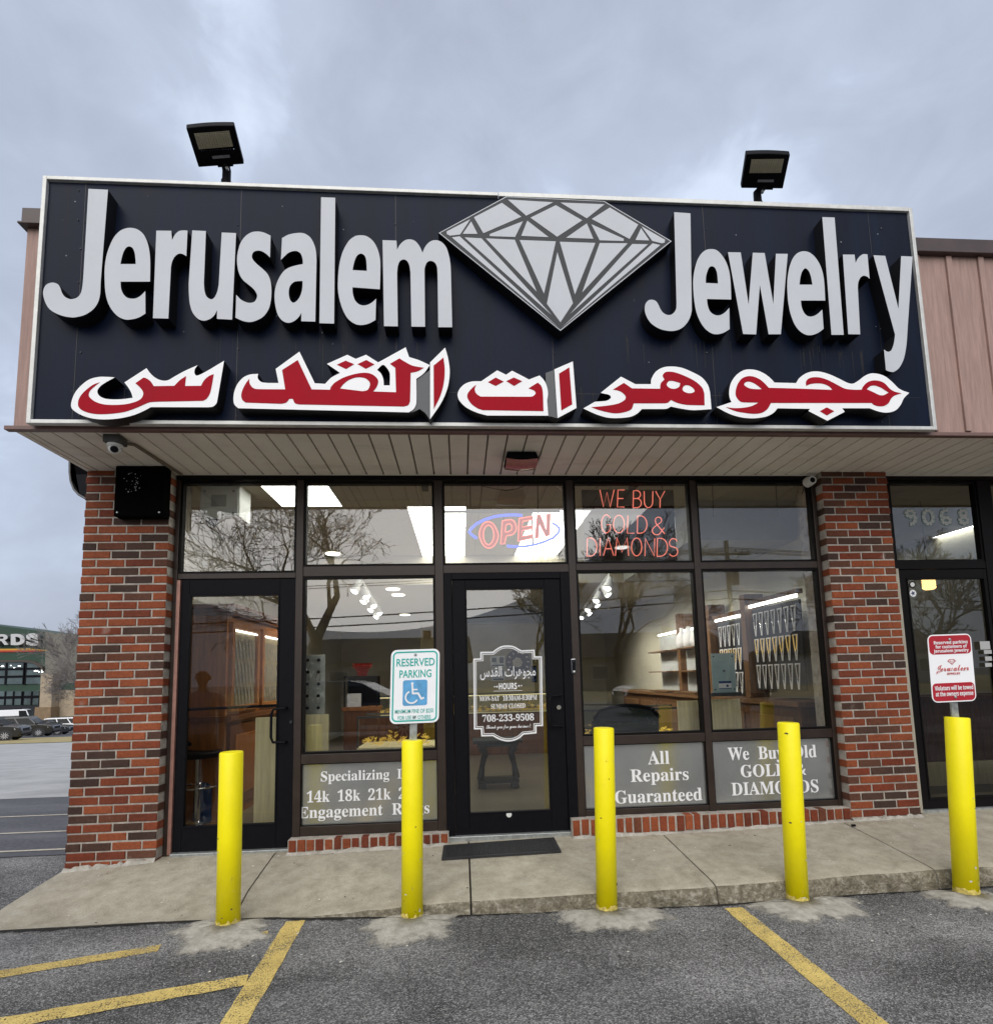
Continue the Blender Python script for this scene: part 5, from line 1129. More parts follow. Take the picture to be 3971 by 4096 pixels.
def track(ua, ub, label, aim, n=7):
    a, b = PZ(*ua, 2.62), PZ(*ub, 2.62)
    t = thing('track_light', label, 'track light', a)
    part('rail', t, M_WHITEP, lambda m: m.tube([a, b], .018, 6))
    for i in range(n):
        c = a.lerp(b, (i+.4)/n); s = 1 if i % 2 else -1
        m = MB(); m.tube([c, c+Vector((.02*s, 0, -.07))], .012, 6); h = c+Vector((.02*s, 0, -.09)); m.tube([h+Vector((-.03*s, .02, .04)), h+Vector((.03*s, -.03, -.09))], [.035, .058], 12)
        o = m.build('spotlight', M_WHITEP, t); q = MB(); e_ = h+Vector((.031*s, -.031, -.092)); q.tube([e_, e_+Vector((.002*s, -.002, -.003))], .045, 12); q.build('bulb', M_LITS, o)
        sl_ = bpy.data.lights.new('spot_beam', 'SPOT'); sl_.energy = 34; sl_.spot_size = R(95); sl_.spot_blend = .8; sl_.shadow_soft_size = .04; sl_.color = (1, .93, .80)
        so_ = bpy.data.objects.new('spot_beam', sl_); so_.matrix_world = Matrix.Translation(e_+Vector((0, 0, -.03))) @ (e_-(Vector((.6, e_.y+.3, 1.0)) if aim < 0 else Vector((6.35, e_.y+.3, 1.2)))).to_track_quat('Z', 'Y').to_matrix().to_4x4(); COL.objects.link(so_); so_.parent = t; so_.matrix_parent_inverse = t.matrix_world.inverted()
track((683, 1098), (728, 1165), 'row of white spotlights on a track behind the lettered window', -1); track((1172, 1092), (1112, 1168), 'row of white spotlights on a track behind the window right of the entrance', 1)
# wall cabinet behind the left door
def cabinet():
    xf = .80; y0 = PXX(440, 1250, xf).y; y1 = 3.2; zt = 2.02
    t = thing('display_cabinet', 'honey wood wall cabinet with lit glass doors behind the left door', 'cabinet', (xf, y0, .1))
    boxpart('carcass', t, M_WOOD, .145, xf-.03, y0, y1, .10, zt)
    part('cornice', t, M_WOODD, lambda m: [m.box(.145, xf+d, y0-d, y1, zt+h, zt+h2) for d, h, h2 in ((.01, .001, .03), (.035, .0305, .06), (.06, .0605, .10))], bevel=.004)
    part('waist_rail', t, M_WOODD, lambda m: m.box(.145, xf+.04, y0-.04, y1, 1.02, 1.07), bevel=.004)
    n = 3; w_ = (y1-y0)/n
    for i in range(n):
        a, b = y0+i*w_+.05, y0+(i+1)*w_-.03
        f = MB(); xx0, xx1 = xf-.029, xf+.005
        f.box(xx0, xx1, a, a+.06, 1.10, 1.96); f.box(xx0, xx1, b-.06, b, 1.10, 1.96); f.box(xx0, xx1, a+.06, b-.06, 1.10, 1.16); f.box(xx0, xx1, a+.06, b-.06, 1.90, 1.96)
        o = f.build('door', M_WOOD, t, bevel=.004)
        MB().box(xx0+.001, xx0+.003, a+.06, b-.06, 1.16, 1.90).build('back_board', mat('cabinet_back', (.20, .16, .09), .4, .0, var=.3, scale=9), o)
        MB().box(xx1-.01, xx1-.006, a+.07, b-.07, 1.875, 1.89).build('lamp', M_LITS, o)
        m = MB()
        for j in range(3):
            z = 1.62-.24*j; yy = a+.1
            while yy < b-.14: m.add([(xx0+.012, yy, z+.2), (xx0+.012, yy+.02, z+.2), (xx0+.02, yy+.075, z), (xx0+.02, yy+.055, z)], [(0, 1, 2, 3)]); yy += .085
        m.build('necklace_card', mat('grey_card', (.20, .20, .20), .6, var=.5, scale=30), o)
        f = MB(); f.box(xx0, xx1, a, b, .2, .98); f.build('base_door', M_WOODD, t, bevel=.004); MB().box(xx1+.0005, xx1+.012, a+.1, b-.1, .3, .88).build('raised_panel', M_WOOD, t, bevel=.006)
cabinet()
def stool():
    c = P(381, 1445, .75); z = c.z; x = c.x
    t = thing('bar_stool', 'black padded bar stool on a chrome post just inside the left door', 'stool', (x, .75, .1))
    part('seat', t, M_BLACK, lambda m: m.lathe([(.10, -.03), (.165, -.02), (.185, .01), (.175, .035), (.12, .028), (.05, .02)], (x, .75, z), 28), smooth=True)
    part('backrest', t, M_BLACK, lambda m: m.tube([(x+.175*math.cos(R(a)), .75+.175*math.sin(R(a)), z+.05+.04*math.sin(R(a/2))) for a in range(60, 241, 15)], .022, 8))
    part('post', t, M_CHROME, lambda m: m.tube([(x, .75, .12), (x, .75, z-.03)], .026, 14))
    part('footrest', t, M_CHROME, lambda m: m.tube([(x+.15*math.cos(R(a)), .75+.15*math.sin(R(a)), .46) for a in range(0, 361, 15)], .011, 8))
    part('base', t, M_CHROME, lambda m: m.lathe([(.20, .102), (.195, .115), (.05, .135), (.026, .16)], (x, .75, 0), 28), smooth=True)
    q = P(398, 1520, .95); tt = thing('water_bottle', 'large blue water bottle with a green cap on the floor by the bar stool', 'bottle', (q.x, .95, .1))
    part('body', tt, mat('blue_bottle', (.02, .05, .14), .2, var=.2), lambda m: m.lathe([(.12, .101), (.13, .13), (.13, .40), (.115, .46), (.05, .52), (.045, .55)], (q.x, .95, 0), 24), smooth=True)
    part('cap', tt, mat('green_cap', (.01, .09, .03), .4), lambda m: m.lathe([(.05, .551), (.05, .60), (.04, .605)], (q.x, .95, 0), 20))
stool()
# tall pale boards, stands and counters by the glass
def board(u0, u1, v0, v1, y, label, mt=M_PLY):
    a, b = P(u0, v0, y), P(u1, v1, y); t = tag(MB().box(a.x, b.x, y, y+.018, b.z, a.z).build('wood_board', mt, bevel=.002), label, 'board'); return t
board(489, 526, 1374, 1579, .42, 'tall pale wood board behind the left door, beside its handle'); board(573, 628, 1369, 1446, .30, 'pale wood board at the foot of the window beside the left door'); board(1296, 1341, 1342, 1410, .32, 'pale wood board behind the window just left of the mullion by the steel plate'); board(1361, 1421, 1339, 1408, .32, 'pale wood board under the steel plate')
def counter(x0, x1, y0, y1, label, zt=1.02, zg=.72):
    t = thing('display_counter', label, 'counter', ((x0+x1)/2, y0, .1))
    boxpart('base', t, M_WOODD, x0, x1, y0+.02, y1, .10, zg-.02, .004); boxpart('deck', t, M_PLY, x0, x1, y0, y1, zg-.019, zg, .002)
    m = MB(); m.box(x0, x1, y0, y0+.02, zt-.02, zt); m.box(x0, x1, y1-.02, y1, zt-.02, zt); m.box(x0, x0+.015, y0, y0+.015, zg, zt-.021); m.box(x1-.015, x1, y0, y0+.015, zg, zt-.021); m.build('glass_frame', M_GRAYPL, t)
    MB().quad((x0+.016, y0+.006, zg), (x1-.016, y0+.006, zg), (x1-.016, y0+.006, zt-.02), (x0+.016, y0+.006, zt-.02)).build('front_glass', M_GLASS, t, fix=False)
    m = MB(); m.box(x0+.02, x1-.02, y1-.05, y1-.03, zt-.05, zt-.03); m.build('lamp', mat('warm_lamp', (.8, .7, .5), .5, emit=(1, .8, .4), estr=.8), t)
    m = MB(); rr = random.Random(int(x0*31))
    x = x0+.05
    while x < x1-.1:
        for j in range(3):
            yb_ = y0+.06+.14*j; h = rr.uniform(.05, .12); w_ = rr.uniform(.05, .1)
            for k_ in range(7):
                cx_ = x+rr.uniform(0, w_); cz_ = zg+.01+rr.random()*h; s = rr.uniform(.006, .02)
                m.tube([(cx_-s, yb_+rr.uniform(0, .05), cz_), (cx_, yb_, cz_-s*.7), (cx_+s, yb_+.01, cz_+s*.4)], .0035, 5)
        x += .11
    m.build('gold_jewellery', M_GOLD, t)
counter(1.95, 2.72, 1.0, 1.5, 'glass counter of gold jewellery behind the lettered window'); counter(1.1, 5.0, 4.6, 5.2, 'long glass counter of gold jewellery at the back, seen through the entrance door', 1.10, .80); counter(4.05, 5.3, 1.05, 1.55, 'glass counter of gold jewellery right of the entrance door')
def acrylic():
    y = .34; a, b = P(577, 1254, y), P(621, 1367, y); t = thing('display_stand', 'clear acrylic stand with two columns of round pegs behind the lettered window', 'stand', ((a.x+b.x)/2, y, b.z))
    mm = mat('frosted_acrylic', (.40, .42, .40), .25, .2, var=.35, scale=14)
    boxpart('panel', t, mm, a.x, b.x, y, y+.02, b.z, a.z, .003)
    w_, h = b.x-a.x, a.z-b.z
    for j in range(5):
        for s in (.28, .74):
            part('peg', t, M_BLACK, lambda m: m.lathe([(.0135, 0), (.0135, -.012), (.008, -.016)], (a.x+w_*s, y-.001, a.z-h*(.09+.2*j)), 12, axis='y'))
    m = MB()
    for s, j in ((.28, 0), (.28, 1), (.28, 2), (.28, 3), (.74, 1), (.74, 3)):
        x = a.x+w_*s; z = a.z-h*(.09+.2*j); m.tube([(x-.012, y-.008, z), (x-.02, y-.01, z-.05), (x, y-.012, z-.1), (x+.018, y-.01, z-.05), (x+.012, y-.008, z)], .0022, 5)
    m.build('chain', M_CHROME, t)
acrylic()
def glasscase():
    y = 1.7; a, b = P(658, 1297, y), P(722, 1352, y); z0 = 1.02
    t = thing('glass_case', 'small glass case with a wood base on the counter behind the lettered window', 'case', ((a.x+b.x)/2, y, b.z))
    boxpart('base', t, M_WOOD, a.x-.02, b.x+.02, y-.02, y+.25, b.z-.045, b.z-.001, .003)
    part('frame', t, M_BLACK, lambda m: (m.box(a.x, a.x+.012, y, y+.012, b.z, a.z), m.box(b.x-.012, b.x, y, y+.012, b.z, a.z), m.box(a.x, b.x, y, y+.2, a.z, a.z+.012), m.box(a.x, b.x, y+.2, y+.21, b.z, a.z)))
    part('card', t, M_NECK, lambda m: m.box(a.x+.03, a.x+(b.x-a.x)*.5, y+.03, y+.04, b.z, b.z+(a.z-b.z)*.45))
    boxpart('stand', t, M_WOODD, a.x, b.x, y+.0, y+.22, .10, b.z-.046)
    c = P(693, 1294, y+.1); tt = thing('vase', 'red flared vase standing on the glass case', 'vase', (c.x, c.y, a.z+.012))
    h = P(693, 1270, y+.1).z-(a.z+.0125)
    part('body', tt, mat('red_glaze', (.35, .008, .006), .25, var=.3), lambda m: m.lathe([(.05, 0), (.055, h*.1), (.07, h*.45), (.115, h*.8), (.10, h*.88), (.12, h)], (c.x, c.y, a.z+.0125), 9), smooth=False)
glasscase()
def steelplate():
    y = .2; a, b = P(1360, 1251, y), P(1410, 1325, y); t = thing('metal_plate', 'grey metal plate with a blue card standing behind the right window', 'plate', ((a.x+b.x)/2, y, b.z))
    boxpart('plate', t, mat('plate_blue_gray', (.44, .56, .57), .35, .3, var=.12, scale=6), a.x, b.x, y, y+.012, b.z, a.z, .002)
    w_, h = b.x-a.x, a.z-b.z
    part('bolt', t, M_RUB, lambda m: [m.lathe([(.007, 0), (.005, -.004)], (a.x+w_*s, y-.0005, b.z+h*q), 10, axis='y') for s in (.1, .9) for q in (.08, .92)])
    part('knob', t, M_CHROME, lambda m: m.lathe([(.013, 0), (.011, -.008)], (a.x+w_*.5, y-.0005, b.z+h*.55), 16, axis='y'))
    o = boxpart('card', t, M_VINYL, a.x+w_*.25, a.x+w_*.78, y-.0025, y-.0005, b.z+h*.09, b.z+h*.29, 0)
    part('card_band', t, mat('card_blue', (.01, .05, .17), .5), lambda m: (m.box(a.x+w_*.25, a.x+w_*.78, y-.004, y-.0027, b.z+h*.235, b.z+h*.29), m.box(a.x+w_*.25, a.x+w_*.78, y-.004, y-.0027, b.z+h*.09, b.z+h*.11), m.lathe([(.011, -.004), (.011, -.0027)], (a.x+w_*.61, y, b.z+h*.17), 14, axis='y')))
    boxpart('shelf', t, M_GRAYPL, a.x-.03, b.x+.03, y-.03, y+.1, b.z-.03, b.z-.001)
steelplate()
def chair():
    y = .62; x0, x1 = P(1136, 1400, y).x, P(1263, 1400, y).x; zt = P(1200, 1350, y).z
    t = thing('chair', 'dark green leather chair with an arched back behind the window right of the entrance', 'chair', ((x0+x1)/2, y, .1))
    G_ = mat('dark_green_leather', (.012, .022, .022), .25, var=.25, scale=8)
    ol = [(x0, .30), (x0, zt-.12), (x0+.03, zt-.085)]+[(x0+(x1-x0)*i/10, zt-.06+.06*math.sin(math.pi*i/10)) for i in range(1, 10)]+[(x1-.03, zt-.085), (x1, zt-.12), (x1, .30)]
    m = MB(); m.slab([(a, y, b) for a, b in ol], (0, .09, 0)); m.build('backrest', G_, t, bevel=.02)
    part('piping', t, M_BLACK, lambda m: m.tube([(a, y-.004, b) for a, b in ol[1:-1]], .018, 8))
    boxpart('seat', t, G_, x0+.02, x1-.02, y+.1, y+.58, .42, .54, .03)
    for sx in (x0+.04, x1-.04):
        for sy in (y+.04, y+.52): part('leg', t, M_WOODD, lambda m: m.tube([(sx, sy, .415), (sx, sy, .101)], [.025, .018], 8))
chair()
def console():
    y = 1.9; x0, x1 = P(905, 1420, y).x, P(1000, 1420, y).x; zt = P(950, 1416, y).z
    t = thing('console_table', 'dark carved console table inside the entrance door', 'table', ((x0+x1)/2, y, .1))
    DK = mat('dark_stone', (.03, .032, .03), .4, var=.3, scale=9)
    boxpart('table_top', t, DK, x0, x1, y-.02, y+.32, zt-.04, zt, .008); boxpart('apron', t, DK, x0+.05, x1-.05, y+.01, y+.29, zt-.085, zt-.041, .006); boxpart('lower_shelf', t, DK, x0+.05, x1-.05, y, y+.28, .16, .20, .006)
    for sx in (x0+.1, x1-.1): part('leg', t, DK, lambda m: m.tube([(sx, y+.04, zt-.09), (sx+(.035 if sx < (x0+x1)/2 else -.035), y+.02, zt-.16), (sx, y+.05, .36), (sx-(.02 if sx < (x0+x1)/2 else -.02), y+.03, .21)], [.05, .04, .03, .045], 10)); part('foot', t, DK, lambda m: m.tube([(sx, y+.05, .159), (sx, y+.05, .101)], [.045, .055], 10))
console()
def clock():
    c = P(992, 1267, 5.9); t = thing('wall_clock', 'round black wall clock seen through the glass of the entrance door', 'clock', (c.x, 5.95, c.z)); r_ = .24
    part('face', t, M_BLACK, lambda m: m.lathe([(r_, 0), (r_, -.03), (r_*.95, -.035)], (c.x, 5.95, c.z), 36, axis='y'))
    m = MB()
    for i in range(12):
        a = math.pi*i/6; d = Vector((math.sin(a), 0, math.cos(a))); p = Vector((d.z, 0, -d.x)); b = Vector((c.x, 5.913, c.z)); w_ = .012
        m.add([b+d*r_*.68-p*w_, b+d*r_*.68+p*w_, b+d*r_*.88+p*w_, b+d*r_*.88-p*w_], [(0, 1, 2, 3)])
    m.build('numeral', M_NECK, t, fix=False)
    m = MB(); m.lathe([(r_*.42, -.036), (r_*.4, -.04)], (c.x-.02, 5.95, c.z-.01), 7, axis='y'); m.build('map_emblem', mat('pale_stone', (.5, .48, .42), .6, var=.4, scale=20), t)
    part('partition', SHOP, mat('partition_tan', (.34, .30, .18), .8, var=.1, scale=3), lambda m: m.box(2.2, 4.6, 5.96, 6.02, .1, 2.4))
    for (zx0, zx1, zy0, zy1, lb) in ((322, 428, 578, 655, 'white picture card of a man at a door, left of the wall clock'), (330, 425, 668, 755, 'round white card under the picture card'), (615, 655, 648, 765, 'dark and blue card at the right edge of the hours lettering')):
        a, b = up(zx0, zy0, 1780, 2300, 1.7818), up(zx1, zy1, 1780, 2300, 1.7818); p, q = P(*a, .16), P(*b, .16)
        tt = thing('card', lb, 'card', ((p.x+q.x)/2, .16, q.z)); w_, h = q.x-p.x, p.z-q.z
        boxpart('sheet', tt, mat('pale_card', (.38, .38, .34), .6) if zx0 < 600 else M_BLACK, p.x, q.x, .158, .16, q.z, p.z, 0)
        part('print', tt, M_RUB if zx0 < 600 else mat('card_blue', (.01, .05, .17), .5), lambda m: (m.box(p.x+w_*.1, p.x+w_*.4, .1565, .1575, q.z+h*.45, q.z+h*.8), m.box(p.x+w_*.62, p.x+w_*.9, .1565, .1575, q.z+h*.35, q.z+h*.9), m.box(p.x+w_*.1, p.x+w_*.9, .1565, .1575, q.z+h*.08, q.z+h*.2)))
clock()
# lit jewellery panels along the right-hand wall
def wallpanels():
    xf = 6.30
    spec = [(1527, 1437, 1129, 1166, 'nearest the right pier'), (1419, 1372, 1172, 1190, 'just behind the steel plate')]
    def zy(u, v): p = PXX(u, v, xf); return p.y, p.z
    for u0, u1, v0, v1, w_ in spec:
        ya, za = zy(u0, v0); yb, zb = zy(u1, v1); zt = (za+zb)/2; z0 = 1.16
        t = thing('necklace_display', 'lit black wall panel of necklaces on white zigzag cards, '+w_, 'display', (xf, (ya+yb)/2, z0))
        boxpart('back_panel', t, M_VELV, xf, xf+.02, ya, yb, z0, zt-.05, 0)
        boxpart('lamp', t, M_LITS, xf-.03, xf-.01, ya, yb, zt-.03, zt, 0)
        boxpart('hood', t, mat('walnut_wood', (.16, .085, .04), .4, var=.35, scale=6, stretch=(6, 6, .5)), xf-.05, xf+.02, ya-.04, yb+.04, zt+.001, zt+.05, .004)
        for j in range(3):
            z1_ = zt-.10-.29*j; m = MB(); n = max(3, int((yb-ya)/.115))
            for i in range(n):
                y = ya+.03+(yb-ya-.06)*(i+.5)/n; w2 = .036
                for s, tt in ((-1, .0), (1, .0)):
                    m.add([(xf-.012, y+s*w2-.010, z1_), (xf-.012, y+s*w2+.010, z1_), (xf-.016, y+s*.004+.010, z1_-.26), (xf-.016, y+s*.004-.010, z1_-.26)], [(0, 1, 2, 3)])
                m.add([(xf-.012, y-w2, z1_), (xf-.012, y+w2, z1_), (xf-.0125, y+w2, z1_-.014), (xf-.0125, y-w2, z1_-.014)], [(0, 1, 2, 3)])
            o = m.build('necklace_card', M_NECK, t, fix=False)
            m = MB()
            for i in range(n):
                y = ya+.03+(yb-ya-.06)*(i+.5)/n; m.tube([(xf-.02, y-.03, z1_-.01), (xf-.02, y-.018, z1_-.13), (xf-.021, y, z1_-.17), (xf-.02, y+.018, z1_-.13), (xf-.02, y+.03, z1_-.01)], .003, 5)
            m.build('necklace', M_GOLD if j == 1 else M_CHROME, o)
    for u0, u1, v0, v1, w_ in ((1352, 1310, 1196, 1206, 'showing white busts and folded cards'), (1297, 1262, 1206, 1216, 'with pale shelves, farthest along the right-hand wall')):
        ya, za = zy(u0, v0); yb, zb = zy(u1, v1); zt = (za+zb)/2
        t = thing('shelf_display', 'lit shelf unit '+w_, 'shelves', (xf, (ya+yb)/2, 1.1))
        boxpart('back_panel', t, mat('pale_back', (.40, .42, .42), .6, var=.15), xf, xf+.02, ya, yb, 1.1, zt-.05, 0); boxpart('lamp', t, M_LITS, xf-.03, xf-.01, ya, yb, zt-.03, zt, 0)
        for z in (1.1, 1.4, 1.72): boxpart('shelf', t, mat('walnut_wood', (.16, .085, .04), .4, var=.35, scale=6, stretch=(6, 6, .5)), xf-.22, xf-.001, ya, yb, z-.02, z, .002)
        if w_.startswith('showing'):
            for k_ in range(3):
                yy = ya+(yb-ya)*(k_+.5)/3; part('bust', t, M_NECK, lambda m: m.lathe([(.07, .001), (.09, .08), (.075, .18), (.03, .25), (.028, .30)], (xf-.1, yy, 1.72), 14), smooth=True)
    # wood base cabinets and posts along that wall
    t = thing('wall_cabinet', 'run of dark wood base cabinets under the necklace panels', 'cabinet', (6.35, 2, .1))
    boxpart('carcass', t, mat('walnut_dark', (.10, .048, .022), .4, var=.35, scale=6, stretch=(6, 6, .5)), 6.12, 6.49, .5, 6.0, .10, 1.02); boxpart('counter_top', t, mat('walnut_wood', (.16, .085, .04), .4, var=.35, scale=6, stretch=(6, 6, .5)), 6.08, 6.49, .48, 6.0, 1.021, 1.07, .005)
    for i in range(6): boxpart('raised_panel', t, mat('walnut_wood', (.16, .085, .04), .4, var=.35, scale=6, stretch=(6, 6, .5)), 6.105, 6.119, .6+.9*i, 1.35+.9*i, .2, .92, .006)
    for y in (PXX(1432, 1200, 6.28).y, PXX(1362, 1200, 6.28).y, PXX(1303, 1200, 6.28).y): boxpart('post', t, mat('walnut_wood', (.16, .085, .04), .4, var=.35, scale=6, stretch=(6, 6, .5)), 6.22, 6.45, y-.05, y+.05, 1.071, 2.25, .004)
wallpanels()
# white cabinet and camera box hung behind the top left pane
def hungbox():
    y = .42; a, b = P(383, 926, y), P(458, 989, y); t = thing('loudspeaker_box', 'white box with four screws hanging behind the top left pane', 'box', ((a.x+b.x)/2, y, b.z)); Wm = mat('box_white', (.72, .74, .71), .5, var=.05)
    boxpart('cabinet', t, Wm, a.x, b.x, y, y+.25, b.z, a.z+.12, .006); boxpart('front_plate', t, Wm, a.x+.012, b.x-.012, y-.008, y-.0005, b.z+.012, b.z+(a.z-b.z)*.85, .004)
    w_, h = b.x-a.x, a.z-b.z
    part('screw', t, M_STEEL, lambda m: [m.lathe([(.011, 0), (.009, -.006)], (a.x+w_*s, y-.0085, b.z+h*q), 12, axis='y') for s in (.13, .85) for q in (.1, .77)])
    boxpart('grille', t, mat('box_gray', (.40, .42, .40), .5), a.x+w_*.3, a.x+w_*.68, y-.012, y-.0085, b.z+h*.3, b.z+h*.66, .004)
    part('camera_dome', t, M_BLACK, lambda m: m.lathe([(.055, -.001), (.05, -.035), (.03, -.06), (.012, -.07)], (a.x+w_*.25, y+.06, b.z), 18), smooth=True)
hungbox()
def small_camera(u, v, label):
    c = P(u, v, .35); t = thing('security_camera', label, 'camera', (c.x, .35, CZL))
    part('mount', t, M_BLACK, lambda m: (m.tube([(c.x, .35, CZL), (c.x, .35, c.z+.02)], .014, 8), m.box(c.x-.05, c.x+.03, .33, .37, c.z+.02, c.z+.05)))
    boxpart('body', t, M_BLACK, c.x-.03, c.x+.03, .30, .42, c.z-.02, c.z+.019, .006)
small_camera(813, 932, 'small black camera hung from the ceiling left of the open neon'); small_camera(1212, 931, 'small black camera behind the diamonds neon')

# ------------------------------------------------------------------ neon signs just behind the glass
M_NRED = mat('neon_red', (.3, .05, .04), .3, emit=(1, .14, .09), estr=.9)
M_NBLU = mat('neon_blue', (.01, .03, .2), .3, emit=(.02, .08, 1), estr=.9)
M_NPNK = mat('neon_salmon', (.8, .3, .25), .3, emit=(1, .22, .15), estr=.55)
M_NBACK = mat('neon_dark_red', (.16, .004, .008), .5, emit=(1, .02, .03), estr=.12)
def open_neon():
    y = .19
    def T(zx, zy): p = P(*up(zx, zy, 1700, 1860, 2.7143), y); return (p.x, p.z)
    t = thing('neon_sign', 'red and blue neon sign reading open above the entrance door', 'neon sign', (3.45, y, 2.4))
    def loop(s, m, n=4, r_=.0048): pts = [T(*q) for q in outline(s, n)]; pts = [(x, y, z) for x, z in pts]; m.tube(pts+[pts[0]], r_, 6, caps=False); return [(x, z) for x, _, z in pts]
    G = [("690,615 740,640 775,700 795,760 780,830 740,885 690,903 640,880 605,820 588,750 605,680 640,630", "690,655 725,680 745,740 740,800 715,850 685,865 655,845 635,790 635,730 650,680"),
         ("838,606! 925,592 965,610 988,660 985,715 950,755 882,770! 862,856! 820,860!", "880,648! 920,640 942,670 935,705 905,722 868,728!"),
         ("1020,580! 1173,555! 1170,592! 1062,612! 1054,672! 1165,655! 1160,692! 1056,712! 1048,775! 1162,755! 1156,798! 1008,828!",),
         ("1215,540! 1250,537! 1318,700! 1318,530! 1362,520! 1352,762! 1310,778! 1242,640! 1232,790! 1190,798!",)]
    for g in G:
        m = MB(); L2 = [loop(s, m) for s in g]; o = m.build('letter', M_NRED, t, smooth=True)
        fill(L2, y+.012, y+.018, 'letter_back', M_NBACK, o)
    m = MB()
    for s in ("1055,545 980,540 880,542 760,556 650,590 560,635 500,690 480,725 505,755 560,795", "888,878 980,886 1090,882 1200,862 1300,830 1390,790 1445,740 1460,695 1435,660 1380,627"):
        pp = parse(s); pts = []
        for a, b in zip(pp, pp[1:]):
            q = T(a[0], a[1]); pts.append((q[0], y+.004, q[1]))
        q = T(pp[-1][0], pp[-1][1]); pts.append((q[0], y+.004, q[1])); m.tube(pts, .012, 8)
    m.build('border_tube', M_NBLU, t, smooth=True)
    fr_ = MB()
    for zx in (850, 1165): q0, q1 = T(zx, 560), T(zx, 870); fr_.box(q0[0]-.008, q0[0]+.008, y+.02, y+.03, q1[1], q0[1])
    fr_.build('support', M_BLACK, t)
    ch = MB()
    for zx in (490, 1225): q0 = T(zx, 180); q1 = T(zx+4, 640); ch.tube([(q0[0], y+.02, q0[1]), (q1[0], y+.02, q1[1])], .004, 5)
    q = [T(*z) for z in ((370, 180), (500, 195), (640, 225), (760, 250), (880, 268), (1000, 250), (1100, 210), (1220, 188))]; ch.tube([(x, y+.02, z) for x, z in q], .004, 5)
    ch.build('chain', M_RUB, t)
    q = [T(*z) for z in ((1425, 230), (1480, 270), (1515, 330), (1525, 400))]; q2 = [T(*z) for z in ((1530, 550), (1470, 640), (1440, 760), (1490, 880), (1540, 960))]
    part('cord', t, M_WHITEP, lambda m: (m.tube([(x, y, z) for x, z in q], .003, 5), m.tube([(x, y, z) for x, z in q2], .003, 5)))
    dk = MB(); a_, b_ = T(186, 470), T(1480, 492)
    dk.box(a_[0], b_[0], .24, .26, b_[1], a_[1]); dk.build('top_rail', M_BLACK, t)
open_neon()
def buy_neon():
    y = .19
    def T(zx, zy): p = P(*up(zx, zy, 2200, 1860, 1.58333), y); return (p.x, y, p.z)
    t = thing('neon_sign', 'salmon neon lettering reading we buy gold and diamonds on a dark sheet', 'neon sign', (4.5, y, 2.5))
    a, b = T(203, 150), T(815, 608)
    MB().box(a[0], b[0], y+.03, y+.034, b[2], a[2]).build('backing_sheet', glass('smoked_acrylic', (.40, .40, .41), 1.4), t)
    def arc(cx_, cy_, rx, ry, a0, a1, n=10): return [(cx_+rx*math.cos(R(a0+(a1-a0)*i/n)), cy_+ry*math.sin(R(a0+(a1-a0)*i/n))) for i in range(n+1)]
    F = {'W': [[(0, 0), (.25, 1), (.5, .15), (.72, 1), (1, 0)]], 'E': [[(1, 0), (.1, 0), (0, 1), (1, 1)], [(.05, .5), (.85, .5)]], 'B': [[(0, 1), (.05, 0)]+arc(.45, .23, .45, .23, -90, 90, 8)+[(.05, .47)]+arc(.5, .73, .5, .27, -90, 90, 8)+[(0, 1)]],
         'U': [[(0, 0), (.02, .65)]+arc(.5, .65, .48, .35, 180, 0, 10)+[(1, 0)]], 'Y': [[(0, 0), (.5, .5), (1, 0)], [(.5, .5), (.48, 1)]], 'G': [arc(.5, .5, .5, .5, -40, -320, 16)+[(.97, .55), (.55, .55)]], 'O': [arc(.5, .5, .5, .5, 0, 360, 18)],
         'L': [[(.1, 0), (0, 1), (1, 1)]], 'D': [[(.02, 1), (.06, 0)]+arc(.35, .5, .65, .5, -90, 90, 10)+[(.02, 1)]], '&': [[(1, .95), (.3, .35)]+arc(.5, .18, .25, .18, 150, 400, 8)+[(.2, .55)]+arc(.38, .77, .36, .23, 210, 60, 8)+[(.95, .6)]],
         'I': [[(.5, 0), (.5, 1)]], 'A': [[(0, 1), (.45, 0), (1, 1)], [(.2, .62), (.8, .62)]], 'M': [[(0, 1), (.12, 0), (.5, .8), (.88, 0), (1, 1)]], 'N': [[(0, 1), (.04, 0), (.96, 1), (1, 0)]], 'S': [arc(.5, .25, .45, .25, -20, -230, 9)+arc(.5, .74, .5, .26, -60, 150, 9)]}
    for ch, x0, x1, y0, y1 in (('W', 315, 405, 157, 265), ('E', 425, 470, 158, 266), ('B', 525, 577, 162, 270), ('U', 595, 650, 166, 270), ('Y', 668, 725, 166, 270), ('G', 325, 386, 315, 430), ('O', 400, 470, 318, 430), ('L', 488, 532, 320, 432), ('D', 550, 613, 322, 432), ('&', 645, 726, 330, 442),
                              ('D', 232, 296, 462, 577), ('I', 300, 332, 462, 575), ('A', 338, 402, 462, 573), ('M', 413, 497, 460, 575), ('O', 515, 580, 462, 576), ('N', 600, 662, 465, 576), ('D', 675, 743, 464, 578), ('S', 752, 808, 466, 578)):
        m = MB()
        for st in F[ch]: m.tube([T(x0+(x1-x0)*a, y0+(y1-y0)*b) for a, b in st], .0046, 6)
        m.build('letter', M_NPNK, t, smooth=True)
    part('chain', t, M_RUB, lambda m: [m.tube([T(zx, 100), T(zx-6, 150)], .004, 5) for zx in (300, 715)])
buy_neon()
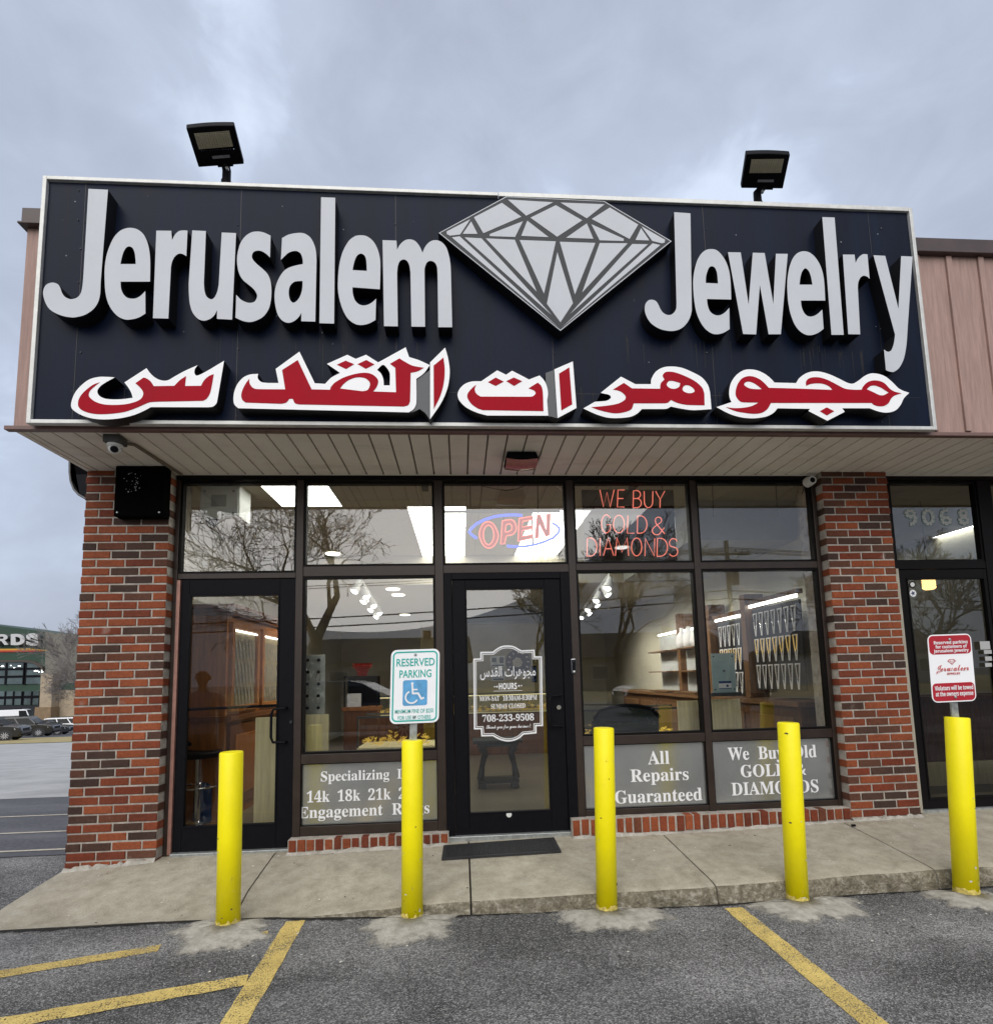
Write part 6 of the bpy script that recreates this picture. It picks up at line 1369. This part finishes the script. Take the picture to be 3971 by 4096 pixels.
for (u, w_) in ((1332+31, 'left'), (1332+153, 'right')):
    p = P(u, 925, .2); q = P(u+2, 990, .2)
    tag(MB().tube([(p.x, .2, CZL), (q.x, .2, q.z)], .005, 6).build('chain', M_RUB), 'short dark chain hanging behind the top right pane, the %s of two' % w_, 'chain', 'chains behind the top right pane')
part('inner_bulkhead', SHOP, mat('bulkhead', (.36, .37, .34), .8, var=.05), lambda m: m.box(5.35, 6.49, .9, 3.2, 2.72, CZL-.002))
# pendant lamps in the neighbouring shop
for (zx, zy, y, r_, w_) in ((738, 845, .9, .055, 'ribbed and nearest the glass'), (925, 942, 2.4, .05, 'small and farther back')):
    c = n9(zx, zy, y); t = thing('pendant_lamp', 'glowing pendant lamp behind the neighbouring door, '+w_, 'lamp', c, 'pendant lamps in the neighbouring shop')
    part('shade', t, mat('amber_glow', (.8, .6, .3), .4, emit=(1, .66, .25), estr=2.2), lambda m: m.lathe([(r_*.7, -r_*1.2)]+[(r_*(1+.1*(i % 2)), -r_+i*r_*.25) for i in range(8)]+[(r_*.5, r_*1.1)], c, 18), smooth=True)
    part('cord', t, M_RUB, lambda m: m.tube([(c.x, c.y, c.z+r_), (c.x, c.y, CZL)], .004, 5))
t = thing('wainscot_counter', 'counter of dark vertical boards inside the neighbouring shop', 'counter', (7.6, 1.2, .1))
boxpart('top', t, M_WOODD, 6.7, 9.4, 1.1, 1.6, 1.0, 1.05, .004); part('front_board', t, M_WOODD, lambda m: [m.box(6.72+.09*i, 6.805+.09*i, 1.2, 1.24, .35, .999) for i in range(29)], bevel=.006); boxpart('plinth', t, M_PLY, 6.7, 9.4, 1.18, 1.5, .101, .349)

# ================================================================== the lot to the left: store, cars, tree
def ground_hit(u, v):
    d = ray(u, v); t = 1.
    while t < 140:
        p = CAM+d*t
        if p.z < gz(p.x, p.y): return p
        t += .05
    return CAM+d*100
def zz(zx, zy): return (zx/2.45/K, (2260+zy/2.45)/K)
def store():
    Y0 = 76.
    def q(zx, zy, y=Y0): p = P(*zz(zx, zy), y); return (p.x, p.z)
    c = q(200, 1530); t = thing('big_store', 'large green store with white letters and tall windows across the parking lot', 'building', (c[0], Y0, c[1]))
    GR = mat('store_green', (.018, .050, .030), .6, var=.15, scale=.4); TAN = mat('store_tan', (.36, .29, .20), .85, var=.2, scale=1.2); GRY = mat('store_gray', (.16, .155, .125), .8, var=.15, scale=.5)
    GL = mat('store_glass', (.08, .11, .115), .08, 0., var=.5, scale=.35)
    def sol(pts, y0, y1, name, m_): return fill([[q(*p) for p in pts]], y0, y1, name, m_, t)
    sol([(-700, 500), (0, 596), (430, 655), (430, 1240), (455, 1240), (455, 1540), (-700, 1540)], Y0+.3, Y0+20, 'wall', GR)
    sol([(430, 655), (760, 690), (760, 1160), (430, 1160)], Y0+.25, Y0+19, 'side_wall', GRY)
    sol([(455, 1160), (900, 1150), (900, 1225), (455, 1225)], Y0+.15, Y0+18, 'green_band', GR)
    sol([(455, 1225), (900, 1225), (900, 1540), (455, 1540)], Y0+.2, Y0+18.5, 'brick_wall', TAN)
    sol([(465, 1065), (580, 1065), (565, 1390), (450, 1390)], Y0-1.2, Y0+.1, 'pillar', TAN); sol([(425, 1390), (575, 1390), (575, 1545), (410, 1545)], Y0-1.5, Y0+.1, 'pillar_base', mat('store_tan_dark', (.22, .15, .085), .85, var=.25, scale=1.5))
    w1 = sol([(-700, 955), (250, 950), (330, 965), (400, 1010), (440, 1080), (455, 1165), (-700, 1175)], Y0+.15, Y0+.35, 'window', GL)
    sol([(-700, 940), (260, 933), (350, 950), (420, 1000), (425, 1040), (400, 1010), (330, 965), (250, 950), (-700, 955)], Y0-.1, Y0+.33, 'window_hood', mat('hood_brown', (.06, .045, .035), .6))
    w2 = sol([(-700, 1243), (447, 1238), (447, 1370), (-700, 1378)], Y0+.15, Y0+.36, 'window', GL)
    sol([(-700, 1385), (440, 1378), (420, 1540), (-700, 1545)], Y0+.2, Y0+.37, 'entrance', mat('entrance_dark', (.015, .017, .02), .3))
    def bars(par, xs_, ys_, x0, x1, y0, y1):
        m = MB()
        for x in xs_: a = q(x, y0); b = q(x+7, y1); m.box(a[0], b[0], Y0+.08, Y0+.14, b[1], a[1])
        for y in ys_: a = q(x0, y+5); b = q(x1, y); m.box(a[0], b[0], Y0+.09, Y0+.13, min(a[1], b[1]), max(a[1], b[1])+.02)
        m.build('mullion', M_BLACK, par)
    bars(w1, [-400, -300, -200, -100, 50, 225, 236], [1025, 1100], -700, 400, 960, 1172); bars(w2, [-400, -300, -200, -100, -40, 40, 122, 205, 215, 300, 378], [1303], -700, 447, 1240, 1372)
    rr = random.Random(2)
    for i in range(16):
        x = rr.uniform(-300, 400); y = 968+rr.random()*60+(20 if x > 280 else 0); a = q(x, y+6); b = q(x+rr.uniform(12, 38), y+2); MB().box(a[0], b[0], Y0+.11, Y0+.12, a[1], b[1]).build('shop_light', M_LITS, w1)
    sol([(-700, 828), (300, 818), (440, 834), (440, 840), (300, 832), (-700, 838)], Y0+.2, Y0+.32, 'stripe', mat('stripe_yellow', (.75, .42, .05), .5)); sol([(-700, 838), (300, 832), (420, 842), (400, 846), (300, 843), (-700, 849)], Y0+.2, Y0+.33, 'stripe', mat('stripe_orange', (.62, .12, .02), .5)); sol([(-700, 849), (300, 843), (380, 848), (360, 852), (-700, 861)], Y0+.2, Y0+.34, 'stripe', mat('stripe_red', (.38, .02, .015), .5))
    LW = [mat('store_letter', (.5, .5, .5), .6), mat('store_letter_side', (.12, .13, .12), .6)]
    D = [("105,678! 175,676 220,690 242,725 230,765 190,783 150,787! 105,785!", "150,705! 180,708 198,728 190,752 155,760!"),
         ("375,690! 370,735! 330,722 300,712 300,725 340,738 372,752 376,775 350,792 300,792 255,778! 258,745! 300,762 335,764 330,750 285,736 256,712 268,682 310,670 345,672"),
         ("-10,680! 40,680 70,695 72,720 45,738! 82,780! 45,786! 12,745! -2,745! -8,786! -60,785! -50,680!", "0,702! 30,704 35,718 20,725! -4,725!")]
    for g in D:
        g = g if isinstance(g, tuple) else (g,)
        fill([[q(*p, Y0-.6) for p in outline(s)] for s in g], Y0-.6, Y0+.29, 'letter', LW, t)
store()
def make_car(label, pos, head, spec, col):
    L_, Wd_, H_, belt, hood, roof0, roof1, ws, rw, gc, wr, fx, rx = spec
    t = thing('parked_car' if H_ < 2.2 else 'parked_van', label, 'car' if H_ < 2.2 else 'van', (0, 0, 0), 'vehicles parked beyond the grass')
    PA = mat('car_'+col[0], col[1], .25, col[2], coat=.6); G_ = mat('car_glass', (.008, .009, .010), .12, spec=.2); hw = Wd_/2
    cl = .24
    low = [(.0, .42), (.02, .62), (.08, belt-.06), (rw-.12, belt), (ws+.1, belt), (ws+.35, hood+.01), (L_-.35, hood-.07), (L_-.08, hood-.17), (L_, hood-.38), (L_-.01, .42), (L_-.18, cl), (.18, cl)]
    m = MB(); m.slab([(x, -hw, z) for x, z in low], (0, Wd_, 0))
    b = m.build('body', PA, t, bevel=.06)
    ins_ = .14; gh = [(rw-.15, belt-.005), (roof0, H_-.05), (roof0+.35, H_), (roof1-.3, H_), (roof1, H_-.06), (ws+.12, belt-.005)]
    m = MB(); n = len(gh)
    def wy(z): return hw-.03-ins_*max(0, (z-belt)/(H_-belt))
    vs = [(x, -wy(z), z) for x, z in gh]+[(x, wy(z), z) for x, z in gh]
    m.add(vs, [tuple(range(n)), tuple(range(2*n-1, n-1, -1))]+[(i, i+n, (i+1) % n+n, (i+1) % n) for i in range(n)]); m.build('cabin', PA, t, bevel=.03)
    # side glass set a little proud, split by pillars
    zt = H_-.13; zb = belt+.03
    def xb(z, a, b): f = (z-belt)/(H_-belt); return a+(b-a)*f
    xs0 = (xb(zb, rw-.15, roof0)+.10, xb(zt, rw-.15, roof0)+.12); xs1 = (xb(zb, ws+.12, roof1)-.12, xb(zt, ws+.12, roof1)-.10); k_ = 3 if H_ < 2.2 else 1
    if H_ > 2.2: xs0 = (xs1[0]-1.0, xs1[1]-.6)
    for s in (-1, 1):
        m = MB()
        for i in range(k_):
            a0, a1 = i/k_+.015, (i+1)/k_-.015
            m.add([(xs0[0]+(xs1[0]-xs0[0])*a0, s*(wy(zb)+.004), zb), (xs0[0]+(xs1[0]-xs0[0])*a1, s*(wy(zb)+.004), zb), (xs0[1]+(xs1[1]-xs0[1])*a1, s*(wy(zt)+.004), zt), (xs0[1]+(xs1[1]-xs0[1])*a0, s*(wy(zt)+.004), zt)], [(0, 1, 2, 3)])
        m.build('side_window', G_, t, fix=False)
    m = MB(); e_ = .006; y0, y1 = wy(belt)-.12, wy(H_)-.08
    m.add([(ws+.12+e_+.0, -y0, belt+.04), (ws+.12+e_, y0, belt+.04), (roof1+.02+e_, y1, H_-.10), (roof1+.02+e_, -y1, H_-.10)], [(0, 1, 2, 3)]); m.build('windscreen', G_, t, fix=False)
    for s in (-1, 1):
        m = MB(); m.slab([(L_-.42, s*(hw+.004), hood-.2), (L_-.14, s*(hw-.02), hood-.22), (L_-.10, s*(hw-.02), hood-.31), (L_-.38, s*(hw+.004), hood-.32)], (0, -s*.03, 0)); m.build('headlight', mat('lamp_clear', (.5, .5, .5), .1, .3), t)
        for wx in (rx, fx):
            MB().lathe([(wr+.075, 0), (wr+.075, .012)], (wx, s*(hw-.004) if s > 0 else s*(hw+.008), wr), 28, axis='y').build('wheel_arch', M_RUB, t)
            w_ = MB().lathe([(wr*.7, -.1), (wr, -.085), (wr, .085), (wr*.7, .1)], (wx, s*(hw-.075), wr), 28, axis='y').build('tyre', M_RUB, t, smooth=False)
            m = MB(); yy = s*(hw+.028); m.lathe([(wr*.66, yy-.01), (wr*.66, yy+.004)], (wx, 0, wr), 24, axis='y', mi=1)
            for k2 in range(10):
                a = math.pi*k2/5; d = Vector((math.cos(a), 0, math.sin(a))); p = Vector((-d.z, 0, d.x))*.025; c = Vector((wx, yy+s*.012, wr)); m.add([c+d*wr*.1-p, c+d*wr*.1+p, c+d*wr*.66+p, c+d*wr*.66-p], [(0, 1, 2, 3)])
            m.build('rim', [mat('rim_alloy', (.38, .38, .39), .45, .2), M_BLACK], w_, fix=False)
    m = MB(); m.box(L_-.012, L_+.012, -hw*.6, hw*.6, hood-.42, hood-.24); m.box(L_-.03, L_+.02, -hw*.85, hw*.85, .30, .44); m.build('grille', M_BLACK, t)
    part('tail_light', t, mat('lamp_red', (.25, .01, .01), .2), lambda m: [m.box(-.01, .1, s*hw-.03, s*hw+.004, belt-.3, belt-.06) for s in (-1, 1)])
    m = MB()
    for s in (-1, 1): m.box(ws-.05, ws+.1, s*(hw+.02)-.06, s*(hw+.02)+.06, belt+.02, belt+.16)
    m.build('mirror', PA, t, bevel=.02)
    if H_ > 1.6: part('roof_rail', t, M_BLACK, lambda m: [m.tube([(roof0+.4, s*(wy(H_)-.08), H_+.03), (roof1-.4, s*(wy(H_)-.08), H_+.03)], .02, 6) for s in (-1, 1)])
    # front right at pos; heading turns about it
    t.matrix_world = Matrix.Translation(pos) @ Matrix.Rotation(head, 4, 'Z') @ Matrix.Translation((-L_, 0, 0))
    return t
SUV = (4.95, 1.95, 1.78, 1.10, 1.08, .10, 3.15, 3.72, .25, 0, .37, 3.95, 1.0)
CROSS = (4.6, 1.86, 1.66, 1.06, 1.05, .15, 2.95, 3.45, .3, 0, .36, 3.7, .9)
SEDAN = (4.85, 1.85, 1.45, .93, .90, .95, 2.85, 3.6, .35, 0, .33, 3.9, .98)
VAN = (5.9, 2.0, 2.7, 1.15, 1.1, .03, 4.4, 4.9, .05, 0, .36, 4.9, 1.1)
def car_at(label, u, v, hd, spec, col, back=0.):
    p = ground_hit(u, v); f = Vector((math.cos(hd), math.sin(hd))); p = p+Vector((0, back, 0)); L_ = spec[0]
    p.z = gz(p.x-f.x*L_*.5, p.y-f.y*L_*.5)+.012
    return make_car(label, p, hd, spec, col)
car_at('black compact sport utility car at the left edge, its front nearest the grass', 50, 1416.5, R(20), CROSS, ('black', (.006, .006, .007), 0))
car_at('black sport utility car parked between the other dark car and the grey sedan', 109, 1409, R(18), SUV, ('black', (.006, .006, .007), 0))
car_at('dark grey sedan parked against the brick pier', 139, 1405.5, R(18), SEDAN, ('grey', (.045, .05, .055), .5))
car_at('white sport utility car behind the grey sedan', 188, 1401, R(22), SUV, ('white', (.85, .85, .85), 0))
car_at('white panel van in front of the green store', 86, 1405, R(24), VAN, ('white', (.85, .85, .85), 0))
def small_sign():
    p = ground_hit(126, 1388); t = thing('stop_sign', 'small red and white sign on a post beside the store pillar', 'sign', p)
    a = P(*zz(645, 1478), p.y); b = P(*zz(677, 1425), p.y); cx_ = (a.x+b.x)/2; r_ = (b.x-a.x)/2
    part('post', t, M_STEEL, lambda m: m.tube([(cx_, p.y, p.z), (cx_, p.y, b.z-r_)], .04, 6))
    part('plate', t, mat('stop_red', (.5, .03, .03), .5), lambda m: m.lathe([(r_*1.05, 0), (r_*1.05, -.03)], (cx_, p.y, b.z-r_), 8, axis='y')); part('band', t, M_WHITE, lambda m: m.box(cx_-r_*.7, cx_+r_*.7, p.y-.035, p.y-.031, b.z-r_*2.6, b.z-r_*1.2))
small_sign()
M_BARK = mat('bark', (.075, .06, .05), .95, var=.3, scale=12, bump=.6, bscale=30); M_TWIG = mat('twig', (.10, .085, .075), .95)
def bare_tree(label, base, height, spread, seed, depth=7, droop=0., mtw=None, minr=.008, group='bare trees', tr=.035, lean=(0, 0), dense=1):
    rr = random.Random(seed); t = thing('bare_tree', label, 'tree', base, group); tk = MB(); cr_ = MB()
    def seg(mb, pts, r0, r1, n): k = len(pts)-1; mb.tube(pts, [r0+(r1-r0)*i/k for i in range(k+1)], n, caps=False)
    def grow(p, d, ln, r, lv):
        pts = [p]; q = p.copy(); dd = d.copy(); n = 3 if lv < 5 else 2
        for i in range(n):
            dd = (dd+Vector((rr.gauss(0, .10), rr.gauss(0, .10), rr.gauss(.02-droop*.03*(depth-lv), .07)))).normalized(); q = q+dd*ln/n; pts.append(q.copy())
        r1 = max(minr, r*.62); seg(tk if lv == 0 else cr_, pts, max(r, minr), r1, 8 if lv == 0 else (5 if lv < 3 else 3))
        if lv >= depth: return
        k = 3 if (lv < depth-2 if dense else lv < 4) else rr.choice((2, 3) if dense else (2, 2, 3))
        for j in range(k):
            a = rr.uniform(0, 6.283); ax = dd.orthogonal().normalized(); ax.rotate(Matrix.Rotation(a, 3, dd)); an = rr.uniform(.28, .75)*spread
            nd = (dd*math.cos(an)+ax*math.sin(an)).normalized(); nd = (nd+Vector((0, 0, .10-droop*.12))).normalized()
            st = pts[-1] if j < 2 else pts[-2]
            grow(st, nd, ln*rr.uniform(.62, .86), r1*(.9 if j == 0 else .7), lv+1)
    grow(Vector(base)-Vector((0, 0, .1)), Vector((lean[0], lean[1], 1)).normalized(), height*.24, height*tr, 0)
    tk.build('trunk', M_BARK, t, smooth=True, fix=False); cr_.build('crown', mtw or M_TWIG, t, fix=False)
    return t
p = ground_hit(152, 1402)
bare_tree('bare grey tree rising beside the brick pier in front of the green store', (p.x+2.2, p.y-4, gz(p.x, p.y)), 17.5, .95, 21, depth=8, minr=.015, tr=.012, mtw=mat('twig_gray', (.20, .18, .17), .95))
p = ground_hit(130, 1402); bare_tree('thin bare tree with low twigs in front of the green store', (p.x+3.6, p.y-1, gz(p.x, p.y)), 13, 1.25, 5, depth=8, minr=.014, tr=.012, mtw=mat('twig_gray', (.20, .18, .17), .95))

# ================================================================== across the street, seen mirrored in the glass
def mirrored(u, v, y):
    p = P(u, v, YG); k_ = ((2*YG-y)-CY)/(YG-CY); return CX+(p.x-CX)*k_
bare_tree('broad bare street tree across the road, mirrored left of the entrance door', (mirrored(590, 1280, -23.5), -23.5, -.06), 15, 1.15, 31, 8, .2, minr=.012, dense=0, group='trees across the road')
bare_tree('full bare tree across the road, mirrored right of the entrance door', (mirrored(1190, 1290, -31), -31, -.06), 13.5, 1.05, 44, 8, 0, minr=.021, dense=0, tr=.024, group='trees across the road')
bare_tree('bare tree across the road, mirrored in the neighbouring door', (mirrored(1790, 1240, -32), -32, -.06), 12.5, 1.0, 52, 8, 0, minr=.022, dense=0, tr=.024, group='trees across the road')
bare_tree('bare tree across the road, mirrored at the right end of the storefront', (mirrored(1585, 1290, -33), -33, -.06), 12, 1.0, 60, 8, 0, minr=.022, dense=0, tr=.024, group='trees across the road')
bare_tree('bare tree across the road, mirrored in the entrance door', (mirrored(1030, 1290, -40), -40, -.06), 14, .9, 63, 8, 0, minr=.022, dense=0, tr=.024, group='trees across the road')
def pole():
    x, y = mirrored(1397, 1150, -26), -26.; t = thing('utility_pole', 'wooden utility pole with a crossarm of insulators across the road', 'pole', (x, y, -.06)); W_ = mat('pole_wood', (.09, .06, .04), .9, var=.3, scale=10)
    part('shaft', t, W_, lambda m: m.tube([(x, y, -.1), (x, y, 4.5), (x, y, 9.2)], [.17, .15, .12], 12))
    part('crossarm', t, W_, lambda m: (m.box(x-1.5, x+1.5, y-.16, y-.05, 8.35, 8.48), m.box(x-1.2, x+1.2, y-.16, y-.05, 7.75, 7.86)))
    part('insulator', t, M_RUB, lambda m: [m.lathe([(.04, 0), (.06, .06), (.03, .16), (.05, .22)], (x+d, y-.1, 8.49), 10) for d in (-1.4, -1, -.6, .6, 1, 1.4)]+[m.lathe([(.04, 0), (.05, .1), (.03, .16)], (x+d, y-.1, 7.87), 10) for d in (-1.1, -.7, .7, 1.1)])
    part('brace', t, W_, lambda m: [m.tube([(x+s*.9, y-.1, 8.36), (x, y-.1, 7.6)], .025, 6) for s in (-1, 1)])
    part('transformer', t, M_GRAYPL, lambda m: m.lathe([(.22, 6.5), (.24, 6.55), (.24, 7.2), (.20, 7.28)], (x+.4, y, 0), 18))
    w = MB()
    for d, z in ((-1.4, 8.7), (-.6, 8.7), (.6, 8.7), (1.4, 8.7), (-1.1, 8.0), (1.1, 8.0), (0, 6.2), (0, 5.7)):
        for xe in (-60, 95):
            pts = []
            for i in range(13):
                s = i/12; pts.append((x+d*(.3 if 0 else 0)+(xe-x)*s, y-.1+d*.35, z-1.6*math.sin(math.pi*s)*(abs(xe-x)/80)))
            w.tube(pts, .022 if z > 6.5 else .04, 5, caps=False)
    tag(w.build('power_line', M_RUB, fix=False), 'power lines strung along the far side of the road', 'power line')
pole()
def house(x, y, w_, d_, h, rh, col, label):
    t = thing('house', label, 'house', (x, y, -.06)); wm = mat('siding_'+col[0], col[1], .8, var=.1); rm = mat('roof_shingle', (.06, .05, .045), .9, var=.3, scale=3)
    boxpart('wall', t, wm, x-w_/2, x+w_/2, y-d_/2, y+d_/2, -.1, h, 0)
    m = MB(); e_ = .5; vs = [(x-w_/2-e_, y-d_/2-e_, h-.1), (x+w_/2+e_, y-d_/2-e_, h-.1), (x+w_/2+e_, y+d_/2+e_, h-.1), (x-w_/2-e_, y+d_/2+e_, h-.1), (x-w_/2-e_*.5, y, h+rh), (x+w_/2+e_*.5, y, h+rh)]
    m.add(vs, [(0, 1, 5, 4), (2, 3, 4, 5), (0, 4, 3), (1, 2, 5), (0, 3, 2, 1)]); m.build('roof', rm, t)
    for k_ in range(3):
        xx = x-w_*.36+w_*.30*k_
        if k_ == 1: boxpart('door', t, M_WOODD, xx-.1, xx+.9, y+d_/2+.001, y+d_/2+.05, 0, 2.1)
        else:
            f = boxpart('window', t, M_WHITEP, xx-.1, xx+1.5, y+d_/2+.001, y+d_/2+.06, .9, 2.2); boxpart('pane', f, mat('house_glass', (.03, .04, .05), .05), xx, xx+1.4, y+d_/2+.061, y+d_/2+.07, 1.0, 2.1, 0)
    boxpart('chimney', t, M_SIDEB, x+w_*.2, x+w_*.2+.7, y-.4, y+.3, h, h+rh+.6)
house(-3, -44, 13, 8, 2.9, 2.2, ('pale', (.38, .36, .32)), 'pale house with a dark roof across the road, left of the other houses'); house(20, -47, 15, 9, 3.0, 2.4, ('tan', (.30, .24, .17)), 'tan house with a dark roof across the road, between the other houses'); house(42, -46, 12, 8, 3.0, 2.2, ('white', (.5, .5, .48)), 'white house across the road, right of the other houses')
cA = make_car('dark sedan parked behind the viewer, mirrored in the window left of the entrance door', Vector((2.6, -9.3, -.08)), R(3), SEDAN, ('grey', (.045, .05, .055), .5)); cA['group'] = 'cars mirrored in the glass'
cB = make_car('black sport utility car on the road, mirrored right of the entrance door', Vector((8.6, -14.5, -.07)), R(180), SUV, ('black', (.006, .006, .007), 0)); cB['group'] = 'cars mirrored in the glass'

# ------------------------------------------------------------------ the man mirrored in the left door
def skin_mesh(name, verts, edges, radii, mt, parent, sub=2, root=0):
    me = bpy.data.meshes.new(name); me.from_pydata([tuple(v) for v in verts], edges, []); o = bpy.data.objects.new(name, me); COL.objects.link(o)
    md = o.modifiers.new('skin', 'SKIN'); md.use_smooth_shade = True; md.branch_smoothing = .6
    for i, r_ in enumerate(radii):
        sv = me.skin_vertices[0].data[i]; sv.radius = r_ if isinstance(r_, tuple) else (r_, r_); sv.use_root = (i == root)
    s = o.modifiers.new('sub', 'SUBSURF'); s.levels = sub; s.render_levels = sub
    dg = bpy.context.evaluated_depsgraph_get(); m2 = bpy.data.meshes.new_from_object(o.evaluated_get(dg)); m2.name = name
    bpy.data.objects.remove(o); m2.materials.clear(); m2.materials.append(mt)
    for p in m2.polygons: p.use_smooth = True
    return link(bpy.data.objects.new(name, m2), parent)
def person():
    bx_, by_, gz_ = .02, -1.80, -.078
    t = thing('person', 'bald man in a short sleeved checked shirt mirrored in the left door glass', 'person', (bx_, by_, gz_))
    S = 1.62/1.72
    def V(x, y, z): return Vector((bx_+x*S, by_+y*S, gz_+z*S))
    skin_m = mat('skin', (.42, .24, .17), .55, var=.08, scale=20); V_ = []; E_ = []; R_ = []
    def chain(pts, start=None):
        prev = start
        for (x, y, z, r_) in pts:
            V_.append(V(x, y, z)); R_.append(tuple(q*S for q in r_) if isinstance(r_, tuple) else r_*S); i = len(V_)-1
            if prev is not None: E_.append((prev, i))
            prev = i
        return prev
    pel = chain([(0, 0, .93, (.135, .105))]); wai = chain([(0, .0, 1.08, (.13, .10)), (0, .005, 1.25, (.15, .105)), (0, 0, 1.40, (.10, .075))], pel); ch_ = wai
    nk = chain([(0, .008, 1.475, .050), (0, .018, 1.53, .047), (0, .03, 1.60, (.072, .088)), (0, .025, 1.665, (.072, .088)), (0, .02, 1.705, (.045, .055))], ch_)
    for s in (-1, 1):
        h = chain([(s*.17, 0, 1.40, .058), (s*.215, -.005, 1.25, .047), (s*.235, .0, 1.10, .040), (s*.245, .04, .97, .034), (s*.25, .065, .86, .027)], ch_)
        palm = chain([(s*.25, .08, .805, (.016, .036))], h); tip = chain([(s*.25, .088, .775, (.014, .038))], palm)
        for k_, (dy, l) in enumerate(((.030, .075), (.010, .085), (-.010, .08), (-.028, .062))):
            chain([(s*.252, .088+dy, .762, .0095), (s*.250, .092+dy, .762-l*.5, .0088), (s*.243, .096+dy, .762-l, .007)], tip)
        chain([(s*.245, .115, .80, .012), (s*.238, .13, .775, .010), (s*.233, .135, .75, .008)], palm)
        chain([(s*.095, .0, .85, .068), (s*.10, .01, .50, .048), (s*.105, -.02, .12, .038), (s*.105, -.02, .075, .042), (s*.11, .10, .035, (.042, .03))], pel)
    b = skin_mesh('body', V_, E_, R_, skin_m, t)
    # clothing follows the same joints, a little fuller
    def cloth(name, pts, edges, mt, root=0): return skin_mesh(name, [V(*p[:3]) for p in pts], edges, [tuple(q*S for q in p[3]) if isinstance(p[3], tuple) else p[3]*S for p in pts], mt, t, root=root)
    sh = [(0, 0, .90, (.178, .142)), (0, 0, 1.08, (.160, .126)), (0, .005, 1.25, (.172, .126)), (0, 0, 1.40, (.145, .105)), (0, .012, 1.455, .070)]
    e = [(0, 1), (1, 2), (2, 3), (3, 4)]
    for s in (-1, 1):
        i = len(sh); sh += [(s*.175, 0, 1.40, .074), (s*.22, -.005, 1.25, .066), (s*.23, -.003, 1.17, .064)]; e += [(3, i), (i, i+1), (i+1, i+2)]
    m_sh = bpy.data.materials.new('checked_shirt'); m_sh.use_nodes = True; t_ = m_sh.node_tree; bb = t_.nodes['Principled BSDF']; bb.inputs['Roughness'].default_value = .9
    g = t_.nodes.new('ShaderNodeTexCoord'); ck = t_.nodes.new('ShaderNodeTexChecker'); ck.inputs['Scale'].default_value = 80; ck.inputs['Color1'].default_value = (.40, .36, .42, 1); ck.inputs['Color2'].default_value = (.25, .22, .30, 1)
    t_.links.new(g.outputs['Object'], ck.inputs['Vector']); t_.links.new(ck.outputs['Color'], bb.inputs['Base Color'])
    cloth('shirt', sh, e, m_sh)
    tr = [(0, 0, 1.02, (.146, .114)), (0, 0, .90, (.158, .128))]; e = [(0, 1)]
    for s in (-1, 1): i = len(tr); tr += [(s*.094, 0, .83, .110), (s*.096, .004, .68, .098), (s*.10, .01, .48, .073), (s*.105, -.015, .09, .064)]; e += [(1, i), (i, i+1), (i+1, i+2), (i+2, i+3)]
    cloth('trousers', tr, e, mat('brown_trousers', (.08, .055, .04), .9, var=.15, scale=20))
    for s in (-1, 1): cloth('shoe', [(s*.105, -.055, .045, (.045, .045)), (s*.107, .02, .045, (.05, .045)), (s*.112, .12, .035, (.048, .034)), (s*.114, .17, .03, (.035, .026))], [(0, 1), (1, 2), (2, 3)], M_RUB)
    # face: eyes at half the head height, nose, mouth, ears, cropped grey hair at the sides
    fy = .112
    part('eye', t, M_WHITEP, lambda m: [m.lathe([(.001, .011*S), (.010*S, .004*S), (.011*S, 0), (.001, -.008*S)], V(s*.032, fy-.006, 1.632), 12, axis='y') for s in (-1, 1)], smooth=True); part('pupil', t, M_BLACK, lambda m: [m.lathe([(.0045, .0), (.004, .002)], V(s*.032, fy+.0065, 1.632), 10, axis='y') for s in (-1, 1)])
    part('brow', t, mat('grey_hair', (.12, .11, .10), .9), lambda m: [m.tube([V(s*.014, fy+.006, 1.652), V(s*.034, fy+.006, 1.657), V(s*.05, fy-.008, 1.650)], .0045, 6) for s in (-1, 1)])
    part('nose', t, skin_m, lambda m: m.tube([V(0, fy+.004, 1.64), V(0, fy+.020, 1.612), V(0, fy+.028, 1.598), V(0, fy+.010, 1.588)], [.007, .010, .014, .009], 10), smooth=True)
    part('mouth', t, mat('lips', (.30, .12, .10), .5), lambda m: m.tube([V(-.024, fy-.004, 1.562), V(0, fy+.006, 1.560), V(.024, fy-.004, 1.562)], [.003, .006, .003], 8), smooth=True)
    part('ear', t, skin_m, lambda m: [m.lathe([(.008, -.004), (.026, 0), (.022, .008)], V(s*.083, .02, 1.62), 14, axis='x') for s in (-1, 1)], smooth=True)
    part('hair', t, mat('grey_hair', (.12, .11, .10), .9), lambda m: [m.tube([V(.068*math.sin(R(a))*f_, .022-.080*math.cos(R(a))*f_, z_-.012*math.cos(R(a))) for a in range(-100, 101, 10)], .012, 8) for z_, f_ in ((1.60, .93), (1.62, 1.), (1.642, 1.))], smooth=True)
person()
